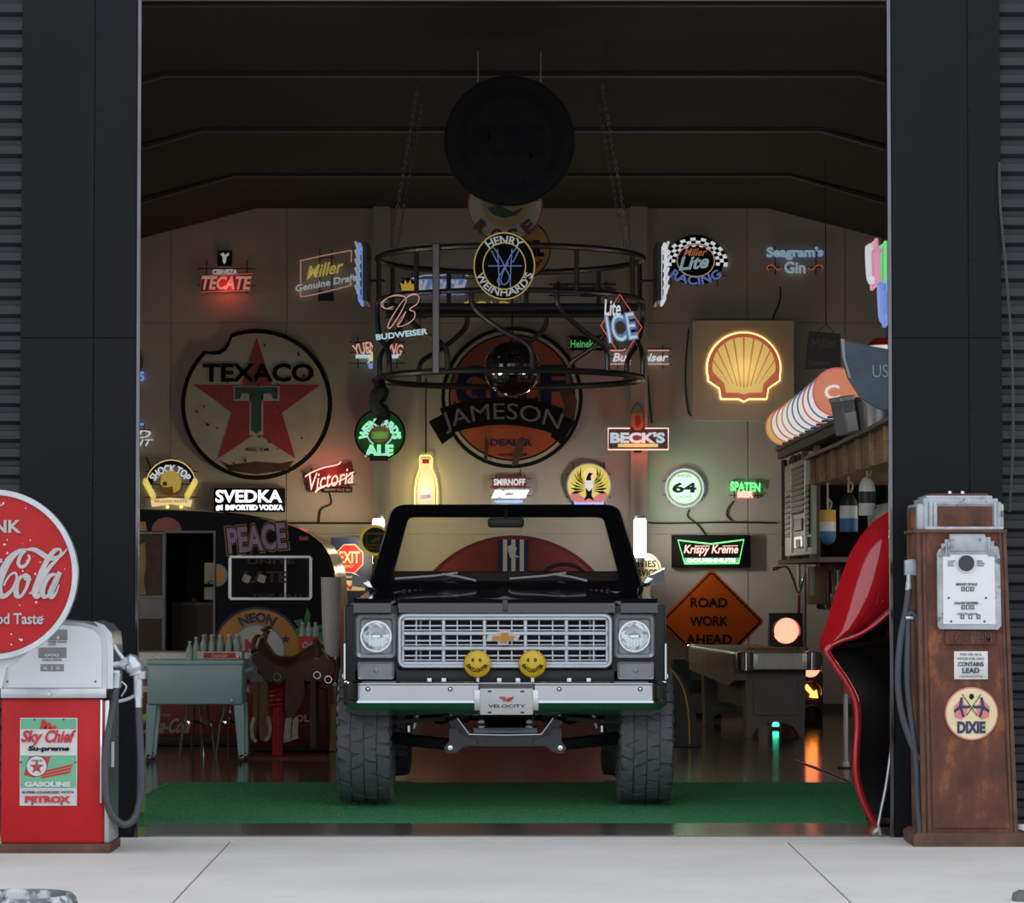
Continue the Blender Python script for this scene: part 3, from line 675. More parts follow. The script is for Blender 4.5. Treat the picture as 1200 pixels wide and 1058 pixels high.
# --- wheels with block tread
def wheel_meshes():
    R = .44; W2 = .165
    pr = [(.25, -.13), (.30, -.155), (.36, -.168), (.405, -.163), (.422, -.145), (.428, -.10), (.428, .10), (.422, .145), (.405, .163), (.36, .168), (.30, .155), (.25, .13)]
    T = Matrix.Rotation(PI / 2, 4, 'Y')
    ty = MB().lathe(pr, 56, T, True)
    tr = MB(); rnd = random.Random(3)
    N = 34
    lanes = ((-.158, -.085), (-.078, -.004), (.004, .078), (.085, .158))
    for i in range(N):
        for l, (a, c) in enumerate(lanes):
            off = (l % 2) * .5 + rnd.uniform(-.12, .12); t0 = 2 * PI * (i + off) / N; dt = 2 * PI / N * (.86 + rnd.uniform(-.05, .05))
            sk = rnd.uniform(-.25, .25) * 2 * PI / N; sides = []
            r1 = .444 if l in (1, 2) else .442
            pts = [(t0 - dt / 2 + sk, a), (t0 + dt * .1, a + rnd.uniform(-.006, .004)), (t0 + dt / 2 + sk, a), (t0 + dt / 2 - sk, c), (t0 - dt * .1, c + rnd.uniform(-.004, .006)), (t0 - dt / 2 - sk, c)]
            vs = []
            for rr_ in (.424, r1):
                for an, x in pts:
                    q = rr_ if abs(x) < .15 else rr_ - .008
                    vs.append((x, q * math.cos(an), q * math.sin(an)))
            tr.faces(vs, [tuple(range(6)), tuple(range(11, 5, -1))] + [(k, 6 + k, 6 + (k + 1) % 6, (k + 1) % 6) for k in range(6)])
        for sx in (-1, 1):      # shoulder lugs
            t0 = 2 * PI * (i + .25) / N; dt = 2 * PI / N * .62; vs = []
            for x, r_ in ((sx * .158, .434), (sx * .172, .40), (sx * .176, .365)):
                for an in (t0 - dt / 2, t0 + dt / 2): vs.append((x, r_ * math.cos(an), r_ * math.sin(an)))
            for x, r_ in ((sx * .148, .424), (sx * .160, .39), (sx * .164, .36)):
                for an in (t0 - dt / 2, t0 + dt / 2): vs.append((x, r_ * math.cos(an), r_ * math.sin(an)))
            tr.faces(vs, [(0, 1, 3, 2), (2, 3, 5, 4), (0, 2, 8, 6), (2, 4, 10, 8), (1, 7, 9, 3), (3, 9, 11, 5), (4, 5, 11, 10)])
    rim = MB().lathe([(0, .02), (.06, .03), (.08, .06), (.16, .02), (.2, .05), (.235, .12), (.25, .135), (.25, -.13), (.22, -.10), (.2, -.05), (0, -.05)], 32, T)
    return ty, tr, rim
ty, tr, rim = wheel_meshes()
w0 = ty.build('tyre', 'rubber', TR, 40); t0_ = tr.build('tread', 'rubber', w0, 0); t0_['kind'] = 'stuff'; r0_ = rim.build('wheel_rim', 'black', w0, 40)
for i, (x, y, rz, rx) in enumerate(((-.885, 0, PI, 0), (.885, 0, 0, .06), (-.865, 2.7, PI, .1), (.865, 2.7, 0, .2))):
    w = w0 if i == 0 else w0.copy()
    if i:
        COL.objects.link(w); w.parent = TR
        for ch in (t0_, r0_): c = ch.copy(); COL.objects.link(c); c.parent = w
    w.location = (x, y, .466); w.rotation_euler = (rx, 0, rz)
# --- undercarriage
d0 = 19.7; kk = d0 / F
def U(px, py): return ((px - 592.5) * kk, Z(py, d0))
b = MB()
b.prism([U(*q) for q in ((526, 845), (536, 842), (556, 861), (631, 861), (650, 842), (660, 845), (648, 866), (656, 868), (664, 876), (656, 881), (648, 878), (634, 874), (552, 874), (538, 878), (530, 881), (522, 876), (530, 868), (538, 866))], -.33, -.28)
xm = b.build('crossmember', 'dark_grey', TR)
for sx in (-1, 1):
    gp = [(527, 853), (537, 852), (540, 859), (560, 867), (558, 873), (545, 873), (536, 881), (525, 882), (521, 876), (527, 868)]
    q = [U(592.5 + sx * (592.5 - x), y) for x, y in gp]
    MB().prism(q, -.37, -.335).build('gusset_plate', 'dark_grey', xm)
    c = U(592.5 + sx * (592.5 - 528.5), 875.5); MB().lathe([(0, .02), (.016, .018), (.02, 0)], 12, Matrix.Translation((c[0], -.37, c[1])) @ Matrix.Rotation(PI / 2, 4, 'X')).build('bolt', 'chrome', xm)
    c = U(592.5 + sx * 63, 835); MB().lathe([(0, .02), (.014, .018), (.016, 0)], 12, Matrix.Translation((c[0], -.40, c[1])) @ Matrix.Rotation(PI / 2, 4, 'X')).build('bolt', 'steel', xm)
    MB().tube([(*U(592.5 + sx * 28, 838), 0)[:1] + (-.25,) + U(592.5 + sx * 28, 838)[1:], (U(592.5 + sx * 28, 846)[0], -.3, U(592.5, 846)[1])], .02, 10).build('bushing', 'steel', xm)
    # silver line of the bracket edge
    e = [U(592.5 + sx * t, y) for t, y in ((56, 841), (42, 860), (0, 861))]; MB().tube([(p[0], -.336, p[1]) for p in e], .004, 5).build('edge_trim', 'steel', xm)
    # shock absorber, tie rod end, radius arm
    MB().tube([(sx * .52, -.10, .66), (sx * .60, .02, .40)] if False else [(sx * .50, -.1, .80), (sx * .56, -.12, .60)], .028, 10).tube([(sx * .56, -.12, .60), (sx * .585, -.13, .50)], .016, 8).build('shock_absorber', 'steel', TR)
    MB().tube([(sx * .38, -.18, .565), (sx * .76, -.16, .535)], .014, 8).build('tie_rod', 'dark_grey', TR)
    MB().tube([(sx * .40, -.12, .57), (sx * .44, -.1, .575), (sx * .24, -.05, .58)], .05, 12).build('air_bag', 'black', TR)
    MB().tube([(sx * .33, -.22, .40), (sx * .6, -.05, .42), (sx * .8, .1, .44)], .04, 10).build('lower_arm', 'black', TR)
    MB().lathe([(.0, -.03), (.02, -.02), (.02, .02), (0, .03)], 10, Matrix.Translation((sx * .61, -.2, .50))).build('ball_joint', 'steel', TR)
    MB().box(min(sx * .40, sx * .5), max(sx * .40, sx * .5), -.5, 3.5, .66, .80, .01).build('frame_rail', 'black', TR)
MB().box(-.25, .25, -.30, .6, .58, .76, .04).build('engine_sump', 'black_matte', TR)
MB().tube([(-.75, 2.7, .47), (-.2, 2.7, .47)], .05, 10).tube([(.2, 2.7, .47), (.75, 2.7, .47)], .05, 10).lathe([(0, -.16), (.12, -.14), (.17, 0), (.12, .14), (0, .16)], 16, Matrix.Translation((0, 2.7, .47)) @ Matrix.Rotation(PI / 2, 4, 'X')).build('rear_axle', 'black_matte', TR)
MB().tube([(-.2, -.29, Z(856, 19.7)), (.2, -.29, Z(856, 19.7))], .03, 10).build('steering_damper', 'steel', TR)
# ================================================================== signs on the back wall
GN = 'neon signs on the back wall'
def star(cx, cy, R, r, rot=-PI / 2): return [(cx + (R if i % 2 == 0 else r) * math.cos(rot + PI * i / 5), cy + (R if i % 2 == 0 else r) * math.sin(rot + PI * i / 5)) for i in range(10)]
# --- big dented star sign
s = Sign('round_sign', 301, 474, DW, 'big dented white round sign with a red star and green T on the back wall', 'sign')
def dented(r):
    out = []
    for i in range(72):
        a = 2 * PI * i / 72; x, y = 301 + r * math.cos(a), 474 + r * math.sin(a)
        dg = math.degrees(a) % 360
        if 225 < dg < 250: x += 6 * math.sin((dg - 225) / 25 * PI); y += 10 * math.sin((dg - 225) / 25 * PI)
        out.append((x, y))
    return out
s.poly('rim', 'ink_black', dented(88.5), .05, 0); s.poly('face', 'enamel_old', dented(83.5), .056, .02)
s.poly('star', 'star_red', [(301, 395), (319, 451), (376, 451), (331, 484), (347, 538), (301, 508), (256, 538), (272, 484), (227, 451), (283, 451)], .060, .05)
s.rect('letter_outline', 'enamel_old', 274, 452.5, 328, 470, .063, .055); s.rect('letter_outline', 'enamel_old', 293, 460, 309, 510, .063, .055)
s.poly('letter', 'ink_green', [(276, 454), (326, 454), (326, 468), (320.5, 468), (318, 461.5), (307, 461.5), (307, 505), (301, 508.5), (295, 505), (295, 461.5), (284, 461.5), (281.5, 468), (276, 468)], .067, .06)
s.text('ink_black', 'TEXACO', 303, 437, 130, 22, .068, .006, .035)
s.text('ink_black', 'REG. T.M.', 303, 527, 28, 4, .060, .004, .01)
b_ = MB()
for _ in range(26):
    a = random.uniform(0, 2 * PI); r = random.uniform(20, 78); x, y = 301 + r * math.cos(a), 474 + r * math.sin(a); q = random.uniform(.6, 2.2)
    pts = [s.p(x + q * random.uniform(.4, 1.3) * math.cos(t), y + q * random.uniform(.5, 1.6) * math.sin(t)) for t in [i * PI / 3 for i in range(6)]]
    b_.prism(pts, -.0685, -.056)
b_.prism([s.p(*q) for q in ((258, 540), (270, 545), (300, 541), (330, 543), (345, 540), (338, 551), (301, 556), (270, 552))], -.058, -.05)
tag(b_.build('rust_patch', 'rust_dark', s.root, 0), kind='stuff')

# --- orange dealer disc
s = Sign('round_sign', 600, 466, DW, 'big orange round dealer sign behind the mirror ball on the back wall', 'sign')
s.disc('rim', 'ink_black', 600, 466, 83, .05); s.disc('band', 'enamel_old', 600, 466, 78.5, .054, .02); s.disc('inner_line', 'ink_black', 600, 466, 74.5, .057, .02); s.disc('face', 'orange_old', 600, 466, 72.5, .060, .02)
for t, x, w in (('G', 552, 36), ('U', 588, 28), ('L', 619, 24), ('F', 648, 30)): s.text('ink_blue', t, x, 454, w, 52, .064, .005, .06)
s.text('ink_blue', 'DEALER', 599, 519, 49, 8, .064, .005, .03)
s.text('ink_black', 'GASOLINE', 601, 533, 34, 3, .064, .004, .0)
s.poly('rust_patch', 'rust_dark', [(654, 455), (668, 448), (676, 470), (672, 500), (660, 508), (650, 496), (662, 478)], .0655, .06)
s.poly('rust_patch', 'rust_dark', [(601, 530), (607, 515), (614, 512), (613, 526), (607, 545), (600, 547)], .0655, .06)
s.poly('rust_patch', 'rust_dark', [(569, 510), (573, 520), (571, 541), (567, 538)], .0655, .06)

# --- scallop panel
s = Sign('shell_sign', 870, 435, DW - .0, 'square beige panel with a glowing red and yellow scallop emblem', 'sign')
s.rect('panel', 'wall', 811, 376.5, 929, 493.5, .16, 0)
arcp = [(870 + 42 * math.cos(a), 433 + 41 * math.sin(a)) for a in [math.radians(t) for t in range(-196, 17, 8)]]
body = arcp + [(911, 447), (898, 456), (896, 468), (876, 468), (870, 471), (864, 468), (844, 468), (842, 456), (829, 447)]
def inset(pts, k, cx=870, cy=436): return [(cx + (x - cx) * k, cy + (y - cy) * k) for x, y in pts]
s.poly('glow_edge', 'shell_halo', inset(body, 1.045), .18, .165)
s.poly('emblem', 'shell_red', body, .22, .185)
a0, a1 = -168, -12
hub = (870, 462)
fl = [(-188, -168), (-165, -148), (-145, -129), (-126, -110), (-107, -91.5), (-88.5, -73), (-70, -54), (-51, -35), (-32, -15), (-12, 8)]
for t0, t1 in fl:
    outer = [(870 + 37 * math.cos(math.radians(t)), 432 + 35.5 * math.sin(math.radians(t))) for t in (t0, (t0 + t1) / 2, t1)]
    tm = math.radians((t0 + t1) / 2); inner = [(hub[0] + 11 * math.cos(tm) + 1.0, 462 + 6 * math.sin(tm)), (hub[0] + 11 * math.cos(tm) - 1.0, 462 + 6 * math.sin(tm))]
    s.poly('flute', 'shell_yellow', outer + inner, .224, .20)
s.poly('flute', 'shell_yellow', [(846.5, 449), (870, 456), (893.5, 449), (891, 461.5), (876, 461.5), (870, 464), (864, 461.5), (849, 461.5)], .2235, .20)
glow(s.root, 'added_glow', (1, .6, .2), 3.0, (0, -.45, 0), .15)

# --- generic neon lettering signs, high row (tube glow lowered to paint in the upper darkening)
s = Sign('neon_sign', 267, 321, DW, 'red slanted block letter neon sign with a small black emblem plate above', 'neon sign', GN)
s.frame(232, 305, 300, 345); s.rect('emblem_plate', 'ink_black', 255, 294, 272, 312, .03, .02); s.poly('emblem', 'dimW', [(258, 298), (262, 296), (264, 299), (268, 296), (269, 299), (266, 301), (265, 307), (263, 310), (261, 306), (261, 301)], .034, .03)
s.text('dimW', 'CERVEZA', 264, 319, 29, 6, .05, .01, .03); s.poly('back_plate', 'red_fade', [(237, 324), (297, 321), (293, 341), (235, 343)], .035, .025)
s.text('dimI', 'TECATE', 265, 332, 58, 16, .055, .012, .03, slant=.2); s.neon('dimR', [(237, 324), (297, 321), (293, 341), (235, 343)], .7, .05, True)
glow(s.root, 'added_glow', (1, .08, .05), 1.1, (0, -.14, -.15))
s = Sign('neon_sign', 382, 321, DW, 'tilted red outlined neon sign with yellow and white script, high on the back wall', 'neon sign', GN)
s.frame(372, 292, 392, 352, bars=3); s.rect('transformer', 'black', 373, 344, 391, 353, .05)
s.neon('dimI', [(353, 334), (353, 309), (357, 305), (408, 294.5), (412, 297), (412, 308)], .9, .06, smooth=3); s.neon('dimI', [(411, 328), (411, 333), (408, 336), (357, 348), (353, 345), (353, 341)], .9, .06, smooth=3)
s.text('dimY', 'Miller', 382, 316, 42, 15, .06, .012, .02, slant=.45, rot=.2); s.text('dimW', 'Genuine Draft', 382, 332, 72, 8, .065, .012, .02, slant=.25, rot=.19)
s = Sign('neon_sign', 815, 308, DW, 'round neon racing sign with a black and white chequered flag arch', 'neon sign', GN)
s.frame(774, 286, 852, 336); s.disc('back_plate', 'ink_black', 815, 305, 33, .03, .02, .9)
for r0, r1, off in ((24, 28.5, 0), (28.5, 33, 1), (33, 37.5, 0)):
    for i in range(20):
        t0 = math.radians(-10 + i * 10); 
        if (i + off) % 2 == 0: s.ring('flag_square', 'midW', 815, 308, r0, r1, .045, .035, t0, t0 + math.radians(10), .78, n=3)
        else: s.ring('flag_square', 'ink_black', 815, 308, r0, r1, .045, .035, t0, t0 + math.radians(10), .78, n=3)
s.neon('dimI', [(815 + 22 * math.cos(t), 306 + 19 * math.sin(t)) for t in [i * PI / 12 for i in range(24)]], .8, .06, True)
s.text('dimO', 'Miller', 815, 296, 26, 9, .065, .01, .02, slant=.3); s.text('dimC', 'Lite', 814, 308, 34, 16, .068, .012, .03, slant=.4, rot=.1)
s.text('dimB', 'RACING', 815, 329, 60, 11, .06, .012, .03, arc=-48)
s = Sign('neon_sign', 931, 304, DW, 'blue blackletter neon gin sign with two red scrolls, high on the back wall', 'neon sign', GN)
s.frame(898, 288, 966, 322); s.text('dimC', "Seagram's", 931, 297, 66, 15, .055, .012, .03); s.text('dimC', 'Gin', 931, 314, 25, 14, .055, .012, .03); s.text('dimB', "Seagram's", 931.6, 297.6, 68, 16, .042, .006, .06)
for sx in (-1, 1): s.neon('dimR', [(931 + sx * 15, 314), (931 + sx * 20, 317), (931 + sx * 27, 311), (931 + sx * 33, 314), (931 + sx * 31, 317)], .8, .055, smooth=4)
s = Sign('neon_sign', 515, 335, DW, 'blue neon bar sign with a white mountain outline behind the hanging ring', 'neon sign', GN)
s.frame(470, 320, 556, 346); s.rect('back_plate', 'dimB', 484, 327, 545, 346, .035, .025); s.text('dimW', 'BUSCH', 515, 336, 60, 16, .05, .01, .03, slant=.3)
s.neon('dimW', [(482, 327), (498, 323), (518, 323), (528, 321), (538, 317), (543, 320), (549, 324)], .8, .055)
s = Sign('crown_sign', 478, 336, DW - .3, 'small yellow crown shaped lamp on a black plate behind the hanging ring', 'neon sign')
s.disc('back_plate', 'ink_black', 478, 335, 10, .03, 0, .8); s.poly('crown', 'crt_gold', [(471, 341), (469, 331), (473, 334), (475, 328), (478, 333), (481, 328), (483, 334), (487, 331), (485, 341)], .05, .03)
s.rect('standoff', 'black_matte', 476, 333, 480, 338, 0, -.3)
s = Sign('neon_sign', 440, 410, DW, 'red arched neon sign over a blue and yellow eagle on the back wall', 'neon sign', GN)
s.frame(410, 395, 475, 432, bars=3); s.text('midI', 'YUENGLING', 443, 407, 58, 14, .055, .012, .02, arc=90); s.text('red_fade', 'YUENGLING', 443, 407, 60, 15.5, .042, .006, .03, arc=90)
s.rect('ribbon', 'midC', 417, 416, 467, 420, .045, .03); s.poly('eagle', 'midY', [(430, 408), (438, 414), (446, 410), (444, 418), (438, 424), (431, 422), (436, 417)], .055, .04); s.rect('ribbon', 'midB', 432, 426, 452, 432, .045, .03)
s.neon('midW', [(431, 426), (440, 417), (452, 421)], .7, .06)
s = Sign('neon_sign', 749, 420, DW, 'white script neon sign between two red bars behind the ring', 'neon sign', GN)
s.frame(712, 404, 788, 432, bars=3); s.neons('midI', [[(715, 411), (730, 411), (733, 409)], [(753, 402), (757, 405), (758, 411), (784, 411)], [(712, 427), (784, 427)]], .8, .055); s.text('midW', 'Budweiser', 751, 419, 64, 10, .06, .012, .03, slant=.3)
s = Sign('neon_sign', 686, 403, DW, 'unlit looking dark rack with small green neon letters beside the ring', 'neon sign', GN)
s.frame(664, 392, 710, 412, bars=4); s.rect('back_plate', 'ink_black', 668, 394, 706, 411, .03, .02); s.text('dimG', 'Heineken', 686, 403, 35, 9, .045, .01, .02)
s = Sign('neon_sign', 690, 341, DW, 'switched off dark neon rack on the back wall above the green letters', 'neon sign', GN)
s.frame(643, 330, 722, 350, bars=3, t=.7); s.text('dark_grey', 'Michelob', 683, 339, 70, 12, .05, .01, .02); s.rect('transformer', 'black', 680, 337, 697, 348, .04)
s = Sign('neon_sign', 566, 368, DW, 'row of yellow neon letters half hidden behind the hanging ring pipes', 'neon sign', GN)
s.frame(536, 350, 604, 374); s.text('dimY', 'GOLD', 570, 361, 58, 16, .05, .01, .0)
# --- neon banner and mid row
s = Sign('neon_sign', 588, 490, DW - .25, 'dark arched banner with pale silver block letters across the orange disc', 'neon sign')
R = 190
def ban(r, t): a = math.radians(t); return (588 + r * math.sin(a), 680 - 2 - r * math.cos(a))
pts = [ban(212, t) for t in range(-20, 21, 2)] + [ban(180, t) for t in range(20, -21, -2)]
s.poly('banner', 'ink_black', pts, .06, 0); s.poly('banner_end', 'ink_black', [ban(203, -25), ban(205, -19), ban(176, -19), ban(172, -24)], .05, .0); s.poly('banner_end', 'ink_black', [ban(203, 25), ban(205, 19), ban(176, 19), ban(172, 24)], .05, .0)
s.text('grey', 'JAMESON', 588, 485, 140, 25, .068, .008, .0, arc=196)
for px in (520, 545): pass
MB().tube([s.p(532, 475)[:1] + (-.02,) + s.p(532, 475)[1:], (s.p(532, 470)[0], .2, s.p(532, 470)[1])], .012, 6).tube([s.p(645, 475)[:1] + (-.02,) + s.p(645, 475)[1:], (s.p(645, 470)[0], .2, s.p(645, 470)[1])], .012, 6).build('standoff', 'black_matte', s.root)
s = Sign('neon_sign', 445.5, 509, DW - .20, 'round green neon sign with white letters, hung on the steel column', 'neon sign')
s.disc('back_plate', 'ink_green', 445.5, 509, 29.5, .04, 0); s.ring('edge', 'ink_black', 445.5, 509, 28, 30, .05, 0)
s.text('midC', "WEINHARD'S", 445.5, 495, 60, 9, .055, .01, .03, arc=20); s.text('neonG', "WEINHARD'S", 445.5, 495, 62, 11, .047, .004, .05, arc=20); s.text('midC', 'ALE', 444.5, 528, 31, 11, .055, .01, .03); s.text('neonG', 'ALE', 444.5, 528, 34, 14, .047, .004, .06)
s.ring('halo_ring', 'midC', 445.5, 507, 14.5, 16, .055, .045, math.radians(-60), math.radians(240)); s.disc('badge', 'orange_old', 445.5, 507, 12, .052, .04); s.rect('badge_label', 'gold_old', 436, 506, 455, 514, .056, .05)
s.rect('transformer', 'black', 434, 534, 455, 540, .06, 0)
glow(s.root, 'added_glow', (.15, 1, .3), .8, (0, -.25, 0))
s = Sign('neon_sign', 748, 514, DW - .18, 'red framed neon sign with pale blue letters and a shield above, on the column', 'neon sign')
s.rect('back_plate', 'dark_grey', 713, 503, 782, 526, .02, .012); s.neon('neonI', [(712.5, 502), (738, 502)], .8, .05); s.neon('neonI', [(738, 502), (712.5, 502), (712.5, 527), (783, 527), (783, 502), (756, 502)], .9, .05)
s.text('midC', "BECK'S", 747, 513, 64, 13, .055, .012, .05); s.rect('gold_strip', 'midY', 724, 520, 771, 524, .045, .02)
s.poly('shield', 'gold_old', [(740, 486), (746, 482), (753, 485), (754, 497), (751, 504), (743, 504), (740, 497)], .05, .02); s.poly('lion', 'red_fade', [(744, 488), (750, 487), (751, 496), (747, 502), (744, 498)], .053, .05); s.neon('cable', [(740, 488), (740, 481), (747, 471), (754, 481), (754, 500)], .5, .04)
s.rect('mount', 'black_matte', 743, 500, 752, 530, .0, -.02)
glow(s.root, 'added_glow', (1, .09, .04), 2.6, (0, -.22, -.05))
s = Sign('neon_sign', 388, 563, DW, 'red script neon sign on a dark red plate beside the star disc', 'neon sign', GN)
s.frame(356, 548, 418, 574); s.poly('back_plate', 'dark_red', [(357, 556), (412, 541), (416, 556), (394, 574), (362, 577)], .035, .025)
s.text('neonI', 'Victoria', 388, 561, 55, 19, .055, .012, .0, slant=.3, rot=.17); s.neon('neonI', [(358, 559), (363, 555), (380, 548), (395, 545), (400, 541)], .8, .058, smooth=4); s.neon('neonI', [(415, 553), (400, 563), (378, 571), (370, 577), (374, 572), (385, 568)], .8, .058, smooth=4)
s.rect('label_strip', 'ink_black', 377, 571, 413, 577, .045, .02); s.text('white', 'BREWED SINCE 1865', 396, 574, 31, 3, .049, .004, .01)
glow(s.root, 'added_glow', (1, .08, .06), 2.0, (0, -.22, .08))
s = Sign('neon_sign', 201, 568, DW, 'gold helmet neon sign with white arched letters and wheat ears', 'neon sign', GN)
s.frame(170, 545, 232, 590, bars=3); s.ring('arch_band', 'ink_black', 201, 568, 22, 30, .04, .03, 0, PI); s.neon('midY', [(201 + 29 * math.cos(t), 568 - 29 * math.sin(t)) for t in [i * PI / 14 for i in range(15)]], .8, .05)
s.text('midW', 'SHOCK TOP', 200, 549, 52, 9, .052, .01, .03, arc=24); s.disc('face', 'jd_yellow', 200, 568, 13, .05, .03); s.poly('helmet', 'crt_gold', [(188, 566), (190, 557), (198, 551), (208, 553), (213, 562), (212, 573), (204, 578), (203, 570), (192, 571)], .056, .04)
s.disc('eye', 'leaf_green', 194, 567, 2.6, .06, .05)
for sx in (-1, 1):
    for i in range(5): s.disc('wheat_grain', 'midY', 200 + sx * (20 + i * 2.2), 581 - i * 4, 3.4, .05, .03, 1.5, 10)
s.poly('scroll', 'screen_amber', [(177, 586), (200, 583), (226, 586), (224, 594), (200, 591), (179, 594)], .055, .03); s.text('ink_black', 'BELGIAN WHITE', 201, 587.5, 38, 3, .058, .004, .0)
for x in (197, 213): s.disc('bulb', 'neonY', x, 594, 2, .06, .03, 1, 10)
s = Sign('neon_sign', 292, 586, DW - .05, 'black boxed sign with big white glowing capitals below the star disc', 'neon sign')
s.rect('box', 'ink_black', 251, 572, 334, 600, .04, -.05, .01); s.text('neonW', 'SVEDKA', 292, 581.5, 78, 15, .05, .01, .03); s.text('neonW', '#1 IMPORTED VODKA', 293, 595, 79, 7, .05, .01, .06)
s = Sign('neon_sign', 498.5, 566, DW, 'yellow neon outlined bottle sign standing above the truck roof edge', 'neon sign', GN)
bo = [(493, 534), (504, 534), (506.5, 537), (506, 549), (511, 562), (512.5, 575), (512.5, 602), (486.5, 602), (486.5, 575), (488, 562), (492.5, 549), (492, 537)]
s.poly('bottle_face', 'screen_amber', [(499 + (x - 499) * .82, 568 + (y - 568) * .93) for x, y in bo], .03, 0); s.neon('neonY', bo, 1.2, .05, True); s.disc('label', 'screen_white', 499, 580, 7.5, .034, .03, 1.15); s.text('red', 'COLD BEER', 499, 582, 12, 4, .038, .004, .02, rot=.1); s.rect('cap', 'red', 495, 538, 503, 543, .036, .02)
glow(s.root, 'added_glow', (1, .78, .25), 2.5, (0, -.25, 0))
s = Sign('neon_sign', 598, 573, DW, 'red label over white slanted neon letters above the windscreen', 'neon sign', GN)
s.frame(574, 556, 622, 586, bars=3); s.poly('label', 'red_fade', [(577, 562), (597, 558), (617, 559), (617, 571), (597, 570), (577, 573)], .05, .03); s.text('screen_white', 'SMIRNOFF', 597, 565, 37, 8, .054, .005, .04)
s.text('neonW', 'ICE', 598, 579, 40, 10, .055, .012, .1, slant=.5); s.rect('under_bar', 'neonB', 580, 586.5, 612, 589, .05, .03)
s = Sign('neon_sign', 690, 569, DW, 'round yellow lit sign with a black winged bird and red base', 'neon sign', GN)
s.disc('edge', 'steel', 690, 569, 26.5, .06); s.disc('face', 'screen_yellow', 690, 569, 25, .066, .05); s.disc('sun', 'screen_amber', 691, 556, 8, .068, .06)
for sx in (-1, 1):
    for i in range(7):
        a = math.radians(-78 + i * 17); x0, y0 = 690 + sx * 5, 566 + i * 1.5; x1, y1 = 690 + sx * (6 + 16 * math.cos(a)), 565 + 18 * math.sin(a) + i
        s.poly('feather', 'ink_black', [(x0, y0), ((x0 + x1) / 2 + sx * 4, (y0 + y1) / 2 - 1), (x1, y1), ((x0 + x1) / 2 + sx * 2, (y0 + y1) / 2 + 2)], .071, .066)
s.poly('bird_body', 'ink_black', [(686, 570), (687, 560), (690, 554), (695, 555), (692, 558), (694, 570), (693, 580), (696, 587), (690, 584), (684, 587), (687, 580)], .0715, .066)
s.poly('shield', 'screen_white', [(685.5, 563), (695, 563), (695, 571), (690.3, 576), (685.5, 571)], .074, .07)
s.ring('red_base', 'screen_red', 690, 569, 15, 25, .068, .06, math.radians(205), math.radians(335)); s.text('neonB', 'Imported', 690, 590, 34, 5, .074, .01, .03)
s.frame(664, 542, 716, 596, f=.02)
s = Sign('neon_sign', 802, 572, DW, 'round white lit 64 clock-like sign with a green glowing rim', 'neon sign', GN)
s.frame(777, 556, 826, 588, bars=2); s.disc('face', 'screen_white', 802, 572, 20, .06); s.ring('inner_ring', 'gold_old', 802, 572, 18.4, 20, .065, .05); s.neon('midC', [(802 + 22 * math.cos(t), 572 + 22 * math.sin(t)) for t in [i * PI / 18 for i in range(36)]], 1.1, .05, True)
s.text('ink_black', '64', 801.5, 571.5, 28, 12, .066, .005, .04); s.text('grey', 'MGD', 802, 558, 15, 3, .064, .004, 0); s.text('grey', 'CALORIES', 802, 582, 18, 2.6, .064, .004, 0)
glow(s.root, 'added_glow', (.25, 1, .45), 3.4, (0, -.20, 0), .12)
s = Sign('neon_sign', 873, 574, DW, 'small green neon letters over a red lit word, near the shelves', 'neon sign', GN)
s.frame(854, 562, 894, 584, bars=3); s.text('neonG', 'SPATEN', 873, 570.5, 35, 11, .055, .012, .03, rot=-.04); s.text('neonI', 'BEER', 873, 579.5, 18, 7, .055, .012, .05); s.rect('back_plate', 'screen_red', 863, 575.5, 883, 584.5, .04, .025)
s = Sign('neon_sign', 832, 646, DW - .05, 'black box sign with a green bow-tie outline and red script letters', 'neon sign')
s.rect('box', 'ink_black', 787, 627, 879, 665, .06, -.05, .006); s.neon('neonG', [(794, 633), (832.5, 637.5), (871, 632.5), (865, 660), (802, 660.5)], 1.1, .085, True)
s.text('neonI', 'Krispy Kreme', 833, 645, 63, 13, .085, .012, .02, slant=.2); s.rect('under_plate', 'dimG', 801.5, 653.5, 865.5, 660, .075, .06); s.text('neonW', 'DOUGHNUTS', 833, 656.7, 57, 4.4, .085, .01, .06)
s.neons('neonI', [[(814, 640), (831, 640)], [(846, 640), (864, 639.5)]], .5, .088)
# --- left edge fragments seen past the jamb
s = Sign('neon_sign', 148, 425, DW, 'blue lettered neon sign with a yellow arch, half hidden by the door jamb', 'neon sign', GN)
s.frame(110, 400, 166, 452); s.disc('back_plate', 'dark_grey', 140, 425, 28, .03, .02, 1.1); s.neon('midY', [(140 + 22 * math.cos(t), 416 + 22 * math.sin(t)) for t in [i * PI / 12 for i in range(24)]], 1.1, .05, True); s.text('midB', "FOSTER'S", 142, 441, 56, 12, .055, .012, .04)
s = Sign('neon_sign', 152, 513, DW, 'white slanted neon letters with a blue bar, half hidden by the door jamb', 'neon sign', GN)
s.frame(120, 497, 178, 524); s.text('midW', 'BUD', 156, 509, 42, 9, .055, .012, .0, slant=.5); s.text('midW', 'LIGHT', 156, 519, 44, 8, .055, .012, .0, slant=.5); s.rect('bar', 'midB', 130, 496, 169, 498.5, .05, .03)
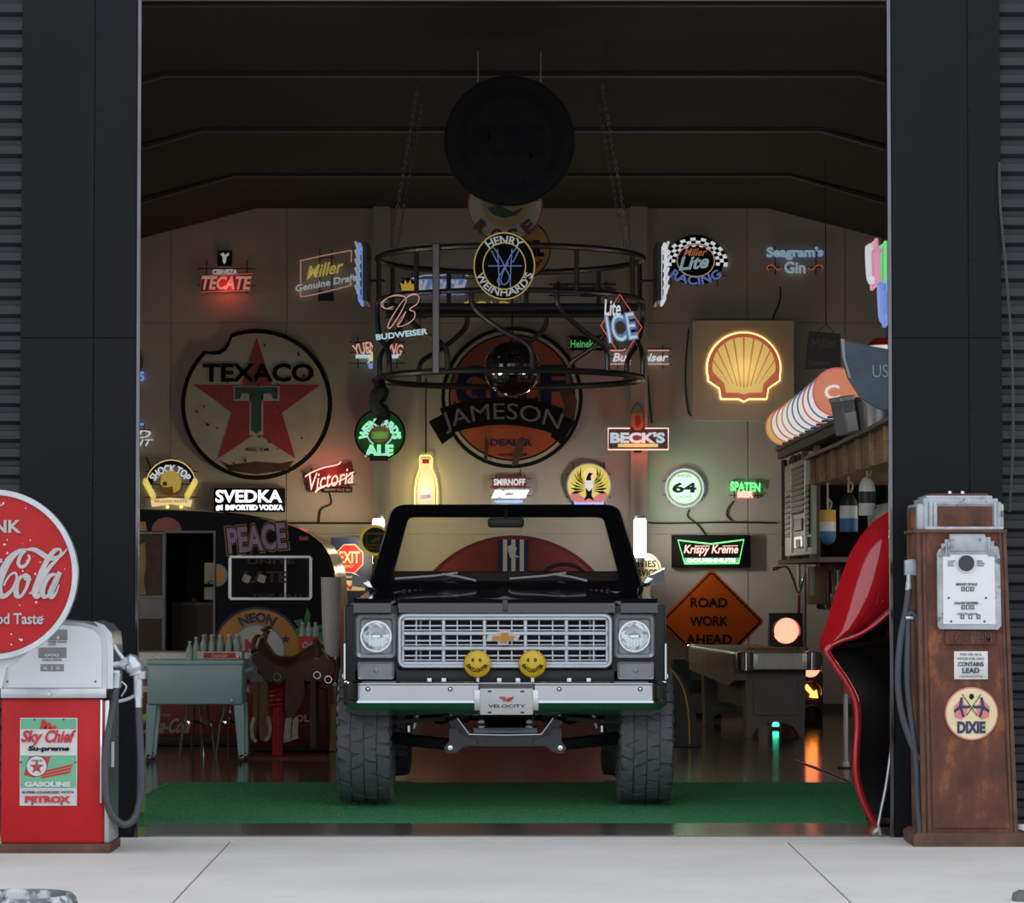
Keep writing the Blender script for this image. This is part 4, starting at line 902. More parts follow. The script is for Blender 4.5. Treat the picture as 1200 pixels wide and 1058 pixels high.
# --- road sign leaning on the back wall
s = Sign('road_sign', 834, 728, DW - .55, 'orange diamond road sign reading ROAD WORK AHEAD, leaning at the back wall', 'road sign')
def dia(r, c=4):
    out = []
    for ang in (-90, 0, 90, 180):
        a = math.radians(ang); cx, cy = 834 + (r - c) * math.cos(a), 728 + (r - c) * 1.0 * math.sin(a)
        for t in (-40, 0, 40): q = a + math.radians(t); out.append((cx + c * math.cos(q), cy + c * math.sin(q)))
    return out
s.poly('plate', 'road_orange', dia(60), .012, 0); s.poly('border_line', 'ink_black', dia(57), .0135, .01); s.poly('face', 'road_orange', dia(54.6, 3), .015, .012)
for t, y, w in (('ROAD', 706, 43), ('WORK', 727.5, 45), ('AHEAD', 749, 54)): s.text('ink_black', t, 830.5, y, w, 11.5, .018, .004, .025)
MB().tube([(0, .02, Z(786, DW) - Z(728, DW - .55)), (0, .10, -s.root.location.z + .01)], .02, 8).tube([(0, .01, -.3), (.0, .5, -.1)], .012, 6).build('stand', 'steel', s.root)
# --- exit plate, yellow disc, service sign, red disc behind the truck
s = Sign('exit_sign', 410, 672, 33.75, 'navy board with a red octagon reading EXIT ONLY beside the caravan', 'sign')
s.rect('board', 'navy', 388, 630, 440, 724, .0, -.03, .004); oc = [(409.5 + 17.5 * math.cos(math.radians(22.5 + 45 * i)), 654.5 + 18.2 * math.sin(math.radians(22.5 + 45 * i))) for i in range(8)]
s.poly('octagon_edge', 'cream', oc, .006, 0); s.poly('octagon', 'red', [(409.5 + (x - 409.5) * .94, 654.5 + (y - 654.5) * .94) for x, y in oc], .009, .005)
s.text('cream', 'EXIT', 409.5, 653, 24, 14, .012, .004, .02); s.text('cream', 'ONLY', 409, 663.5, 11, 3.2, .012, .003, .01); s.text('cream', 'AS TRAFFIC', 408, 676, 20, 3, .004, .004, .02); s.rect('lower_label', 'cream', 400, 680, 428, 692, .004, 0); s.poly('arrow', 'red', [(402, 681), (410, 687), (416, 681), (411, 692)], .007, .003)
MB().box(-.05, .05, .03, .06, -s.root.location.z, .3).build('post', 'steel', s.root)
s = Sign('round_sign', 440, 633, DW - 1.05, 'yellow round sign with a leaping deer on dark green, below the tube lamp', 'sign')
s.disc('rim', 'crt_gold', 440, 633, 18.5, .05, -.02); s.disc('face', 'ink_green', 440, 633, 15, .054, .03); s.rect('panel', 'jd_yellow', 429, 624, 452, 644, .057, .05); s.rect('panel_inset', 'ink_green', 430.5, 626.5, 450.5, 637.5, .06, .055)
s.poly('deer', 'jd_yellow', [(435, 635), (438, 632), (443, 630), (446, 627), (447, 630), (444, 633), (446, 636), (441, 634), (437, 636)], .063, .06); s.text('ink_green', 'FARM', 440.5, 641, 18, 3.6, .061, .004, .02)
MB().box(-.03, .03, .02, .06, -s.root.location.z, -.1).build('post', 'amber_tan', s.root)
s = Sign('round_sign', 755, 669, 33.6, 'cream clover shaped round sign with black service letters behind the truck mirror', 'sign')
s.disc('rim', 'cream', 755, 668, 20, .02, -.03); s.ring('border_line', 'ink_black', 755, 668, 16.8, 17.8, .023, .01); s.text('ink_black', 'CITIES', 754, 660.5, 29, 8, .025, .004, .03); s.text('ink_black', 'SERVICE', 754, 671, 32, 8, .025, .004, .03); s.rect('lamp_base', 'cream', 749, 686, 762, 700, .02, -.03)
MB().box(-.04, .04, .0, .03, -s.root.location.z, -.15).build('post', 'steel', s.root)
s = Sign('round_sign', 602, 752, 33.85, 'huge red round sign with blue and white vertical stripes seen through the windscreen', 'sign')
hp_ = [(602 + 126 * math.cos(t), min(834, 752 + 124 * math.sin(t))) for t in [math.radians(-221 + i * 262 / 48) for i in range(49)]]
s.poly('face', 'disc_red', hp_, .04, 0); s.ring('rim', 'dark_red', 602, 752, 124.5, 127, .05, 0, math.radians(-40), math.radians(220), .98, n=72)
for i, m in enumerate(('ink_blue', 'white_worn', 'ink_blue', 'white_worn', 'ink_blue', 'white_worn', 'ink_blue')): s.rect('stripe', m, 584.5 + i * 4.9, 632.5, 589.4 + i * 4.9, 700, .046, .03)
s.poly('crest', 'white_worn', [(594, 641), (600, 638), (606, 642), (603, 649), (609, 653), (598, 654)], .05, .04)
MB().box(-.6, .6, .0, .06, -s.root.location.z, -s.root.location.z + .06).build('foot', 'dark_grey', s.root)

# ================================================================== hanging ring of pipes
DC = 26.0; ch_c = P(598, 444, DC); RR = 156 * DC / F
CHN = empty('pipe_chandelier', (ch_c.x, DC, ch_c.z), 0, 'large hanging drum frame of bent steel pipes above the truck', 'chandelier')
ztop = Z(304, DC) - ch_c.z; zmid = Z(354, DC) - ch_c.z
for z, r in ((0, .026), (zmid, .022), (ztop, .026)):
    MB().tube([(RR * math.cos(t), RR * math.sin(t), z) for t in [2 * PI * i / 48 for i in range(48)]], r, 8, True).build('ring_pipe', 'pipe', CHN)
for i in range(10):
    a = 2 * PI * (i + .3) / 10; MB().tube([(RR * math.cos(a), RR * math.sin(a), zmid), (RR * math.cos(a), RR * math.sin(a), ztop)], .02, 8).build('upright_pipe', 'pipe', CHN)
for i in range(10):
    a = 2 * PI * (i + .05) / 10; e = a + .42
    MB().tube([(RR * math.cos(a), RR * math.sin(a), zmid), (RR * math.cos(a + .02), RR * math.sin(a + .02), zmid * .78), (RR * math.cos(a + .22), RR * math.sin(a + .22), zmid * .5), (RR * math.cos(e), RR * math.sin(e), zmid * .3), (RR * math.cos(e + .02), RR * math.sin(e + .02), 0)], .022, 8, smooth=4).build('bent_pipe', 'pipe', CHN)
for px in (514,):
    xx = (px - 598) * DC / F; yy = -math.sqrt(RR * RR - xx * xx) - .03
    MB().box(xx - .03, xx + .03, yy - .03, yy + .03, -.02, ztop + .03, .006, 1).build('main_post', 'pipe', CHN)
for y_ in (-.35, .35): MB().tube([(-math.sqrt(RR * RR - .1225), y_, zmid - .07), (math.sqrt(RR * RR - .1225), y_, zmid - .07)], .03, 8).build('cross_pipe', 'pipe', CHN)
for sx in (-1, 1):
    for y_ in (-.5, .5):
        x0 = sx * .75; zc_ = zceil(x0) - ch_c.z; n = 46
        b = MB()
        zz = ztop
        xx = sx * math.sqrt(RR * RR - .25)
        L_ = zc_ - ztop
        for i in range(n):
            t = (i + .5) / n; c = Vector((xx + (x0 - xx) * t, y_, ztop + L_ * t)); h = L_ / n * .62
            al = (i % 2) * PI / 2
            b.tube([c + Vector((.012 * math.cos(al) * math.cos(q), .012 * math.sin(al) * math.cos(q), h * math.sin(q))) for q in [k * PI / 3 for k in range(6)]], .004, 4, True)
        tag(b.build('chain', 'steel', CHN, 0), kind='stuff')
# bundle of black cable hanging at the ring's left end
MB().tube([(-RR, 0, 0), (-RR + .03, -.05, -.1), (-RR - .01, -.06, -.2), (-RR + .04, -.04, -.3), (-RR + .0, -.05, -.38)], [.05, .075, .06, .075, .03], 8, smooth=5).build('cable_bundle', 'cable', CHN)
# mirror ball
mb_r = 33 * (DC) / F; mbp = P(600, 432, DC)
MBALL = empty('mirror_ball', mbp, 0, 'mirror tiled disco ball hanging inside the pipe ring', 'disco ball')
b = MB(); nl = 22
for j in range(nl):
    t0, t1 = PI * j / nl + .012, PI * (j + 1) / nl - .012; n = max(5, int(2 * nl * math.sin((t0 + t1) / 2)))
    for i in range(n):
        a0, a1 = 2 * PI * (i + .05) / n, 2 * PI * (i + .95) / n; ji = random.uniform(.992, 1.006)
        b.faces([(mb_r * ji * math.sin(t) * math.cos(a), mb_r * ji * math.sin(t) * math.sin(a), mb_r * ji * math.cos(t)) for t, a in ((t0, a0), (t1, a0), (t1, a1), (t0, a1))], [(0, 1, 2, 3)])
tag(b.build('mirror_tiles', 'chrome', MBALL, 0), kind='stuff')
MB().lathe([(mb_r * .965 * math.sin(PI * i / 16), -mb_r * .965 * math.cos(PI * i / 16)) for i in range(17)], 24).build('core', 'black', MBALL)
MB().tube([(0, 0, mb_r), (0, 0, zceil(0) - mbp.z)], .008, 6).build('hanging_rod', 'black', MBALL)
# signs carried by the ring
def ring_y(px): xx = (px - 598) * DC / F; return DC - math.sqrt(max(0, RR * RR - xx * xx)) - .06
d = ring_y(597) - .03
s = Sign('neon_sign', 591, 312, d, 'round cream neon sign with a blue monogram on the front of the pipe ring', 'neon sign', 'neon signs on the pipe ring')
s.disc('back_plate', 'ink_black', 591, 312, 35, .01, -.02, 1.1); ov = lambda r: [(591 + r * math.cos(t), 312 + r * 1.1 * math.sin(t)) for t in [i * PI / 20 for i in range(40)]]
s.neon('dimY', ov(35.5), .9, .03, True); s.neon('dimY', ov(25), .8, .03, True); s.text('dimI' if False else 'dimW', 'HENRY', 591, 281, 44, 9.5, .03, .01, .02, arc=34); s.text('dimW', "WEINHARD'S", 591, 343, 80, 9.5, .03, .01, .02, arc=-30)
s.neons('dimB', [[(578, 290), (583, 297), (588, 306), (594, 318), (597, 324), (595, 331), (590, 334), (587, 329), (590, 318), (596, 308)], [(606, 290), (600, 297), (595, 306), (589, 318), (585, 324), (583, 331), (587, 334)], [(572, 312), (611, 312)], [(583, 292), (585, 330), (584, 338)], [(600, 292), (598, 330), (599, 338)], [(576, 294), (583, 308)], [(608, 294), (601, 308)]], .7, .03, smooth=3)
d = ring_y(502)
s = Sign('neon_sign', 478, 372, d, 'big red script B neon over small white capitals on the left of the ring', 'neon sign', 'neon signs on the pipe ring')
for o_ in (0, 2.6):
    s.neon('midI' if o_ else 'dimI', [(461, 362 - o_), (452, 362), (449 - o_, 356), (455, 349), (466, 347 - o_ * .5), (476, 350), (472, 362), (464, 376), (457, 385), (455, 381), (463, 366), (473, 352), (484, 346 - o_ * .5), (491, 348), (489, 356), (480, 363), (486, 366), (485, 374), (475, 381), (466, 383), (468 + o_, 376), (476, 365)], .6, .03, smooth=5)
s.text('midC', 'BUDWEISER', 471, 392, 61, 7, .03, .01, .03, rot=.12); s.frame(450, 350, 500, 395, f=.01, bars=3)
d = ring_y(703)
s = Sign('neon_sign', 728, 383, d, 'red diamond neon sign with blue outlined ICE letters on the ring', 'neon sign', 'neon signs on the pipe ring')
s.neon('midR', [(726, 345), (752, 384), (729, 421), (704, 382)], .8, .03, True); s.text('dimB', 'ICE', 728, 384, 36, 34, .032, .01, .06, slant=.0, rot=.16); s.text('midC', 'ICE', 728, 384, 33, 31, .036, .01, -.01, rot=.16); s.text('midW', 'Lite', 718, 361, 19, 19, .04, .01, .02, rot=-.05); s.frame(708, 365, 748, 402, f=.01)
for px, lab, ca, cb_, sx in ((437, 'blue and white neon sign seen edge-on at the left end of the ring', 'midB', 'dimW', -1), (763, 'white neon sign seen edge-on at the right end of the ring', 'midW', 'midW', 1)):
    s = Sign('neon_sign', px, 322, DC, lab, 'neon sign', 'neon signs on the pipe ring')
    k = s.k; H_ = 34 * k
    s.root.location.x += sx * .05; MB().box(-.02, .02, -.35, .35, -H_, H_, .004, 1).build('back_plate', 'dark_grey', s.root)
    MB().tube([(sx * .05, -.30, -H_ * .95), (sx * .05, .30, -H_ * .95), (sx * .05, .30, H_ * .95), (sx * .05, -.30, H_ * .95)], .013, 6, True).build('neon_tube', ca, s.root)
    b = MB()
    for i in range(6): zz = -H_ * .75 + i * H_ * .3; b.tube([(sx * .055, -.25, zz), (sx * .09, -.1, zz + .08), (sx * .06, .05, zz), (sx * .09, .2, zz + .06)], .012, 6, smooth=3)
    b.build('neon_letter', cb_, s.root, 80)
    MB().tube([(-sx * .0, 0, -.05), (-sx * .15, 0, -.05)], .012, 6).build('bracket', 'dark_grey', s.root)
# round signs hanging high in the middle
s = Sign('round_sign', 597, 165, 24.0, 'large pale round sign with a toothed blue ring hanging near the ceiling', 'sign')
s.disc('rim', 'sign_dim_ink', 597, 165, 77, .02, -.03); s.disc('face', 'sign_shaded', 597, 165, 74, .025, .0)
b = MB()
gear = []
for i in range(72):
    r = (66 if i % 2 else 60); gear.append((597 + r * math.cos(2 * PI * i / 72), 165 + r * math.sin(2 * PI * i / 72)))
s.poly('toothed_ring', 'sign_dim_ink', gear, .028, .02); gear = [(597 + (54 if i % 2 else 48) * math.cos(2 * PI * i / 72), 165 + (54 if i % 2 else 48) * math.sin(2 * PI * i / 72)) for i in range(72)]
s.poly('inner_face', 'sign_shaded', gear, .031, .025); s.text('sign_dim_ink', 'PURE', 597, 167, 86, 38, .035, .005, .06)
MB().tube([s.p(560, 95)[:1] + (-.0,) + s.p(560, 95)[1:], (s.p(560, 95)[0], 0, zceil(0) - s.root.location.z)], .006, 5).tube([s.p(634, 95)[:1] + (-.0,) + s.p(634, 95)[1:], (s.p(634, 95)[0], 0, zceil(0) - s.root.location.z)], .006, 5).build('hanging_wire', 'steel', s.root)
s = Sign('round_sign', 592, 240, 25.5, 'cream ringed round sign with an orange centre, half behind the toothed sign', 'sign')
s.disc('rim', 'orange_old', 592, 240, 44.5, .0, -.03); s.disc('band', 'enamel_old', 592, 240, 42.5, .004, 0); s.disc('centre', 'gold_old', 592, 240, 27, .008, .0); s.poly('bird', 'ink_green', [(570, 243), (585, 240), (600, 248), (614, 243), (606, 252), (592, 256), (578, 252)], .011, .005)
s.text('dark_red', 'R', 564, 266, 14, 15, .01, .005, .06, rot=.7 - 1.5 if False else -.7); s.text('dark_red', 'O', 582, 275, 13, 14, .01, .005, .06, rot=-.25); s.text('dark_red', 'S', 601, 275, 13, 14, .01, .005, .06, rot=.2); s.text('dark_red', 'E', 619, 266, 14, 15, .01, .005, .06, rot=.7)
MB().tube([(0, 0, 44 * s.k), (0, 0, zceil(0) - s.root.location.z)], .006, 5).build('hanging_wire', 'steel', s.root)
s = Sign('round_sign', 609, 292, 25.8, 'amber round oil sign with dark letters behind the cream neon disc', 'sign')
s.disc('rim', 'ink_black', 609, 292, 36.5, .0, -.03); s.disc('face', 'orange', 609, 292, 35, .004, 0); s.text('ink_black', 'OIL', 624, 291, 28, 20, .008, .004, .06); s.text('ink_black', 'CORPORATION', 609, 319, 60, 6, .008, .004, .03, arc=-28)
MB().tube([(0.1, 0, 34 * s.k), (0.1, 0, zceil(0) - s.root.location.z)], .006, 5).build('hanging_wire', 'steel', s.root)
# ================================================================== left fuel pump
DL = 16.55
s = Sign('fuel_pump', 64, 998, DL, 'red and white vintage fuel pump with a grey hose beside the door', 'fuel pump')
s.root.location.z = 0; k = s.k
def lp(px, py): return ((px - 64) * k, Z(py, DL))
def lbox(name, m, x0, y0, x1, y1, f, b, bev=.006, parent=None):
    a = lp(x0, y1); c = lp(x1, y0); return MB().box(a[0], c[0], -f, b, a[1], c[1], bev).build(name, m, parent or s.root)
lbox('plinth', 'rust_dark', -1, 988.5, 129, 1004, .012, .43, .008).location.z = 0
lbox('body', 'pump_red', 0, 818, 121, 989, 0, .42, .02)
lbox('side_panel', 'steel', 120, 820, 127, 989, -.015, .41, .01)
lbox('edge_strip', 'chrome', 116.5, 820, 119, 941, .008, .0, .002)
lbox('waist_band', 'alu', 0, 806.5, 123.5, 818, .012, .43, .004)
MB().lathe([(0, .02), (.012, .018), (.015, 0)], 12, Matrix.Translation((lp(57, 0)[0], -.012, lp(0, 813)[1])) @ Matrix.Rotation(PI / 2, 4, 'X')).build('lock', 'steel', s.root)
hp = [lp(1, 807), lp(122.5, 807)]
top = [(124, 760), (121.5, 744), (113, 734), (95, 729.5), (64, 727), (33, 729.5), (15, 734), (6.5, 744), (4, 760)]
hd_ = MB().prism([lp(3, 807), lp(124, 807)] + [lp(*q) for q in top], -.0, .42).build('head', 'alu', s.root, 40)
MB().prism([lp(123.5, 807), lp(131, 807)] + [lp(*q) for q in ((131, 760), (129, 742), (120, 732), (108, 728))] + [lp(*q) for q in ((113, 734), (121.5, 744), (124, 760))], .01, .41).build('head_side', 'steel', s.root, 40)
fp = [lp(8, 805), lp(118, 805)] + [lp(*q) for q in ((118, 760), (115.5, 747), (108, 738.5), (93, 734), (64, 732), (35, 734), (20, 738.5), (11.5, 747), (10, 760))]
MB().prism(fp, -.012, 0).build('dial_face', 'pump_white', s.root, 40)
for x0, y0, x1, y1 in ((52, 737.5, 78, 750), (44, 758.5, 77, 771), (46.5, 778, 74, 786.5)):
    w = lbox('dial_window', 'grey', x0, y0, x1, y1, .014, -.01, .002)
def lt(m, t, x, y, w, h, f=.018, bold=.02, name='lettering', **kw):
    a = lp(x, y); return MB().text(t, a[0], a[1], w * k, h * k, -f, .004, bold, **kw).build(name, m, s.root, 0)
lt('white', '000', 60, 767.5, 17, 3.6); lt('white', '1', 67, 747, 2.5, 4); lt('white', '6 1 6', 60, 782.5, 19, 3.6)
lt('dark_grey', 'THIS SALE', 66, 751.8, 22, 2.2, bold=0); lt('dark_grey', 'GALLONS', 60, 773, 23, 2.2, bold=0); lt('grey', 'cents', 60, 755, 9, 1.6, bold=0)
for x in (8, 111): MB().lathe([(0, .004), (.006, 0)], 8, Matrix.Translation((lp(x, 0)[0], -.013, lp(0, 798.5)[1])) @ Matrix.Rotation(PI / 2, 4, 'X')).build('screw', 'dark_grey', s.root)
# enamel plate
pl = lbox('enamel_plate', 'white', 23, 841, 90, 944, .012, 0, .003)
pl['label'] = 'green and white enamel plate with red winged stripe'
def pz(name, m, pts, f, b=.008): return MB().prism([lp(*q) for q in pts], -f, -b).build(name, m, pl, 0)
pz('green_field', 'mint', [(24, 842), (89, 842), (89, 854), (24, 854)], .0135); pz('green_field', 'mint', [(24, 885), (89, 885), (89, 923), (24, 923)], .0135)
for i in range(3): pz('red_stripe', 'red', [(45 + i * 7.2 + 4, 843 + i * 3), (50.5 + i * 6.4, 842.5 + i * 3.2), (54.8 + i * 5.8, 846 + i * 2.8), (53.5 + i * 5.6, 854), (46 + i * 5, 854)], .015, .013)
pz('red_stripe', 'red', [(34, 886), (59, 886), (53, 905), (40, 911), (28, 908)], .0142, .013)
for i in range(3): pz('red_stripe', 'red', [(49, 903.5 + 3.1 * i), (86 - i, 894.5 + 4 * i), (83 - i, 898 + 4 * i), (47, 906.3 + 3.1 * i)], .0145, .013)
pz('roundel', 'white', [(43 + 11.6 * math.cos(t), 897.5 + 11.6 * math.sin(t)) for t in [i * PI / 14 for i in range(28)]], .0165, .01)
pz('roundel_line', 'ink_black', [(43 + 12.2 * math.cos(t), 897.5 + 12.2 * math.sin(t)) for t in [i * PI / 14 for i in range(28)]], .0155, .01)
pz('star', 'red', star(43, 898.5, 9, 3.6), .018, .016); pz('star_letter', 'leaf_green', [(40, 895.5), (46, 895.5), (46, 897), (43.8, 897), (43.8, 903), (42.2, 903), (42.2, 897), (40, 897)], .0195, .018)
def plt(m, t, x, y, w, h, **kw):
    a = lp(x, y); return MB().text(t, a[0], a[1], w * k, h * k, -kw.pop('f', .019), .004, kw.pop('bold', .02), **kw).build('lettering', m, pl, 0)
plt('navy', 'TEXACO', 43, 891, 13, 2, bold=.0)
plt('red', 'Sky', 37, 864.5, 23, 18, slant=.25, bold=.03); plt('red', 'Chief', 70, 862.5, 34, 15, slant=.25, bold=.03); plt('ink_black', 'Su-preme', 57, 877.5, 48, 7.5, slant=.2, bold=.04)
plt('white', 'GASOLINE', 56, 918.5, 54, 6, bold=.06); plt('ink_black', 'SUPER-CHARGED WITH', 56, 928, 60, 2.6, slant=.2, bold=0); plt('red', 'PETROX', 56, 936.5, 53, 8, bold=.05)
for x, y in ((40, 843), (74, 843), (24.5, 893), (88, 893), (38, 942), (72, 942)): MB().lathe([(0, .004), (.006, 0)], 8, Matrix.Translation((lp(x, 0)[0], -.0135, lp(0, y)[1])) @ Matrix.Rotation(PI / 2, 4, 'X')).build('rivet', 'dark_grey', pl)
# nozzle, boot and hose on the right-hand side
def lv(px, py, y=0.0): a = lp(px, py); return Vector((a[0], y, a[1]))
bt_ = lbox('nozzle_boot', 'alu', 126, 785, 139, 795, -.02, .12, .008)
lbox('boot_plate', 'black', 124, 810, 129, 836, -.05, .2, .004)
nz = MB().tube([lv(140, 780, .03), lv(150, 775, .03), lv(155, 782, .03), lv(158, 790, .03)], [.03, .045, .05, .04], 10, smooth=4)
nz.tube([lv(131, 779, .03), lv(147, 777.5, .03)], .02, 10); nz.lathe([(0, -.03), (.03, -.02), (.032, .02), (0, .03)], 12, Matrix.Translation(lv(163, 791, .03)))
nz.tube([lv(159, 790, .03), lv(160, 800, .03), lv(160, 818, .03)], .026, 10)
nzo = nz.build('nozzle', 'alu', s.root, 50)
MB().tube([lv(131, 756, .03), lv(136, 764, .03), lv(143, 773, .03)], .012, 10, smooth=4).build('spout', 'alu', nzo)
MB().tube([lv(137, 822, .03), lv(148, 819, .03), lv(156, 815, .03)], .010, 8, smooth=3).tube([lv(140, 799, .03), lv(146, 805, .03), lv(140, 816, .03)], .005, 6, smooth=4).build('trigger_guard', 'alu', nzo)
MB().tube([lv(136, 789, .03), lv(135, 797, .03), lv(134.5, 806, .03)], .024, 10).build('hose_swivel', 'alu', s.root)
MB().tube([lv(160, 814, .03), lv(160.5, 829, .03)], .022, 10).build('hose_coupling', 'steel', s.root)
MB().tube([lv(134.5, 805, .03), lv(131, 830, .02), lv(125, 870, -.01), lv(123.5, 910, -.03), lv(127, 943, -.03), lv(136, 960, -.02), lv(147, 966, 0), lv(157, 958, .02), lv(163, 935, .03), lv(164, 900, .03), lv(162, 860, .03), lv(160.5, 828, .03)], .020, 10, smooth=8).build('hose', 'hose', s.root, 60)
tl = lbox('side_tag', 'white', 127.5, 870, 130.5, 900, -.06, .1, .002)
# ================================================================== round drink sign in front of the pump
DS = 16.0
s = Sign('drink_sign', -7, 673, DS, 'large round red enamel drink sign on a post in front of the white-headed pump', 'sign')
k = s.k
s.disc('rim', 'alu', -7, 673, 99, .03, -.02, n=96); s.disc('face', 'sign_red', -7, 673, 93.5, .036, .01, n=96); s.ring('bead', 'alu', -7, 673, 93, 99.3, .045, .0, n=96)
def c5(x, y): return s.p(x / 4.81, 560 + y / 4.81)
u = k / 4.81
SN = [0]
def stroke(b, pts, w): b.ribbon([c5(*q) for q in pts], [x * u for x in w], -.040 - SN[0] * .0008, .008); SN[0] += 1
b = MB()
def word(b, dx):
    o = lambda L: [(x + dx, y) for x, y in L]
    stroke(b, o([(165, 432), (172, 455), (150, 492), (124, 500), (110, 478), (124, 436), (152, 408)]), [10, 15, 18, 20, 20, 20, 16])
    stroke(b, o([(156, 404), (110, 415), (60, 460), (22, 530), (0, 600), (8, 655), (36, 664), (75, 630), (100, 575), (98, 540), (74, 540), (46, 572), (30, 606)]), [12, 24, 40, 46, 46, 40, 26, 18, 14, 14, 12, 12, 12])
    stroke(b, o([(145, 548), (112, 570), (98, 620), (104, 664), (132, 660), (160, 610), (168, 562), (148, 546), (150, 572), (185, 572)]), [12, 24, 32, 28, 16, 18, 26, 18, 10, 12])
b2 = MB(); word(b2, 0)
stroke(b2, [(156, 404), (200, 405), (240, 426), (275, 448), (320, 452), (358, 430), (386, 398)], [10, 26, 30, 30, 24, 16, 4])
stroke(b2, [(172, 650), (190, 640), (225, 560), (270, 470), (310, 414), (340, 402), (350, 418), (335, 452), (290, 500), (240, 570), (208, 640), (216, 668), (246, 650)], [8, 14, 24, 30, 26, 14, 12, 14, 22, 34, 38, 28, 10])
stroke(b2, [(330, 548), (300, 545), (262, 580), (246, 640), (258, 668), (282, 656), (316, 590), (345, 530)], [12, 20, 34, 34, 26, 14, 16, 22])
stroke(b2, [(345, 530), (318, 590), (292, 650), (300, 670), (322, 650), (342, 600)], [26, 34, 34, 26, 14, 6])
b2.build('script_lettering', 'letter_white', s.root, 0)
b3 = MB(); word(b3, -330)
stroke(b3, [(-110, 560), (-140, 548), (-165, 580), (-178, 640), (-160, 668), (-130, 640)], [16, 14, 26, 34, 26, 10]); stroke(b3, [(-30, 548), (-62, 545), (-98, 580), (-112, 640), (-100, 668), (-76, 656), (-40, 590), (-16, 530), (-40, 590), (-66, 650), (-58, 670), (-36, 650)], [12, 20, 34, 34, 26, 14, 16, 22, 30, 34, 24, 8])
stroke(b3, [(-10, 470), (22, 466)], [22, 22])
b3.build('script_lettering', 'letter_white', s.root, 0)
s.text('letter_white', 'DRINK', -8, 617, 68, 15, .044, .006, .03); s.text('letter_white', 'Sign of Good Taste', -8, 726.5, 120, 17, .044, .006, .02)
b = MB()
for _ in range(34):
    a = random.uniform(-PI / 2, PI / 2); r = random.uniform(25, 88); x, y = -7 + r * math.cos(a), 673 + r * math.sin(a); q = random.uniform(.6, 1.7)
    b.prism([s.p(x + q * random.uniform(.5, 1.3) * math.cos(t), y + q * random.uniform(.5, 1.3) * math.sin(t)) for t in [i * PI / 3 for i in range(6)]], -.0375, -.03)
tag(b.build('chip', 'white_worn', s.root, 0), kind='stuff')
MB().tube([(-.10, .03, -.42), (-.10, .03, -s.root.location.z)], .025, 12).box(-.22, .02, .0, .06, -s.root.location.z, -s.root.location.z + .03, .006).build('post', 'alu', s.root)
s.poly('bracket', 'white_worn', [(-2, 769), (8, 771), (34, 763), (20, 775), (8, 782), (3, 806), (-2, 806)], .0, -.03)
# ================================================================== rusty pump on the right
DR = 16.95
s = Sign('fuel_pump', 1136, 993, DR, 'tall rusty art deco fuel pump with stepped grey crown beside the ribbed siding', 'fuel pump')
s.root.location.z = 0; k = s.k
def lp(px, py): return ((px - 1136) * k, Z(py, DR))
def lbox(name, m, x0, y0, x1, y1, f, b, bev=.006, parent=None):
    a = lp(x0, y1); c = lp(x1, y0); return MB().box(a[0], c[0], -f, b, a[1], c[1], bev).build(name, m, parent or s.root)
def lpoly(name, m, pts, f, b, parent=None, sm=35): return MB().prism([lp(*q) for q in pts], -f, b).build(name, m, parent or s.root, sm)
DP = .42
lpoly('plinth', 'rust_dark', [(1071, 995), (1071, 979), (1076, 975.5), (1204, 975.5), (1206, 979), (1206, 995)], .02, DP + .02).location.z = 0
lpoly('body', 'rust', [(1081, 976), (1076, 622), (1181, 622), (1193, 976)], 0, DP)
for i, (a, c) in enumerate(((1076, 1081), (1083, 1087))): lpoly('corner_moulding', 'rust_dark', [(a + 5, 976), (a, 624), (c - 1, 624), (c + 4, 976)], .012 - i * .004, .03)
for i, (a, c) in enumerate(((1177, 1181), (1172.5, 1175.5))): lpoly('corner_moulding', 'rust_dark', [(a + 11, 976), (a, 624), (c, 624), (c + 11.5, 976)], .012 - i * .004, .03)
lpoly('front_panel', 'rust', [(1094, 970), (1090, 760), (1172, 760), (1183, 970)], .006, 0)
lbox('cornice', 'rust_dark', 1073, 620.5, 1182, 624.5, .016, DP + .01, .004)
cr = lbox('crown', 'deco_alu', 1077, 590, 1179, 621, .0, DP - .01, .01)
lbox('crown_step', 'deco_alu', 1084, 584, 1172, 592, .006, DP - .03, .006, cr); lbox('crown_step', 'deco_alu', 1088, 580.5, 1166, 586, -.01, DP - .06, .006, cr); lbox('crown_cap', 'rust_dark', 1092, 578, 1162, 582, -.03, DP - .09, .006, cr)
lbox('crown_panel', 'rust', 1101, 593, 1165, 617, .012, -.0, .004, cr); lbox('crown_rail', 'deco_alu', 1086, 617, 1178, 620.5, .014, 0, .003, cr)
for a in (1085, 1091, 1096, 1166.5, 1171): lbox('crown_flute', 'deco_alu', a, 588, a + 4.4, 619, .010, 0, .004, cr)
for a in (1120, 1135): MB().lathe([(0, .02), (.01, .016), (.014, 0)], 10, Matrix.Translation((*lp(a, 0)[:1], .15, lp(0, 578)[1]))).build('crown_knob', 'steel', cr)
lbox('crown_side', 'rust', 1074.5, 594, 1078, 619, -.05, DP - .08, .002, cr)
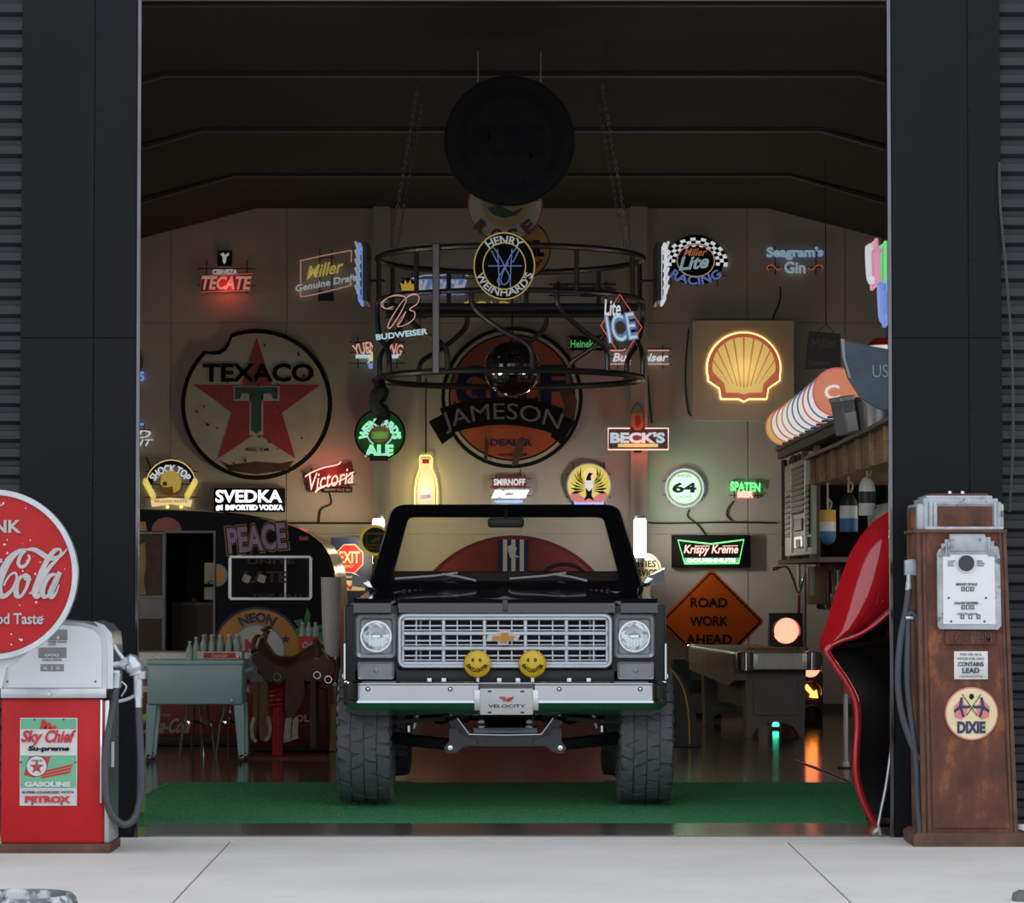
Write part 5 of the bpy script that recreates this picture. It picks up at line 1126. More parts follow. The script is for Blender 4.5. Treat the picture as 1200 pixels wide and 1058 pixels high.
# dial with stepped arch frame
fr = lpoly('dial_frame', 'deco_alu', [(1102, 737), (1099.5, 733), (1099.5, 648), (1102, 643), (1104.5, 643), (1104.5, 637), (1108.5, 637), (1108.5, 632), (1114, 632), (1114, 626), (1155.5, 626), (1155.5, 629.5), (1162, 629.5), (1162, 634), (1166, 634), (1166, 640), (1170, 640), (1172.5, 645), (1174, 733), (1170, 737.5)], .034, 0)
lpoly('dial_face', 'pump_white', [(1106, 731), (1106, 650), (1166, 650), (1167, 731)], .037, -.02, fr); lbox('frame_brow', 'deco_alu', 1114, 628, 1156, 646, .044, -.03, .004, fr)
for i in range(4): lbox('frame_step', 'deco_alu', 1102 + i * 3.2, 648 - i * 4.4, 1105 + i * 3.2, 652, .041, -.03, .002, fr); lbox('frame_step', 'deco_alu', 1168 - i * 3.2, 648 - i * 4.4, 1171 - i * 3.2, 652, .041, -.03, .002, fr)
c = lp(1133, 660); MB().ring(c[0], c[1], .044, .050, -.046, -.03, 28).build('sight_ring', 'alu', fr); MB().ring(c[0], c[1], .0005, .045, -.042, -.03, 28).build('sight_glass', 'camper_glass', fr)
def lt(m, t, x, y, w, h, f=.041, bold=.02, par=None, th=.004, **kw):
    a = lp(x, y); return MB().text(t, a[0], a[1], w * k, h * k, -f, th, bold, **kw).build('lettering', m, par or s.root, 0)
lt('dark_grey', 'AMOUNT OF SALE', 1133, 684.5, 25, 3, par=fr); lt('dark_grey', 'GALLONS DELIVERED', 1133, 706.5, 28, 3, par=fr); lt('grey', 'CENTS PER GALLON', 1134, 719, 24, 2.4, bold=0, par=fr)
for x, t1 in ((1116, 'CLOCK\nMUST\nBE SET'), (1150, 'BEFORE\nSTARTING\nDELIVERY')): lt('grey', t1, x, 660, 9, 7, bold=0, par=fr)
for y, n, x0 in ((690, 3, 1127), (711.5, 3, 1127), (722.5, 3, 1126)):
    for i in range(n):
        x = x0 + i * 5.4 + (i * 4 if y > 720 else 0); lbox('digit_window', 'dark_grey', x, y - 2.6, x + 4.3, y + 2.6, .040, -.03, .0, fr); lt('white', '1' if i % 2 else '0', x + 2.1, y, 2, 3.4, .044, par=fr)
for x, y in ((1112.5, 700.5), (1156, 700.5), (1115, 728), (1154, 728)): MB().lathe([(0, .006), (.007, 0)], 8, Matrix.Translation((lp(x, 0)[0], -.037, lp(0, y)[1])) @ Matrix.Rotation(PI / 2, 4, 'X')).build('screw', 'dark_grey', fr)
lbox('name_panel', 'rust', 1109, 739, 1167, 755, .014, 0, .003); lt('rust_dark', 'TOKHEIM', 1138, 747, 50, 11, .019, .02, th=.006)
wp = lbox('lead_plate', 'white_worn', 1119, 763, 1158.5, 796, .016, 0, .003)
lt('grey', 'FOR USE AS A', 1138.5, 766.5, 25, 2.6, .020, .0, wp); lt('grey', 'MOTOR FUEL ONLY', 1138.5, 771.5, 32, 2.6, .020, .0, wp); lt('navy', 'CONTAINS', 1138.5, 778, 30, 5, .020, .02, wp); lt('navy', 'LEAD', 1138.5, 785.5, 20, 6, .020, .03, wp); lt('grey', '(TETRAETHYL)', 1138.5, 792.5, 27, 2.2, .020, .0, wp)
c = lp(1139, 836); dx_ = MB().ring(c[0], c[1], .0005, 31 * k, -.016, 0, 48).build('round_plate', 'pink', s.root); MB().ring(c[0], c[1], .0004, 29.3 * k, -.0185, -.01, 48).build('plate_face', 'cream', dx_)
def dz(name, m, pts, f, b=-.017): return MB().prism([lp(*q) for q in pts], -f, b).build(name, m, dx_, 0)
for sx in (-1, 1):
    X_ = lambda x: 1139 + sx * x
    dz('flag', 'pink', [(X_(5), 830), (X_(12), 818), (X_(21), 828), (X_(20), 840), (X_(12), 843), (X_(6), 838)], .021)
    dz('flag_cross', 'navy', [(X_(10), 817), (X_(13), 817), (X_(15), 827), (X_(21), 832), (X_(20), 835), (X_(14), 831), (X_(11), 840), (X_(8), 840), (X_(11), 830), (X_(2), 829.5), (X_(2), 826.5), (X_(11), 826.5)], .0225)
    MB().tube([Vector((lp(X_(11), 0)[0], -.022, lp(0, 813)[1])), Vector((lp(X_(-6), 0)[0], -.022, lp(0, 838)[1]))], .002, 5).build('flag_staff', 'ink_black', dx_)
dz('crest', 'ink_black', [(1137, 813), (1141, 813), (1142, 817), (1139, 820), (1136, 817)], .021)
lt('navy', 'DIXIE', 1138.5, 852, 33, 14, .0225, .05, dx_)
# handle, nozzle and hoses on its left side
hb = lbox('nozzle_body', 'deco_alu', 1064, 656, 1079, 674, -.04, .10, .006); lbox('nozzle_tip', 'deco_alu', 1068, 655, 1076, 659, -.05, .08, .004, hb); lbox('lever', 'alu', 1078, 638, 1081, 664, -.02, .02, .003, hb)
def rv(px, py, y=0.05): a = lp(px, py); return Vector((a[0], y, a[1]))
MB().tube([rv(1068.5, 673), rv(1068.5, 682)], .014, 10).tube([rv(1068.5, 682), rv(1068, 692)], .018, 10).build('hose_coupling', 'alu', s.root)
MB().tube([rv(1068.5, 690), rv(1065, 715), rv(1059, 745), rv(1055, 790), rv(1058, 830), rv(1068, 865), rv(1077, 885), rv(1082, 889), rv(1085.5, 875), rv(1085, 830), rv(1082, 760), rv(1079, 730), rv(1073, 719), rv(1068, 722), rv(1067, 745), rv(1066, 800), rv(1071, 850), rv(1076, 890), rv(1078, 940), rv(1080, 978, .02)], .0185, 10, smooth=8).build('hose', 'hose', s.root, 60)
MB().tube([rv(1064, 724, .03), rv(1072, 724, .03), rv(1079, 722, .06)], .010, 8).build('hose_hook', 'steel', s.root)
# ================================================================== tyre planter and bits at the frame's bottom
tp = P(22, 1045, 13.0); tp.z = 0
tr_ = empty('tyre_planter', tp, 0, 'black and white painted tyre ring lying on the concrete at the frame edge', 'planter')
MB().lathe([(.19, 0), (.225, .0), (.245, .04), (.247, .09), (.238, .125), (.222, .14), (.200, .138), (.19, .12), (.188, .04)], 48, closed=True).build('tyre_wall', mat('painted_tyre', (.10, .11, .12), .6, 0, .2, 6, spots=(.55, .57, .60), lo=.50, hi=.60, sscale=9), tr_)
MB().lathe([(0, .05), (.19, .05), (.19, .04), (0, .04)], 32).build('soil', 'black_matte', tr_)
c = P(1199, 1050, 14.1); c.z = 0
tag(MB().prism([(-.045, 0), (-.04, .03), (-.01, .045), (.03, .04), (.05, .0)], c.y - .05, c.y + .05, mtx=Matrix.Translation((c.x, 0, 0))).build('rubber_wedge', 'rubber'), 'small black rubber wedge on the concrete at the right edge', 'wedge')
c = P(1199, 970, 17.05); tag(MB().lathe([(0, 0), (.035, 0), (.04, .01), (.032, .09), (.03, .10), (0, .10)], 16, Matrix.Translation((c.x + .01, 17.2, 0))).build('paper_cup', 'white'), 'small white cup standing behind the rusty pump', 'cup')
# ================================================================== cooler on legs
DK = 24.7
s = Sign('patio_cooler', 229, 893, DK, 'teal rolling drinks cooler on four tapered legs with bottles on top', 'cooler'); s.root.location.z = 0; k = s.k
def lp(px, py): return ((px - 229) * k, Z(py, DK))
def lbox(name, m, x0, y0, x1, y1, f, b, bev=.006, parent=None):
    a = lp(x0, y1); c = lp(x1, y0); return MB().box(a[0], c[0], -f, b, a[1], c[1], bev).build(name, m, parent or s.root)
lbox('tub', 'teal', 172, 778, 284, 826, 0, .42, .025); lid = lbox('lid', 'teal', 171, 773.5, 285, 779, .008, .43, .008)
for sx, x0 in ((-1, 171), (1, 285)):
    for yy in (.03, .35):
        a = lp(x0 + sx * 0, 826); b_ = lp(x0 - sx * 12, 826); t = lp(x0 + sx * 1, 887); e = lp(x0 - sx * 6, 887)
        MB().prism([(a[0], a[1] + .01), (b_[0], b_[1] + .01), (e[0], e[1]), (t[0], t[1])], yy, yy + .06).build('leg', 'teal', s.root)
        cx = (t[0] + e[0]) / 2; zc = lp(0, 887)[1]
        MB().lathe([(0, -.012), (zc * .9 * .5 + .004, -.012), (zc * .9 * .5 + .004, .012), (0, .012)], 16, Matrix.Translation((cx, yy + .02, zc * .5)) @ Matrix.Rotation(PI / 2, 4, 'Y')).box(cx - .016, cx + .016, yy, yy + .04, zc * .7, zc + .02, .003).build('caster', 'chrome', s.root)
    MB().tube([(lp(x0, 0)[0], .15, lp(0, 787)[1]), (lp(x0 + sx * 8, 0)[0], .15, lp(0, 784)[1]), (lp(x0 + sx * 8, 0)[0], .27, lp(0, 784)[1]), (lp(x0, 0)[0], .27, lp(0, 787)[1])], .018, 8).build('handle', 'teal', s.root)
c = lp(271, 821); MB().lathe([(0, .03), (.012, .028), (.016, 0)], 12, Matrix.Translation((c[0], 0, c[1])) @ Matrix.Rotation(PI / 2, 4, 'X')).build('drain_plug', 'steel', s.root)
for x in (183, 278): c = lp(x, 773); MB().lathe([(.006, 0), (.006, .012), (.014, .018), (.012, .028), (0, .03)], 12, Matrix.Translation((c[0], .02, c[1]))).build('knob', 'chrome', lid)
zl = lp(0, 773.5)[1]; cx_ = s.root.location.x
def cola(loc, h=.19):
    t = empty('glass_bottle', loc)
    f = h / .19
    MB().lathe([(0, 0), (.026 * f, .0), (.028 * f, .03 * f), (.025 * f, .06 * f), (.028 * f, .09 * f), (.024 * f, .115 * f), (.013 * f, .15 * f), (.011 * f, .175 * f), (.0135 * f, .18 * f), (.0135 * f, .188 * f), (0, .19 * f)], 14).build('glass', 'bottle_green', t)
    MB().lathe([(.0145 * f, .176 * f), (.015 * f, .19 * f), (0, .192 * f)], 12).build('cap', 'alu', t)
    return t
crate = empty('bottle_crate', (cx_ + lp(256, 0)[0], DK + .18, zl), 0, 'white wooden crate with a red label, holding glass bottles on the cooler', 'crate')
w2 = 26 * k; hC = 10 * k
for (x0, x1, y0, y1, nm) in ((-w2, w2, -.13, -.118, 'front_board'), (-w2, w2, .118, .13, 'back_board'), (-w2, -w2 + .012, -.118, .118, 'end_board'), (w2 - .012, w2, -.118, .118, 'end_board')): MB().box(x0, x1, y0, y1, 0, hC, .002, 1).build(nm, 'white_worn', crate)
MB().box(-w2, w2, -.13, .13, -.0, .008).build('bottom_board', 'white_worn', crate)
MB().box(-w2 * .72, w2 * .72, -.134, -.13, hC * .25, hC * .85).build('red_label', 'red', crate); MB().text('Coca-Cola', 0, hC * .55, w2 * .7, hC * .4, -.137, .004, .02, slant=.2).build('lettering', 'cream', crate, 0)
proto = None
for i in range(5):
    for j in range(3):
        loc = (crate.location.x - w2 + .042 + i * (2 * w2 - .084) / 4, crate.location.y - .075 + j * .075, zl + .009)
        t = cola(loc) if proto is None else copy_tree(proto); proto = proto or t; t.location = loc
        tag(t, 'pale green glass bottle in the white crate, %s row, %s from the left' % (('front', 'middle', 'back')[j], ('first', 'second', 'third', 'fourth', 'fifth')[i]), 'bottle', 'bottles in the crate on the cooler')
for px, h, lab in ((220.5, 22, 'shorter clear glass bottle at the left beside the bottle crate'), (228, 27, 'taller clear glass bottle touching the left side of the bottle crate')):
    t = copy_tree(proto); t.location = (cx_ + lp(px, 0)[0], DK + .08, zl); t.scale = (1, 1, h * k / .19); tag(t, lab, 'bottle'); del t['group']
# chrome stools behind the cooler
for i, px in enumerate((231, 274)):
    d = 25.75; c = P(px, 880, d); st = empty('chrome_stool', (c.x, d, 0), 0, ('chrome legged stool behind the middle of the teal cooler', 'chrome legged stool behind the saddle side of the teal cooler')[i], 'stool', 'chrome stools')
    for q in range(4):
        a = q * PI / 2 + .4
        MB().tube([(.07 * math.cos(a), .07 * math.sin(a), .62), (.09 * math.cos(a), .09 * math.sin(a), .34), (.12 * math.cos(a), .12 * math.sin(a), .24), (.15 * math.cos(a), .15 * math.sin(a), .0)], .012, 8, smooth=3).build('leg', 'chrome', st)
    MB().tube([(.115 * math.cos(t), .115 * math.sin(t), .27) for t in [2 * PI * j / 20 for j in range(20)]], .011, 6, True).build('foot_ring', 'chrome', st)
    MB().lathe([(0, .60), (.13, .60), (.145, .62), (.145, .66), (.13, .69), (0, .70)], 24).build('seat', 'dark_red', st)
# red drinks chest on the floor far left, red ice chest behind the saddle
s = Sign('drink_chest', 215, 874, 27.2, 'long dark red drinks chest with white script below the caravan door', 'chest'); s.root.location.z = 0; k = s.k
def lp(px, py): return ((px - 215) * k, Z(py, 27.2))
def lbox(name, m, x0, y0, x1, y1, f, b, bev=.006, parent=None):
    a = lp(x0, y1); c = lp(x1, y0); return MB().box(a[0], c[0], -f, b, a[1], c[1], bev).build(name, m, parent or s.root)
lbox('base', 'black_matte', 142, 862, 296, 873.4, 0, .55, .01); lbox('body', 'dark_red', 140, 785, 298, 863, .01, .56, .02); lbox('lid', 'white_worn', 139, 764, 299, 785, .02, .57, .015); lbox('band', 'white_worn', 141, 804, 297, 811, .018, -.0, .004)
for t, x, y, w, h in (('DRINK', 193, 838, 16, 4),): a = lp(x, y); MB().text(t, a[0], a[1], w * k, h * k, -.014, .006, .02).build('lettering', 'grey', s.root, 0)
a = lp(195, 850); MB().text('Coca-Cola', a[0], a[1], 58 * k, 18 * k, -.014, .006, .03, slant=.35).build('script_lettering', 'grey', s.root, 0)
DI = 26.3
s = Sign('ice_chest', 352, 884, DI, 'dark red metal ice chest with rounded front behind the saddle', 'chest'); s.root.location.z = 0; k = s.k
def lp(px, py): return ((px - 352) * k, Z(py, DI))
def lbox(name, m, x0, y0, x1, y1, f, b, bev=.006, parent=None):
    a = lp(x0, y1); c = lp(x1, y0); return MB().box(a[0], c[0], -f, b, a[1], c[1], bev).build(name, m, parent or s.root)
lbox('body', 'dark_red', 291, 800, 391, 877, 0, .45, .03); lbox('lid', 'dark_red', 306, 770, 391, 800, .0, .46, .02); lbox('front_panel', 'dark_red', 298, 806, 384, 868, .012, -.0, .02); lbox('base', 'black_matte', 295, 876, 388, 880, -.01, .43, .004).location.z = 0
a = lp(343, 841.5); MB().text('ICE COLD', a[0], a[1], 58 * k, 8 * k, -.017, .006, .02).build('lettering', 'white_worn', s.root, 0)
lbox('latch', 'amber_tan', 386, 825, 394, 880, .01, .1, .004)
ztop_ = lp(0, 770)[1]; xi = s.root.location.x
c6 = empty('bottle_carton', (xi + lp(361, 0)[0], DI + .2, ztop_), 0, 'red cardboard six bottle carton on the ice chest behind the saddle', 'carton')
MB().box(-.09, .075, -.07, .07, 0, .17, .004, 1).build('carton_box', 'red', c6); MB().text('Coke', 0, .10, .12, .05, -.074, .004, .02, slant=.3).build('lettering', 'white', c6, 0); MB().box(-.03, .03, -.073, -.07, .03, .06).build('label', 'sky_blue', c6)
for j in range(3):
    t = copy_tree(proto); t.location = (c6.location.x - .064 + j * .056, c6.location.y, ztop_ + .171); t.scale = (1, 1, .62); tag(t, '%s glass bottle top poking out of the red carton' % ('leftmost', 'middle', 'rightmost')[j], 'bottle', 'bottles in the red carton')
pd = P(386, 772, 26.0)
tag(MB().lathe([(0, 0), (.065, 0), (.068, .02), (.087, .66), (.09, .67), (.083, .67), (.080, .64), (.0, .62)], 28, Matrix.Translation((X(388, DI + .2), DI + .2, ztop_ + .001))).build('white_vase', 'white'), 'tall tapered white vase standing on the red ice chest', 'vase')
# ================================================================== saddle on a sprung red post
DSd = 25.4; ks = DSd / F
sd = empty('saddle_stool', (X(326, DSd), DSd, 0), 0, 'brown leather western saddle mounted on a red sprung post', 'saddle stool')
def sp(px, py, y=0.0): return Vector(((px - 326) * ks, y, Z(py, DSd)))
MB().prism([(-.19, -.2), (.4, -.2), (.42, -.1), (.38, .2), (-.19, .2)], 0, .018, 'z').build('base_plate', 'dark_red', sd)
MB().tube([sp(326, 889), sp(326, 800)], .042, 14).build('post', 'red', sd)
co = [(.062 * math.cos(t), .062 * math.sin(t), Z(829, DSd) + (Z(798, DSd) - Z(829, DSd)) * t / (2 * PI * 6)) for t in [i * 2 * PI * 6 / 90 for i in range(91)]]
MB().tube([(x, y, z) for x, y, z in co], .012, 6).build('spring', 'red', sd)
# seat: lofted across y from a side silhouette
prof_t = [(297, 764), (304, 752), (310, 747), (316, 756), (322, 765), (332, 771), (342, 770), (352, 764), (362, 757), (370, 754), (376, 757)]
prof_b = [(299, 774), (304, 780), (312, 785), (320, 789), (328, 791), (338, 792), (350, 791), (362, 788), (372, 785), (382, 783), (388, 780)]
rows = []
for (xt, yt_), (xb, yb_) in zip(prof_t, prof_b):
    r = []
    for q in range(13):
        t = q / 12 * PI; y = -.22 * math.cos(t); zt = sp(xt, yt_).z; zb = sp(xb, yb_).z; w = math.sin(t) ** .6
        xx = sp(xt, 0).x * w + sp(xb, 0).x * (1 - w); r.append((xx, y, zb + (zt - zb) * w))
    rows.append(r)
se = MB().grid(rows); se.faces(rows[0], [tuple(range(13))]); se.faces(rows[-1], [tuple(range(13))]); se.build('seat', 'leather', sd, 60)
MB().tube([sp(308, 752), sp(311, 744), sp(313, 738)], [.03, .024, .03], 10, smooth=3).lathe([(0, .02), (.045, .015), (.05, 0), (.04, -.01), (0, -.012)], 16, Matrix.Translation(sp(312, 737)) @ Matrix.Rotation(-.3, 4, 'Y')).build('horn', 'leather', sd)
MB().tube([sp(301, 764, -.17), sp(301, 752, -.08), sp(303, 748, 0), sp(301, 752, .08), sp(301, 764, .17)], .035, 10, smooth=5).build('pommel', 'leather', sd)
MB().tube([sp(376, 770, -.2), sp(374, 757, -.12), sp(370, 752, 0), sp(374, 757, .12), sp(376, 770, .2)], .03, 10, smooth=5).build('cantle', 'leather', sd)
MB().tube([sp(303, 758, -.19), sp(305, 749, -.1), sp(308, 746, 0)], .012, 6, smooth=4).tube([sp(372, 772, -.215), sp(378, 764, -.17), sp(376, 755, -.1)], .010, 6, smooth=4).build('rawhide_binding', 'rawhide', sd)
for yy in (-.24, .21):
    MB().prism([sp(*q).xz for q in ((306, 762), (318, 775), (340, 783), (362, 781), (380, 766), (392, 775), (394, 786), (380, 797), (352, 796), (340, 793), (330, 799), (314, 796), (306, 785))], yy, yy + .03).build('skirt', 'leather', sd)
    fdr = MB().prism([sp(*q).xz for q in ((338, 788), (358, 789), (360, 812), (352, 830), (347, 840), (341, 840), (337, 828))], yy - .02, yy + .005).build('fender', 'leather', sd)
    MB().prism([sp(*q).xz for q in ((300, 797), (306, 797), (305, 840), (303, 862), (300, 850))], yy - .01, yy + .005).build('strap', 'tan_leather', sd)
    MB().prism([sp(*q).xz for q in ((307, 797), (317, 797), (317, 850), (313, 868), (308, 862))], yy - .02, yy - .005).build('strap', 'tan_leather', sd)
    MB().prism([sp(*q).xz for q in ((366, 790), (372, 790), (373, 872), (369, 876), (366, 872))], yy - .005, yy + .01).build('cinch_strap', 'brown_dark', sd)
for pts in (((302, 839), (299, 850), (300, 862), (304, 867)), ((317, 838), (320, 850), (318, 862), (314, 866))): MB().tube([sp(x, y, -.27) for x, y in pts], .016, 8, smooth=4).build('stirrup', 'rawhide', sd)
for pts in ((338, 840, 345, 868), (347, 840, 353, 865)): MB().prism([sp(*q).xz for q in ((pts[0], pts[1]), (pts[2], pts[1] - 1), (pts[2] - 1, pts[3] - 10), (pts[2], pts[3] - 2), (pts[0] - 2, pts[3]), (pts[0] - 2, pts[3] - 8))], -.29, -.23).build('stirrup', 'rawhide', sd)
for x, y in ((328, 792), (374, 790), (387, 795)): MB().tube([sp(x + 4 * math.cos(t), y + 4 * math.sin(t), -.25) for t in [2 * PI * i / 14 for i in range(14)]], .006, 5, True).build('ring', 'chrome', sd)
MB().prism([sp(*q).xz for q in ((296, 767), (304, 763), (310, 770), (304, 786), (320, 798), (300, 800), (291, 793), (288, 782))], -.20, .20).build('saddle_pad', 'fleece', sd)
# ================================================================== caravan
DCv = 28.5
cv_ = empty('caravan', (X(275, DCv), DCv, 0), 0, 'black painted vintage caravan with graffiti, open door and silver window', 'caravan'); k = DCv / F
def lp(px, py): return ((px - 275) * k, Z(py, DCv))
def lpoly(name, m, pts, f, b, parent=None, sm=35): return MB().prism([lp(*q) for q in pts], -f, b).build(name, m, parent or cv_, sm)
roof = [(392, 700), (390, 672), (384, 652), (374, 638), (360, 627), (340, 617), (315, 609.5), (285, 604), (250, 600), (205, 597.5), (150, 596.5), (110, 598), (80, 606)]
lpoly('shell', 'camper_black', [(251.5, 842), (396, 842), (396, 760)] + roof + [(60, 640), (50, 842), (193, 842), (193, 623), (251.5, 623)], 0, 2.1, sm=30)
lpoly('back_liner', 'brown_dark', [(190, 842), (254, 842), (254, 622), (190, 622)], -1.9, 2.0)
b = MB()
rr_ = [(396, 700)] + roof[:6]
o1 = [lp(x, y) for x, y in [(397, 780)] + roof[:9]]; b.grid([[(p[0] + .012, .12, p[1] + .012) for p in o1], [(p[0] + .012, 2.0, p[1] + .012) for p in o1]]); b.build('roof_end_skin', 'camper_reflection', cv_, 50)  # gold reflection on the black end painted into this skin
lpoly('door_frame', 'grey', [(193, 765), (193, 622), (252.5, 622), (252.5, 765), (250, 765), (250, 624.5), (195, 624.5), (195, 765)], .02, 0)
# open screen door leaf left of the opening
dl = lpoly('door_leaf', 'grey', [(154, 765), (154, 623), (194, 623), (194, 765), (191, 765), (191, 626), (157, 626), (157, 765)], .05, -.02)
lpoly('door_window', 'brown_dark', [(157, 627), (191, 627), (191, 698), (157, 698)], .035, -.02, dl); lpoly('painted_figure', 'amber_tan', [(160, 640), (170, 636), (172, 660), (169, 680), (172, 697), (158, 697), (158, 655)], .04, -.03, dl); lpoly('window_sash', 'rust_dark', [(176, 630), (188, 630), (188, 696), (184, 696), (184, 634), (176, 634)], .04, -.03, dl)
lpoly('door_panel', 'grey', [(157, 701), (191, 701), (191, 723), (157, 723)], .03, -.02, dl); lpoly('door_rail', 'grey', [(154, 698), (194, 698), (194, 700.5), (154, 700.5)], .055, -.02, dl); lpoly('door_rail', 'grey', [(154, 723), (194, 723), (194, 725), (154, 725)], .055, -.02, dl); lpoly('door_panel', 'brown_dark', [(157, 725), (191, 725), (191, 765), (157, 765)], .03, -.02, dl)
# things seen in the doorway
lpoly('cabinet_door', 'enamel_old', [(232, 659), (249, 659), (249, 684), (232, 684)], -.6, .63); lpoly('cabinet_door', 'enamel_old', [(232, 688), (249, 688), (249, 703), (232, 703)], -.6, .63); lpoly('counter', 'black', [(194, 706), (250, 706), (250, 711), (194, 711)], -.5, 1.6); lpoly('cupboard', 'brown_dark', [(194, 711), (250, 711), (250, 800), (194, 800)], -.55, 1.6)
MB().lathe([(0, .03), (.03, 0), (0, -.03)], 10, Matrix.Translation((lp(221, 0)[0], .5, lp(0, 704)[1]))).build('cup', 'alu', cv_)
MB().lathe([(0, 0), (.05, .0), (.06, .06), (.045, .12), (.03, .14), (0, .145)], 14, Matrix.Translation((lp(245, 0)[0], .25, lp(0, 763)[1]))).build('amber_jar', 'orange_old', cv_)
# window
wf = lpoly('window_frame', 'steel', [(268 + 98 * u_, 651 + 52 * v_) for u_, v_ in ((.03, 0), (.97, 0), (1, .06), (1, .94), (.97, 1), (.03, 1), (0, .94), (0, .06))], .03, 0)
lpoly('pane', 'camper_glass', [(271.5, 654), (333.5, 654), (333.5, 700), (271.5, 700)], .033, 0, wf); lpoly('pane', 'camper_glass', [(335.5, 654), (362.5, 654), (362.5, 700), (335.5, 700)], .033, 0, wf)
for x, r in ((289, .45), (307, .3)): q = lp(x, 678); MB().box(-4.4 * k, 4.4 * k, -.003, 0, -4.4 * k, 4.4 * k, mtx=Matrix.Translation((q[0], -.034, q[1])) @ Matrix.Rotation(r, 4, 'Y')).build('sticker', 'enamel_old', wf)
for t, x, y, w, h in (('UNITE', 318, 658, 56, 6), ('LATE', 312, 676, 50, 14), ('TOP OUT', 326, 697.5, 62, 4)): a = lp(x, y); MB().text(t, a[0], a[1], w * k, h * k, -.036, .003, .03).build('lettering', 'brown_dark', wf, 0)
# graffiti
def gt(m, t, x, y, w, h, f, bold, arc=None, rot=0, name='graffiti'): a = lp(x, y); return MB().text(t, a[0], a[1], w * k, h * k, -f, .003, bold, arc=arc * k if arc else None, rot=rot).build(name, m, cv_, 0)
gt('amber_tan', 'PEACE', 301, 630.5, 75, 37, .004, .085, rot=.10); gt('ink_black', 'PEACE', 301, 630.5, 72, 34, .007, .065, rot=.10); gt('purple', 'PEACE', 301, 630.5, 69, 31, .010, .035, rot=.10)
lpoly('painted_dot', 'red_fade', [(195 + 17.5 * math.cos(t), 622 + 16 * math.sin(t)) for t in [PI + i * PI / 14 for i in range(15)]], .005, 0); lpoly('painted_patch', 'orange', [(152, 622), (152, 612), (170, 611), (172, 622)], .005, 0)
lpoly('painted_dot', 'sky_blue', [(253.5 + 13.5 * math.cos(t), 674 + 13.5 * math.sin(t)) for t in [-PI / 2 + i * PI / 14 for i in range(15)]], .004, 0); lpoly('painted_dot', 'orange', [(253.5 + 11.5 * math.cos(t), 674 + 11.5 * math.sin(t)) for t in [-PI / 2 + i * PI / 14 for i in range(15)]], .007, 0)
c = lp(302, 764)
for r0, r1, m, y_ in ((.0005, 53, 'navy', .004), (.0005, 50, 'orange', .006), (.0005, 33, 'sky_blue', .008), (.0005, 31, 'white_worn', .010)): MB().ring(c[0], c[1], r0 * k, r1 * k, -y_, 0, 48).build('roundel', m, cv_)
gt('navy', 'NEON', 302, 723.5, 44, 12, .012, .05, arc=41); gt('red', 'NE', 298, 757, 22, 16, .014, .1)
lpoly('painted_star', 'navy', star(335, 749, 6, 2.6), .009, 0)
for pts in ([(360, 712), (364, 720), (362, 735), (357, 735), (357, 722)], [(344, 727), (354, 725), (360, 736), (352, 738)], [(364, 736), (378, 731), (378, 740), (366, 742)], [(346, 736), (378, 738), (378, 762), (348, 762)]): lpoly('painted_leaf', 'leaf_green', pts, .005, 0)
lpoly('marker_lamp', 'red_fade', [(350.5, 628.5), (361, 628.5), (361, 633), (350.5, 633)], .02, 0)
for xx in (120, 330): c = lp(xx, 842); MB().lathe([(.0, -.08), (.2, -.08), (.3, -.07), (.3, .07), (.2, .08), (0, .08)], 24, Matrix.Translation((c[0], .15, .302)) @ Matrix.Rotation(PI / 2, 4, 'X')).build('wheel', 'rubber', cv_)
# lime green tub at the jamb
c = P(152, 950, 18.9)
lm = empty('lime_locker', (c.x, 18.95, .0), 0, 'lime green metal box with a white sticker just inside the door jamb', 'locker'); k = 18.9 / F
MB().box(-.12, .055, -.02, .30, .022, (952 - 881) * k, .01).build('body', 'lime', lm); MB().box(.0, .045, -.024, -.018, .26, .34).build('sticker', 'white', lm)
MB().prism([(-.12, .50), (.06, .585), (.06, .62), (-.12, .56)], -.02, .30).box(-.1, -.06, .1, .14, .34, .54).build('lid', 'lime', lm)
# ================================================================== right-hand side: workshop shelves
SX = 2.40
sh = empty('workshop_shelving', (SX, 24, 0), 0, 'deep dark wooden workshop shelving along the right wall', 'shelving')
def V(x, d, z): return (x - SX, d - 24, z)
def sbox(name, m, x0, x1, d0, d1, z0, z1, bev=.004, parent=None): return MB().box(x0 - SX, x1 - SX, d0 - 24, d1 - 24, z0, z1, bev, 1).build(name, m, parent or sh)
gs_ = empty('globe_shelf', (SX, 24, 0), 0, 'long narrow wooden shelf carrying the row of lit lenses', 'shelf')
sbox('top_rail', 'wood_grey', SX, SX + .05, 22.6, 28.2, 2.53, 2.60, parent=gs_); sbox('top_board', 'wood_grey', SX - .02, SX + .5, 22.6, 28.2, 2.60, 2.63, parent=gs_)
for d in (28.0, 26.0, 24.0, 22.8): sbox('bracket', 'wood_grey', SX + .4, WX, d, d + .06, 2.54, 2.60, parent=gs_)
sbox('back_panel', 'black_matte', SX + .85, SX + .9, 24.5, 28.2, 1.62, 2.52); sbox('end_panel', 'brown_dark', SX + .1, SX + .9, 28.16, 28.2, 1.62, 2.52)
for d in (28.0, 27.0, 26.0, 25.0): sbox('upright', 'wood_grey', SX + .02, SX + .07, d, d + .07, 1.62, 2.52)
sbox('middle_board', 'wood_grey', SX, WX, 24.5, 28.15, 1.58, 1.62)
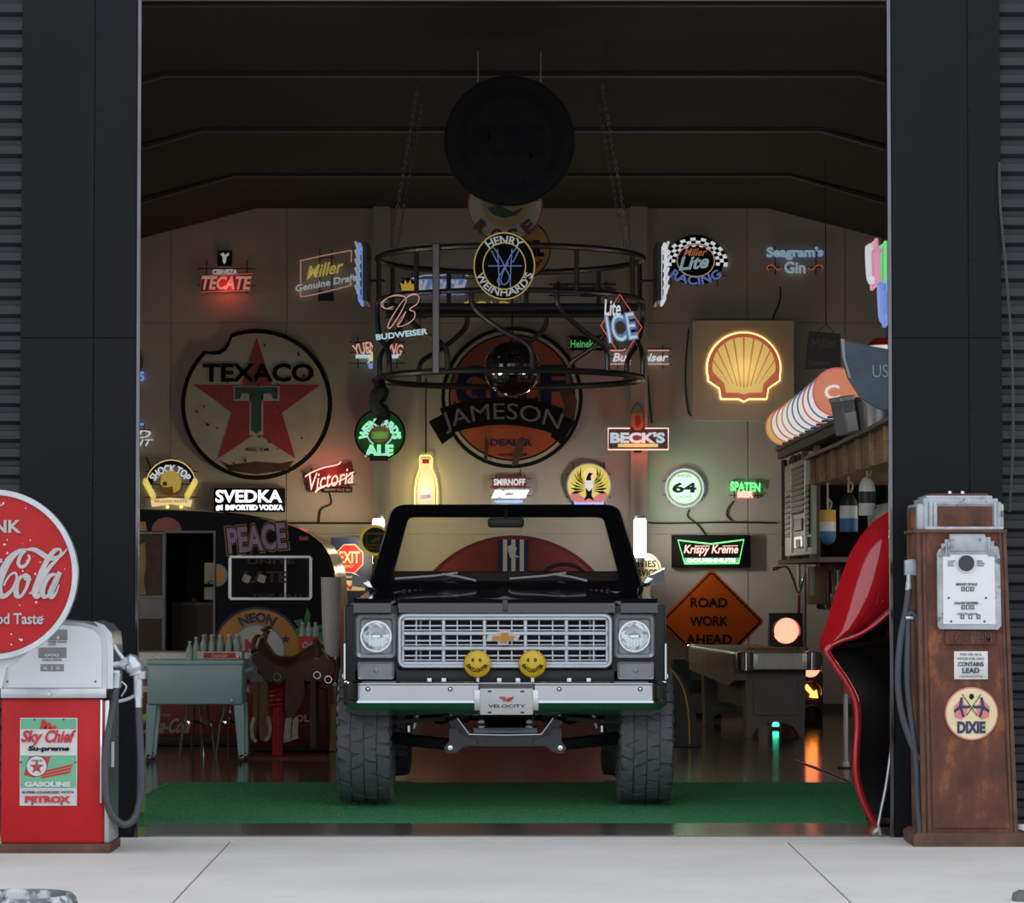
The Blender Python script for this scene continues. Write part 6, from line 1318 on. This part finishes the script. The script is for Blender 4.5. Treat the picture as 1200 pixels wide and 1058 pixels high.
for d0, d1 in ((28.0, 27.0), (27.0, 26.3)):
    MB().tube([V(SX + .03, d0, 1.75), V(SX + .03, d1 + .1, 2.5)], .018, 4).tube([V(SX + .03, d1, 1.75), V(SX + .03, d0 - .1, 2.5)], .018, 4).build('brace', 'wood_grey', sh)
for i, (d, w, h, m) in enumerate(((27.6, .07, .16, 'orange_old'), (27.3, .05, .11, 'enamel_old'))):
    tag(MB().lathe([(0, 0), (w, 0), (w, h * .75), (w * .6, h * .9), (w * .6, h), (0, h)], 14, Matrix.Translation((SX + .25, d, 1.621))).build('jar', m), ('rust coloured jar at the far end of the middle shelf board', 'pale jar beside the rust coloured jar on the middle shelf board')[i], 'jar')
# black tool board hanging under the shelving with its tools
tbd = empty('tool_board', (SX + .3, 26, 0), 0, 'dark hanging board of tools and cans under the shelving', 'tool board')
MB().box(.0, .04, -1.5, 1.6, 1.18, 1.58).build('board', 'black_matte', tbd)
for i in range(14):
    y = -1.4 + i * .2; h = random.uniform(.12, .32); MB().tube([(-.03, y, 1.52), (-.03, y + random.uniform(-.03, .03), 1.52 - h)], .012, 6).box(-.05, -.01, y - .03, y + .03, 1.50 - h, 1.54 - h, .004, 1).build('tool', ('steel', 'tan_leather', 'alu', 'brown_dark', 'red_fade')[i % 5], tbd)
# pale green louvred metal unit facing the aisle
cb = empty('louvred_cabinet', (SX - .05, 25.5, 0), 0, 'pale green metal cabinet front with black louvres on the shelving', 'cabinet')
def cbox(name, m, d0, d1, z0, z1, f, bev=.006, parent=None, back=.04): return MB().box(-f, back, d0 - 25.5, d1 - 25.5, z0, z1, bev, 1).build(name, m, parent or cb)
cbox('panel', 'pale_green', 24.5, 26.9, 1.64, 2.42, 0)
cbox('louvre_panel', 'black', 25.0, 26.1, 1.98, 2.36, .012); cbox('louvre_panel', 'black', 26.25, 26.72, 1.80, 2.20, .012); cbox('louvre_panel', 'black', 24.6, 24.88, 1.80, 2.2, .012)
for z in [1.99 + .045 * i for i in range(9)]: cbox('slat', 'dark_grey', 25.03, 26.07, z, z + .018, .022)
for z in [1.82 + .045 * i for i in range(8)]: cbox('slat', 'dark_grey', 26.27, 26.70, z, z + .018, .022); cbox('slat', 'dark_grey', 24.62, 24.86, z, z + .018, .022)
cbox('gauge_window', 'dark_grey', 25.2, 25.85, 1.84, 1.94, .015); cbox('gauge_frame', 'alu', 25.15, 25.9, 1.70, 1.80, .012); cbox('gauge_dial', 'orange_old', 25.35, 25.7, 1.71, 1.77, .018); cbox('moulding', 'alu', 24.92, 24.96, 1.67, 2.41, .016); cbox('moulding', 'alu', 26.15, 26.19, 1.67, 2.41, .016); cbox('handle', 'dark_grey', 24.65, 24.75, 1.70, 1.78, .02)
# plywood shelf box with ribs nearer the door
ws = empty('plywood_shelf', (SX, 22, 0), 0, 'raw plywood overhead shelf with ribs, buoys hanging below', 'shelf')
def wbox(name, m, x0, x1, d0, d1, z0, z1): return MB().box(x0 - SX, x1 - SX, d0 - 22, d1 - 22, z0, z1, .003, 1).build(name, m, ws)
wbox('fascia', 'wood', SX - .05, SX - .03, 18.4, 24.4, 2.20, 2.40); wbox('bottom_board', 'wood', SX - .05, SX + .6, 18.4, 24.4, 2.18, 2.20)
for d in (24.2, 23.4, 22.6, 21.8, 21.0, 20.2, 19.4): wbox('rib', 'wood', SX - .085, SX - .05, d, d + .07, 2.18, 2.40)
tpz = [(18.4, 2.44), (20, 2.42), (22, 2.405), (24.4, 2.40)]
MB().prism([(a - 22, z + .0) for a, z in tpz] + [(a - 22, z - .025) for a, z in reversed(tpz)], -.12, .6, 'x').build('top_board', 'dark_grey', ws)
# buoys
def buoy(px, py, d, hpx, wpx, shape, bands, lab, ropetop):
    c = P(px, py, d); k = d / F; r = empty('fishing_buoy', (c.x, d, c.z), 0, lab, 'buoy', 'hanging buoys'); h = hpx * k / 2; w = wpx * k / 2
    def rad(t):
        if shape == 'bullet': return w * (1 if t > -.45 else max(.05, math.sqrt(max(0, 1 - ((-.45 - t) / .55) ** 2))))
        if shape == 'dome': return w * (1 if t < .1 else max(.05, math.sqrt(max(0, 1 - ((t - .1) / .9) ** 2))))
        return w * min(1, .93 + .0 * t)
    for t0, t1, m in bands:
        pr = [(rad(t0 + (t1 - t0) * i / 8), h * (t0 + (t1 - t0) * i / 8)) for i in range(9)]; MB().lathe(pr, 20).build('band', m, r, 50)
    MB().tube([(0, 0, h), (0.0, 0, h + ropetop * .5), (0, .0, h + ropetop)], .008, 6).tube([(.015, 0, h), (.03, 0, h + .05), (0, 0, h + .09)], .007, 5, smooth=3).build('rope', 'rawhide', r)
buoy(970, 618, 23.8, 41, 19, 'bullet', ((-1, -.22, 'blue'), (-.22, .32, 'white_worn'), (.32, 1, 'jd_yellow')), 'yellow, white and blue buoy hanging below the plywood shelf', 2.21 - Z(598, 23.8))
buoy(994.5, 600, 22.3, 46, 21, 'dome', ((-1, -.32, 'blue'), (-.32, .32, 'white_worn'), (.32, 1, 'black')), 'black topped, white and blue buoy hanging in the middle', 2.21 - Z(577, 22.3))
buoy(1016, 581, 21.2, 46, 20, 'dome', ((-1, -.38, 'white_worn'), (-.38, .22, 'black'), (.22, 1, 'white_worn')), 'white buoy with a black band hanging next to the red shell', max(.04, 2.19 - Z(558, 21.2)))
# lit round lenses in a row on the shelf top
cols = [('globe_yellow', 'globe_orange', 'orange rimmed lens at the far end of the row of lit globe lenses'), ('globe_white', 'globe_red', 'white lens with red rim, second in the lit row'), ('globe_white', 'globe_red', 'white lens with an orange letter, third in the lit row'), ('globe_white', 'globe_orange', 'white lens with orange ring, fourth in the lit row'), ('globe_white', 'globe_green', 'white lens with green rim in the lit row'), ('globe_white', 'globe_blue', 'white lens with thin blue rim in the lit row'), ('globe_white', 'globe_blue', 'large white lens with dark blue rim in the lit row'), ('globe_white', 'globe_red', 'white lens with an orange S shield in the lit row'), ('globe_white', 'globe_blue', 'white lens with a blue toothed ring in the lit row'), ('globe_orange', 'globe_red', 'orange red lens at the near end of the lit row')]
for i, (cf, cr_, lab) in enumerate(cols):
    t = i / 9; d = 28.0 + (23.0 - 28.0) * t; px = 919 + (981 - 919) * t ** 1.0; py = 505 + (458 - 505) * t; r = 22 + 7 * t
    s = Sign('globe_lens', px, py, d, lab, 'lit globe', 'lit globe lenses on the shelf'); k = s.k
    s.root.rotation_euler = (0, 0, math.radians(-10))
    s.root.location.z = 2.632 + (r + 1.6) * k
    s.ring('rim', cr_, px, py, r * .93, r, .012, -.012); s.disc('lens', cf, px, py, r * .95, .008, -.01)
    cx_, cy_ = px, py
    if i == 8: s.ring('toothed_ring', 'globe_blue', px, py, r * .62, r * .74, .013, .006)
    if i == 3: s.ring('orange_ring', 'globe_orange', px, py, r * .5, r * .66, .013, .006)
    if i == 7: s.poly('shield', 'globe_orange', [(px - r * .6, py - r * .5), (px + r * .2, py - r * .5), (px + r * .2, py + r * .2), (px - r * .2, py + r * .6), (px - r * .6, py + r * .2)], .013, .006)
    s.text('globe_white' if i == 9 else 'globe_red' if cf == 'globe_white' and i not in (5, 6) else 'globe_blue', ('G', 'H', 'C', 'G', 'L', 'S', 'RIO', 'S', 'O', 'C')[i], px - r * .2, py, r * (.6 if i != 6 else .9), r * .6, .016, .004, .02)
    s.rect('foot', 'dark_grey', px - r * .4, py + r * .97, px + r * .4, py + r + 1.6, .01, -.02)
# crates, bucket and rudder near the door
for i, (x0, y0, rot, lab) in enumerate(((982, 506, .18, 'grey paper patched metal crate leaning on the shelf'), (1006, 503, .12, 'metal crate with a blue patch beside the grey one'))):
    s = Sign('metal_crate', x0 + 8, y0, 21.6, lab, 'crate', 'leaning metal crates'); s.root.rotation_euler = (0, rot * -1 + .0, math.radians(20)); s.root.location.z = 2.575
    k = s.k; MB().box(-.05, .05, -.09, .09, -.13, .13, .006, 1).build('case', 'grey', s.root); MB().box(-.04, .04, -.095, -.09, -.11, .02).build('paper_label', 'white_worn' if i == 0 else 'blue', s.root); MB().box(-.055, .055, -.095, .095, .10, .135, .004, 1).build('lid', 'alu', s.root)
bk = P(1026, 494, 20.6); tag(MB().lathe([(0, 0), (.10, 0), (.13, .20), (.135, .21), (.125, .21), (0.09, .02), (0, .02)], 24, Matrix.Translation((bk.x + .05, 20.6, 2.418))).build('bucket', 'alu'), 'small grey metal bucket on the plywood shelf', 'bucket')
s = Sign('boat_rudder', 1016, 440, 19.6, 'blue grey rounded boat rudder stencilled with white letters by the jamb', 'rudder')
s.poly('blade', 'boat_grey', [(986, 398), (1000, 402), (1055, 412), (1080, 416), (1080, 470), (1050, 483), (1028, 479), (1008, 466), (994, 444), (987, 420)], .03, -.03); s.poly('edge_band', 'alu', [(985, 397), (989, 398), (990, 420), (997, 443), (994, 444), (987, 420)], .036, -.034)
s.text('white_worn', 'USS', 1035, 435, 26, 15, .034, .004, -.01); MB().tube([(.2, 0, .1), (.2, 0, zceil(2.3) - s.root.location.z)], .01, 6).build('hanging_rope', 'rawhide', s.root)
# dark hanging tile behind it, lamps and neon signs edge-on along the right wall
s = Sign('hanging_panel', 962, 410, 30.0, 'dark tilted panel with faint script hanging above the lit lenses', 'panel')
s.poly('board', 'dark_grey', [(948, 388), (985, 391), (985, 431), (942, 433)], .02, -.02); s.text('midB' if False else 'grey', 'Miller', 966, 402, 30, 12, .024, .004, .0, rot=.1); s.text('amber_tan', 'Genuine', 960, 425, 26, 6, .024, .004, .0); s.neon('cable', [(958, 389), (969, 380), (977, 390)], .5, .0)
MB().tube([(.05, 0, .24), (.05, 0, zceil(2.9) - s.root.location.z)], .005, 5).build('hanging_wire', 'cable', s.root)
for i, (px, py, h, d, m1, m2, lab) in enumerate(((1026, 310, 30, 21.0, 'midP', 'midW', 'pink and white neon sign seen edge-on at the right jamb'), (1037, 315, 32, 20.0, 'midG', 'midP', 'green and pink neon sign seen edge-on close to the right jamb'), (1041, 355, 28, 19.4, 'midB', 'midB', 'blue neon bar sign seen edge-on at the right jamb'))):
    s = Sign('neon_sign', px, py, d, lab, 'neon sign', 'edge-on neon signs by the right jamb'); H_ = h * s.k * .9
    MB().box(.02, .05, -.16, .16, -H_, H_, .004, 1).build('back_plate', 'black', s.root); MB().tube([(-.01, -.13, -H_), (-.01, .13, -H_), (-.01, .13, H_), (-.01, -.13, H_)], .016, 6, True).build('neon_tube', m1, s.root); MB().tube([(-.02, -.1, -H_ * .7), (-.04, 0, -.1), (-.05, .0, .1), (-.02, .1, H_ * .8)], .022, 6, smooth=4).build('neon_letter', m2, s.root); MB().tube([(.05, 0, 0), (WX - s.root.location.x, 0, .0)], .012, 6).build('bracket', 'black', s.root)
s = Sign('pendant_lamp', 1040, 405, 22.3, 'round red rimmed lit lamp half hidden by the right jamb', 'lamp'); MB().lathe([(0, .05), (.10, .05), (.15, .0), (.14, -.0), (0, -.01)], 24).build('shade', 'red', s.root); MB().lathe([(0, -.025), (.08, -.02), (.13, -.005), (0, 0)], 24).build('diffuser', 'globe_white', s.root); MB().tube([(0, 0, .05), (0, 0, zceil(2.4) - s.root.location.z)], .006, 5).build('cord', 'cable', s.root)
# below the shelving: clutter
s = Sign('fuel_can', 957, 684, 26.0, 'yellowed plastic fuel can on the lower shelf board', 'can'); k = s.k
MB().box(-11 * k, 11 * k, -.09, .09, -24 * k, 20 * k, .02).build('body', 'amber_tan', s.root); MB().box(-9 * k, -3 * k, -.095, .0, -14 * k, 20 * k, .006).build('label', 'enamel_old', s.root); MB().tube([(4 * k, 0, 20 * k), (4 * k, 0, 26 * k)], .02, 8).build('cap', 'red', s.root); MB().tube([(0, 0, 20 * k), (0, 0, 1.60 - s.root.location.z)], .006, 5).build('hanger', 'cable', s.root)
bar = empty('bicycle', (P(936, 700, 32.4).x, 32.4, 0), 0, 'old bicycle with chrome handlebar parked behind the shelving end', 'bicycle')
k = 28.6 / F; hz = Z(664, 32.4)
MB().tube([(-.27, -.1, Z(667, 32.4)), (-.20, -.1, Z(665, 32.4)), (-.12, -.05, Z(665, 32.4)), (-.05, 0, Z(680, 32.4)), (0, 0, Z(695, 32.4)), (.05, .05, Z(680, 32.4)), (.1, .3, Z(665, 32.4))], .012, 8, smooth=4).build('handlebar', 'chrome', bar)
MB().tube([(-.28, -.1, Z(667.2, 32.4)), (-.21, -.1, Z(665.2, 32.4))], .018, 8).build('grip', 'tan_leather', bar)
MB().tube([(0, 0, Z(697, 32.4)), (.02, .1, .8), (.05, .6, .38)], .016, 8).tube([(0, 0, Z(697, 32.4)), (-.03, -.08, .35)], .014, 8).build('frame', 'red', bar)
for y_ in (-.08, .95): MB().tube([(-.03, y_ + .33 * math.cos(t), .35 + .33 * math.sin(t)) for t in [2 * PI * i / 32 for i in range(32)]], .018, 8, True).build('wheel', 'rubber', bar)
for i, (px, y0, y1, r, m, lab) in enumerate(((936, 652, 770, 2.2, 'pale_green', 'dull green steel pipe standing in front of the shelving'), (942.5, 650, 785, 2.6, 'grey', 'silver steel pipe standing beside the green pipe'))):
    d = 33.95; c = X(px, d); tag(MB().tube([(c, d, 0), (c, d, Z(y0, d))], r * d / F, 12).build('steel_pipe', m), lab, 'pipe')
gc = empty('green_cabinet', (2.85, 20.4, 0), 0, 'pale green cabinet behind the red shell with bottles on top', 'cabinet')
MB().box(-.38, .38, -1.15, 1.2, .012, 1.95, .01).build('body', 'pale_green', gc)
for z in (1.60, 1.2, .8): MB().box(-.395, -.38, -1.1, 1.15, z, z + .32, .004, 1).build('drawer', 'pale_green', gc)
for i in range(5):
    d = 19.6 + i * .42; rr_ = random.uniform(.03, .05)
    tag(MB().lathe([(0, 0), (rr_, 0), (rr_, .12), (rr_ * .35, .16), (rr_ * .35, .20), (0, .20)], 14, Matrix.Translation((2.62, d, 1.952))).build('glass_bottle', ('bottle_green', 'amber_tan', 'alu', 'bottle_green', 'red_fade')[i]), ('green glass bottle nearest the door', 'amber glass bottle second from the door', 'silver bottle in the middle', 'green glass bottle fourth from the door', 'red bottle farthest from the door')[i] + ' on the pale green cabinet', 'bottle')
# ================================================================== red shell by the right jamb
DSH = 18.35
sr = empty('red_shell', (X(1040, DSH), DSH, 0), 0, 'glossy red moulded shell with a hollow black side standing by the right jamb', 'moulded shell'); k = DSH / F
def rp(px, py, y=0.0): return Vector(((px - 1040) * k, y, Z(py, DSH)))
top_l = [(1060, 594), (1045, 600), (1030, 610), (1015, 626), (1002, 646), (990, 675), (980, 702), (971, 730), (963, 750), (962, 757), (966, 765)]
top_r = [(1080, 700), (1075, 702), (1068, 703), (1060, 705), (1051, 707), (1040, 716), (1026, 728), (1010, 740), (994, 745), (982, 750), (976, 757)]
rows = []
for (a, b_), (c, e) in zip(top_l, top_r):
    r = []
    for q in range(9):
        t = q / 8; px = a + (c - a) * t; py = b_ + (e - b_) * t; bulge = math.sin(t * PI) * .10; r.append(rp(px, py, .12 * (1 - t) - bulge + .22 * (1 - len(rows) / 10) ** 1.6))
    rows.append(r)
MB().grid(rows).build('red_hood', 'red_gloss', sr, 60)
edge = [(1075, 706), (1051, 711), (1026, 731), (1005, 744), (985, 751), (973, 757), (968, 763), (979, 781), (992, 800), (1002, 822), (1004, 850), (1002, 880), (1002, 905), (1007, 930), (1016, 952), (1024, 966)]
MB().tube([rp(x, y, -.02) for x, y in edge[5:]], .022, 10, smooth=5).build('red_rim', 'red_gloss', sr, 60)
MB().tube([rp(x, y, -.03) for x, y in edge[:7]], .014, 10, smooth=5).build('red_lip', 'red_gloss', sr, 60)
# hollow dark bowl
rows = []
for x, y in catmull([(a, b_, 0) for a, b_ in edge], 3) and [(p.x, p.y) for p in catmull([(a, b_, 0) for a, b_ in edge], 3)]:
    rows.append([rp(x + (1085 - x) * t, y + (max(y, 720) - y) * t, .02 + .30 * math.sin(t * PI / 2)) for t in [i / 8 for i in range(9)]])
MB().grid(rows).build('black_hollow', 'black_gloss', sr, 60)
rows = []
for p in catmull([(a, b_, 0) for a, b_ in edge[6:]], 3): rows.append([rp(p.x - 3, p.y, -.02), rp(p.x - 6 + 2, p.y, .06), rp(p.x + 2, p.y, .16), rp(p.x + 20, p.y, .32)])
MB().grid(rows).build('red_side', 'red_gloss', sr, 60)
MB().tube([rp(x, y, -.05) for x, y in ((1050, 690), (1049, 740), (1047.5, 800), (1044, 860), (1037, 915), (1030, 950), (1026, 972))], .011, 8, smooth=5).build('silver_edge', 'alu', sr)
MB().prism([rp(*q).xz for q in ((1060, 700), (1060, 977), (1026, 977), (1036, 925), (1045, 860), (1050, 780))], .02, .05).build('black_fin', 'black_gloss', sr)
MB().box(rp(1020, 0).x, rp(1060, 0).x, -.02, .3, .012, .05, .006).build('base', 'black_matte', sr)
# ================================================================== games table
n0 = P(868, 765, 28.4); n1 = P(962, 765, 28.4); f0 = P(806, 757, 31.6)
ang = math.atan2(f0.x - n0.x, f0.y - n0.y)
gt_ = empty('games_table', (n0.x, 28.4, 0), 0, 'grey games table with chrome corners and aprons, below the road sign', 'table')
gt_.rotation_euler = (0, 0, -ang)
WT = (n1.x - n0.x) * 1.0; LT = (f0.y - n0.y) / math.cos(ang); zt = Z(765, 28.4); zb = Z(785, 28.4)
bd = MB().box(.0, WT, 0, LT, zb, zt, .012).build('apron', 'alu', gt_)
MB().box(.03, WT - .03, .03, LT - .03, zt, zt + .008).build('playfield', 'wood_grey', gt_)
for x0 in (0, WT):
    for y0 in (0, LT): MB().lathe([(.0, zb - .004), (.085, zb - .004), (.085, zt + .004), (.07, zt + .012), (0, zt + .012)], 20, Matrix.Translation((x0 + (.06 if x0 == 0 else -.06), y0 + (.06 if y0 == 0 else -.06), 0))).build('corner_cap', 'chrome', gt_)
MB().box(.16, WT - .16, -.006, 0, zb + .01, zt - .01).build('score_plate', 'white_worn', gt_)
MB().box(-.02, .0, .3, LT - .2, zb - .06, zt - .02, .004).build('side_rail', 'wood_grey', gt_); MB().prism([(.2, zb), (LT - .3, zb), (LT - .3, zb - .08), (.5, zb - .16), (.2, zb - .1)], -.03, .1, 'x').build('ball_return', 'wood_grey', gt_)
for yy in (.25, LT - .5):
    pts = [(.10, 0), (.14, 0), (.17, .06), (.22, .11), (.33, .14), (WT - .33, .14), (WT - .22, .11), (WT - .17, .06), (WT - .14, 0), (WT - .10, 0), (WT - .08, zb), (.08, zb)]
    lg = MB().prism(pts, yy, yy + .18).build('leg_panel', 'cabinet_grey', gt_); MB().box(.16, WT - .16, yy - .012, yy, .2, zb - .08, .004, 1).build('panel_inset', 'cabinet_grey', lg)
MB().box(.2, WT - .2, .4, LT - .5, .25, zb - .05).build('cabinet', 'dark_grey', gt_)
# things on the table
q = Matrix.Translation((n0.x, 28.4, 0)) @ Matrix.Rotation(-ang, 4, 'Z')
c = q @ Vector((.35, 1.4, zt + .009)); tag(MB().box(-.06, .06, -.04, .04, 0, .04, .004, 1, Matrix.Translation(c)).build('small_box', 'jd_yellow'), 'small yellow box on the games table', 'box')
c = q @ Vector((.62, .6, zt + .009)); tag(MB().lathe([(0, 0), (.02, 0), (.022, .03), (0, .034)], 14, Matrix.Translation(c)).build('knob_puck', 'leaf_green'), 'small green puck on the games table', 'puck')
c = q @ Vector((.5, .9, zt + .009)); tag(MB().prism([(-.3, -.15), (-.1, -.2), (.25, -.14), (.3, .1), (0, .2), (-.26, .12)], 0, .02, 'z', Matrix.Translation(c)).build('cardboard_sheet', 'tan_leather'), 'ragged brown cardboard sheet lying on the games table', 'cardboard')
# black seats / tyres behind the truck's right tyre
c = P(808, 826, 27.0); at = empty('arched_chair', (c.x, 27.0, 0), 0, 'black curved chair with thin yellow piping behind the truck tyre', 'chair'); k = 27.0 / F
def ap(px, py): return ((px - 808) * k, Z(py, 27.0))
outer = [(784, 781), (796, 790), (806, 806), (813, 826), (818, 852), (819, 875)]; inner = [(784, 800), (790, 815), (793, 840), (793, 875)]
MB().prism([ap(*p_) for p_ in outer] + [ap(*p_) for p_ in reversed(inner)], -.0, .4).build('shell', 'black', at); MB().tube([(*ap(*p_)[:1], -.004, ap(*p_)[1]) for p_ in ((785, 783), (796, 797), (803, 815), (807, 840), (808, 872))], .008, 6, smooth=4).build('piping', 'jd_yellow', at)
MB().box(ap(788, 0)[0], ap(822, 0)[0], .1, .5, .0, .05, .01).build('foot', 'black', at)
c = P(810, 795, 31.0); bxk = empty('black_speaker', (X(812, 33.0), 33.0, 0), 0, 'dark boxy speaker cabinet with a grey plate behind the curved chair', 'speaker'); k = 31.0 / F
MB().box(-.22, .28, -.2, .3, 0, Z(772, 32.8), .01).build('cabinet', 'black', bxk); MB().box(-.03, .12, -.205, -.2, Z(797, 32.8), Z(786, 32.8), .004, 1).build('badge', 'grey', bxk); MB().box(-.03, .2, -.205, -.2, .05, Z(812, 32.8), .004, 1).build('lower_plate', 'grey', bxk)
# traffic signals
def signal(px, py, d, lit, r, lab):
    s = Sign('traffic_signal', px, py, d, lab, 'traffic light', 'traffic signals'); k = s.k
    s.root.location.z = 0; zc = Z(py, d); R_ = r * k; st = R_ * 2.5
    order = ('red', 'amber', 'green'); li = order.index(lit); zs = {o: zc + (li - i) * st for i, o in enumerate(order)}
    z0 = zs['green'] - st * .55; z1 = zs['red'] + st * .55
    MB().box(-R_ * 1.3, R_ * 1.3, 0, .2, max(z0, .0), z1, .01).build('housing', 'black', s.root)
    if z0 > .05: MB().tube([(0, .1, z0), (0, .1, .02)], .04, 12).box(-.2, .2, -.1, .3, 0, .025, .005).build('stand', 'dark_grey', s.root)
    for o in order:
        z = zs[o]
        if z - R_ < 0: continue
        m = {'red': 'signal_red', 'amber': 'signal_amber', 'green': 'signal_green'}[o] if o == lit or (o == 'red' and lit == 'amber') else ('lens_red_off' if o == 'red' else 'brown_dark')
        T = Matrix.Translation((0, 0, z)) @ Matrix.Rotation(PI / 2, 4, 'X')
        if o == 'amber' and lit == 'amber':
            MB().lathe([(0, .012), (R_, .006), (R_, 0)], 28, T).build('lens', 'brown_dark', s.root)
            MB().prism([(-R_ * .8, z + R_ * .5), (-R_ * .4, z + R_ * .75), (R_ * .3, z - R_ * .05), (R_ * .6, z + R_ * .15), (R_ * .75, z - R_ * .7), (-R_ * .15, z - R_ * .6), (R_ * .0, z - R_ * .35)], -.022, -.01).build('arrow', m, s.root)
        else: MB().lathe([(0, .04), (R_ * .5, .034), (R_ * .85, .015), (R_, 0)], 32, T).build('lens', m, s.root)
        MB().ring(0, z, R_ * 1.02, R_ * 1.1, -.16, 0, 28, math.radians(-20), math.radians(200)).build('visor', 'black', s.root)
    return s
signal(921, 739, 31.5, 'red', 15, 'traffic signal with its big red lamp lit behind the games table')
signal(950, 810, 31.0, 'amber', 11, 'low traffic signal with an orange arrow lit beside the table leg')
c = P(909, 853, 30.2); gl_ = empty('floor_reflection_glow', (c.x, 30.2, 0), 0, 'small added green glow for a signal reflection on the floor under the games table', 'lamp'); MB().lathe([(0, .03), (.03, .03), (.034, .05), (.02, .075), (0, .08)], 16).build('bulb', 'signal_green', gl_); MB().lathe([(0, 0), (.045, 0), (.04, .03), (0, .03)], 16).build('base', 'black', gl_)  # added glowing body standing in for a green reflection on the floor
# white tube bollard at the red shell
c = P(991, 850, 24.0); bo_ = empty('white_post', (c.x, 24.0, 0), 0, 'thin white post with an orange reflector band behind the red shell', 'post'); k = 24 / F
MB().lathe([(0, 0), (.03, 0), (.03, .04), (.018, .05), (.018, Z(812, 24)), (.0, Z(812, 24))], 16).build('tube', 'white', bo_); MB().lathe([(.03, Z(812, 24)), (.034, Z(812, 24)), (.034, Z(784, 24)), (0, Z(783, 24))], 16).build('reflector', 'orange_old', bo_); MB().lathe([(0, 0), (.06, 0), (.06, .012), (0, .014)], 16).build('foot', 'black', bo_)
tag(MB().tube([(P(938, 888, 0.1).x * 0 + X(930, 25.0), 25.0, .006), (X(955, 24.0), 24.0, .006), (X(975, 23.2), 23.2, .006), (X(996, 22.3), 22.3, .006)], .006, 6, smooth=5).build('cord', 'orange_old'), 'thin orange cord lying across the dark floor to the red shell', 'cord')
# ================================================================== added tube lamps on the side columns, unseen, to brighten the interior
for sx in (-1, 1):
    for d, lab in ((19.8, 'nearest the door'), (22.6, 'second from the door'), (25.4, 'third from the door')):
        xw = sx * WX
        r = empty('wall_lamp', (xw - sx * .28, d, 1.75), 0, 'added unseen vertical tube lamp on the %s side column %s' % ('left' if sx < 0 else 'right', lab), 'lamp', 'added tube lamps on the side columns')
        MB().lathe([(0, -.60), (.045, -.595), (.062, -.57), (.062, .57), (.045, .595), (0, .60)], 18).build('tube', 'tube_fill', r)
        MB().box(min(0, sx * .1) + sx * .06, max(0, sx * .1) + sx * .06, -.05, .05, -.65, .65, .006, 1).build('fixture', 'white', r)
        MB().box(min(sx * .16, sx * .28), max(sx * .16, sx * .28), -.10, .10, -1.75, 3.2).build('side_column', 'column', r)
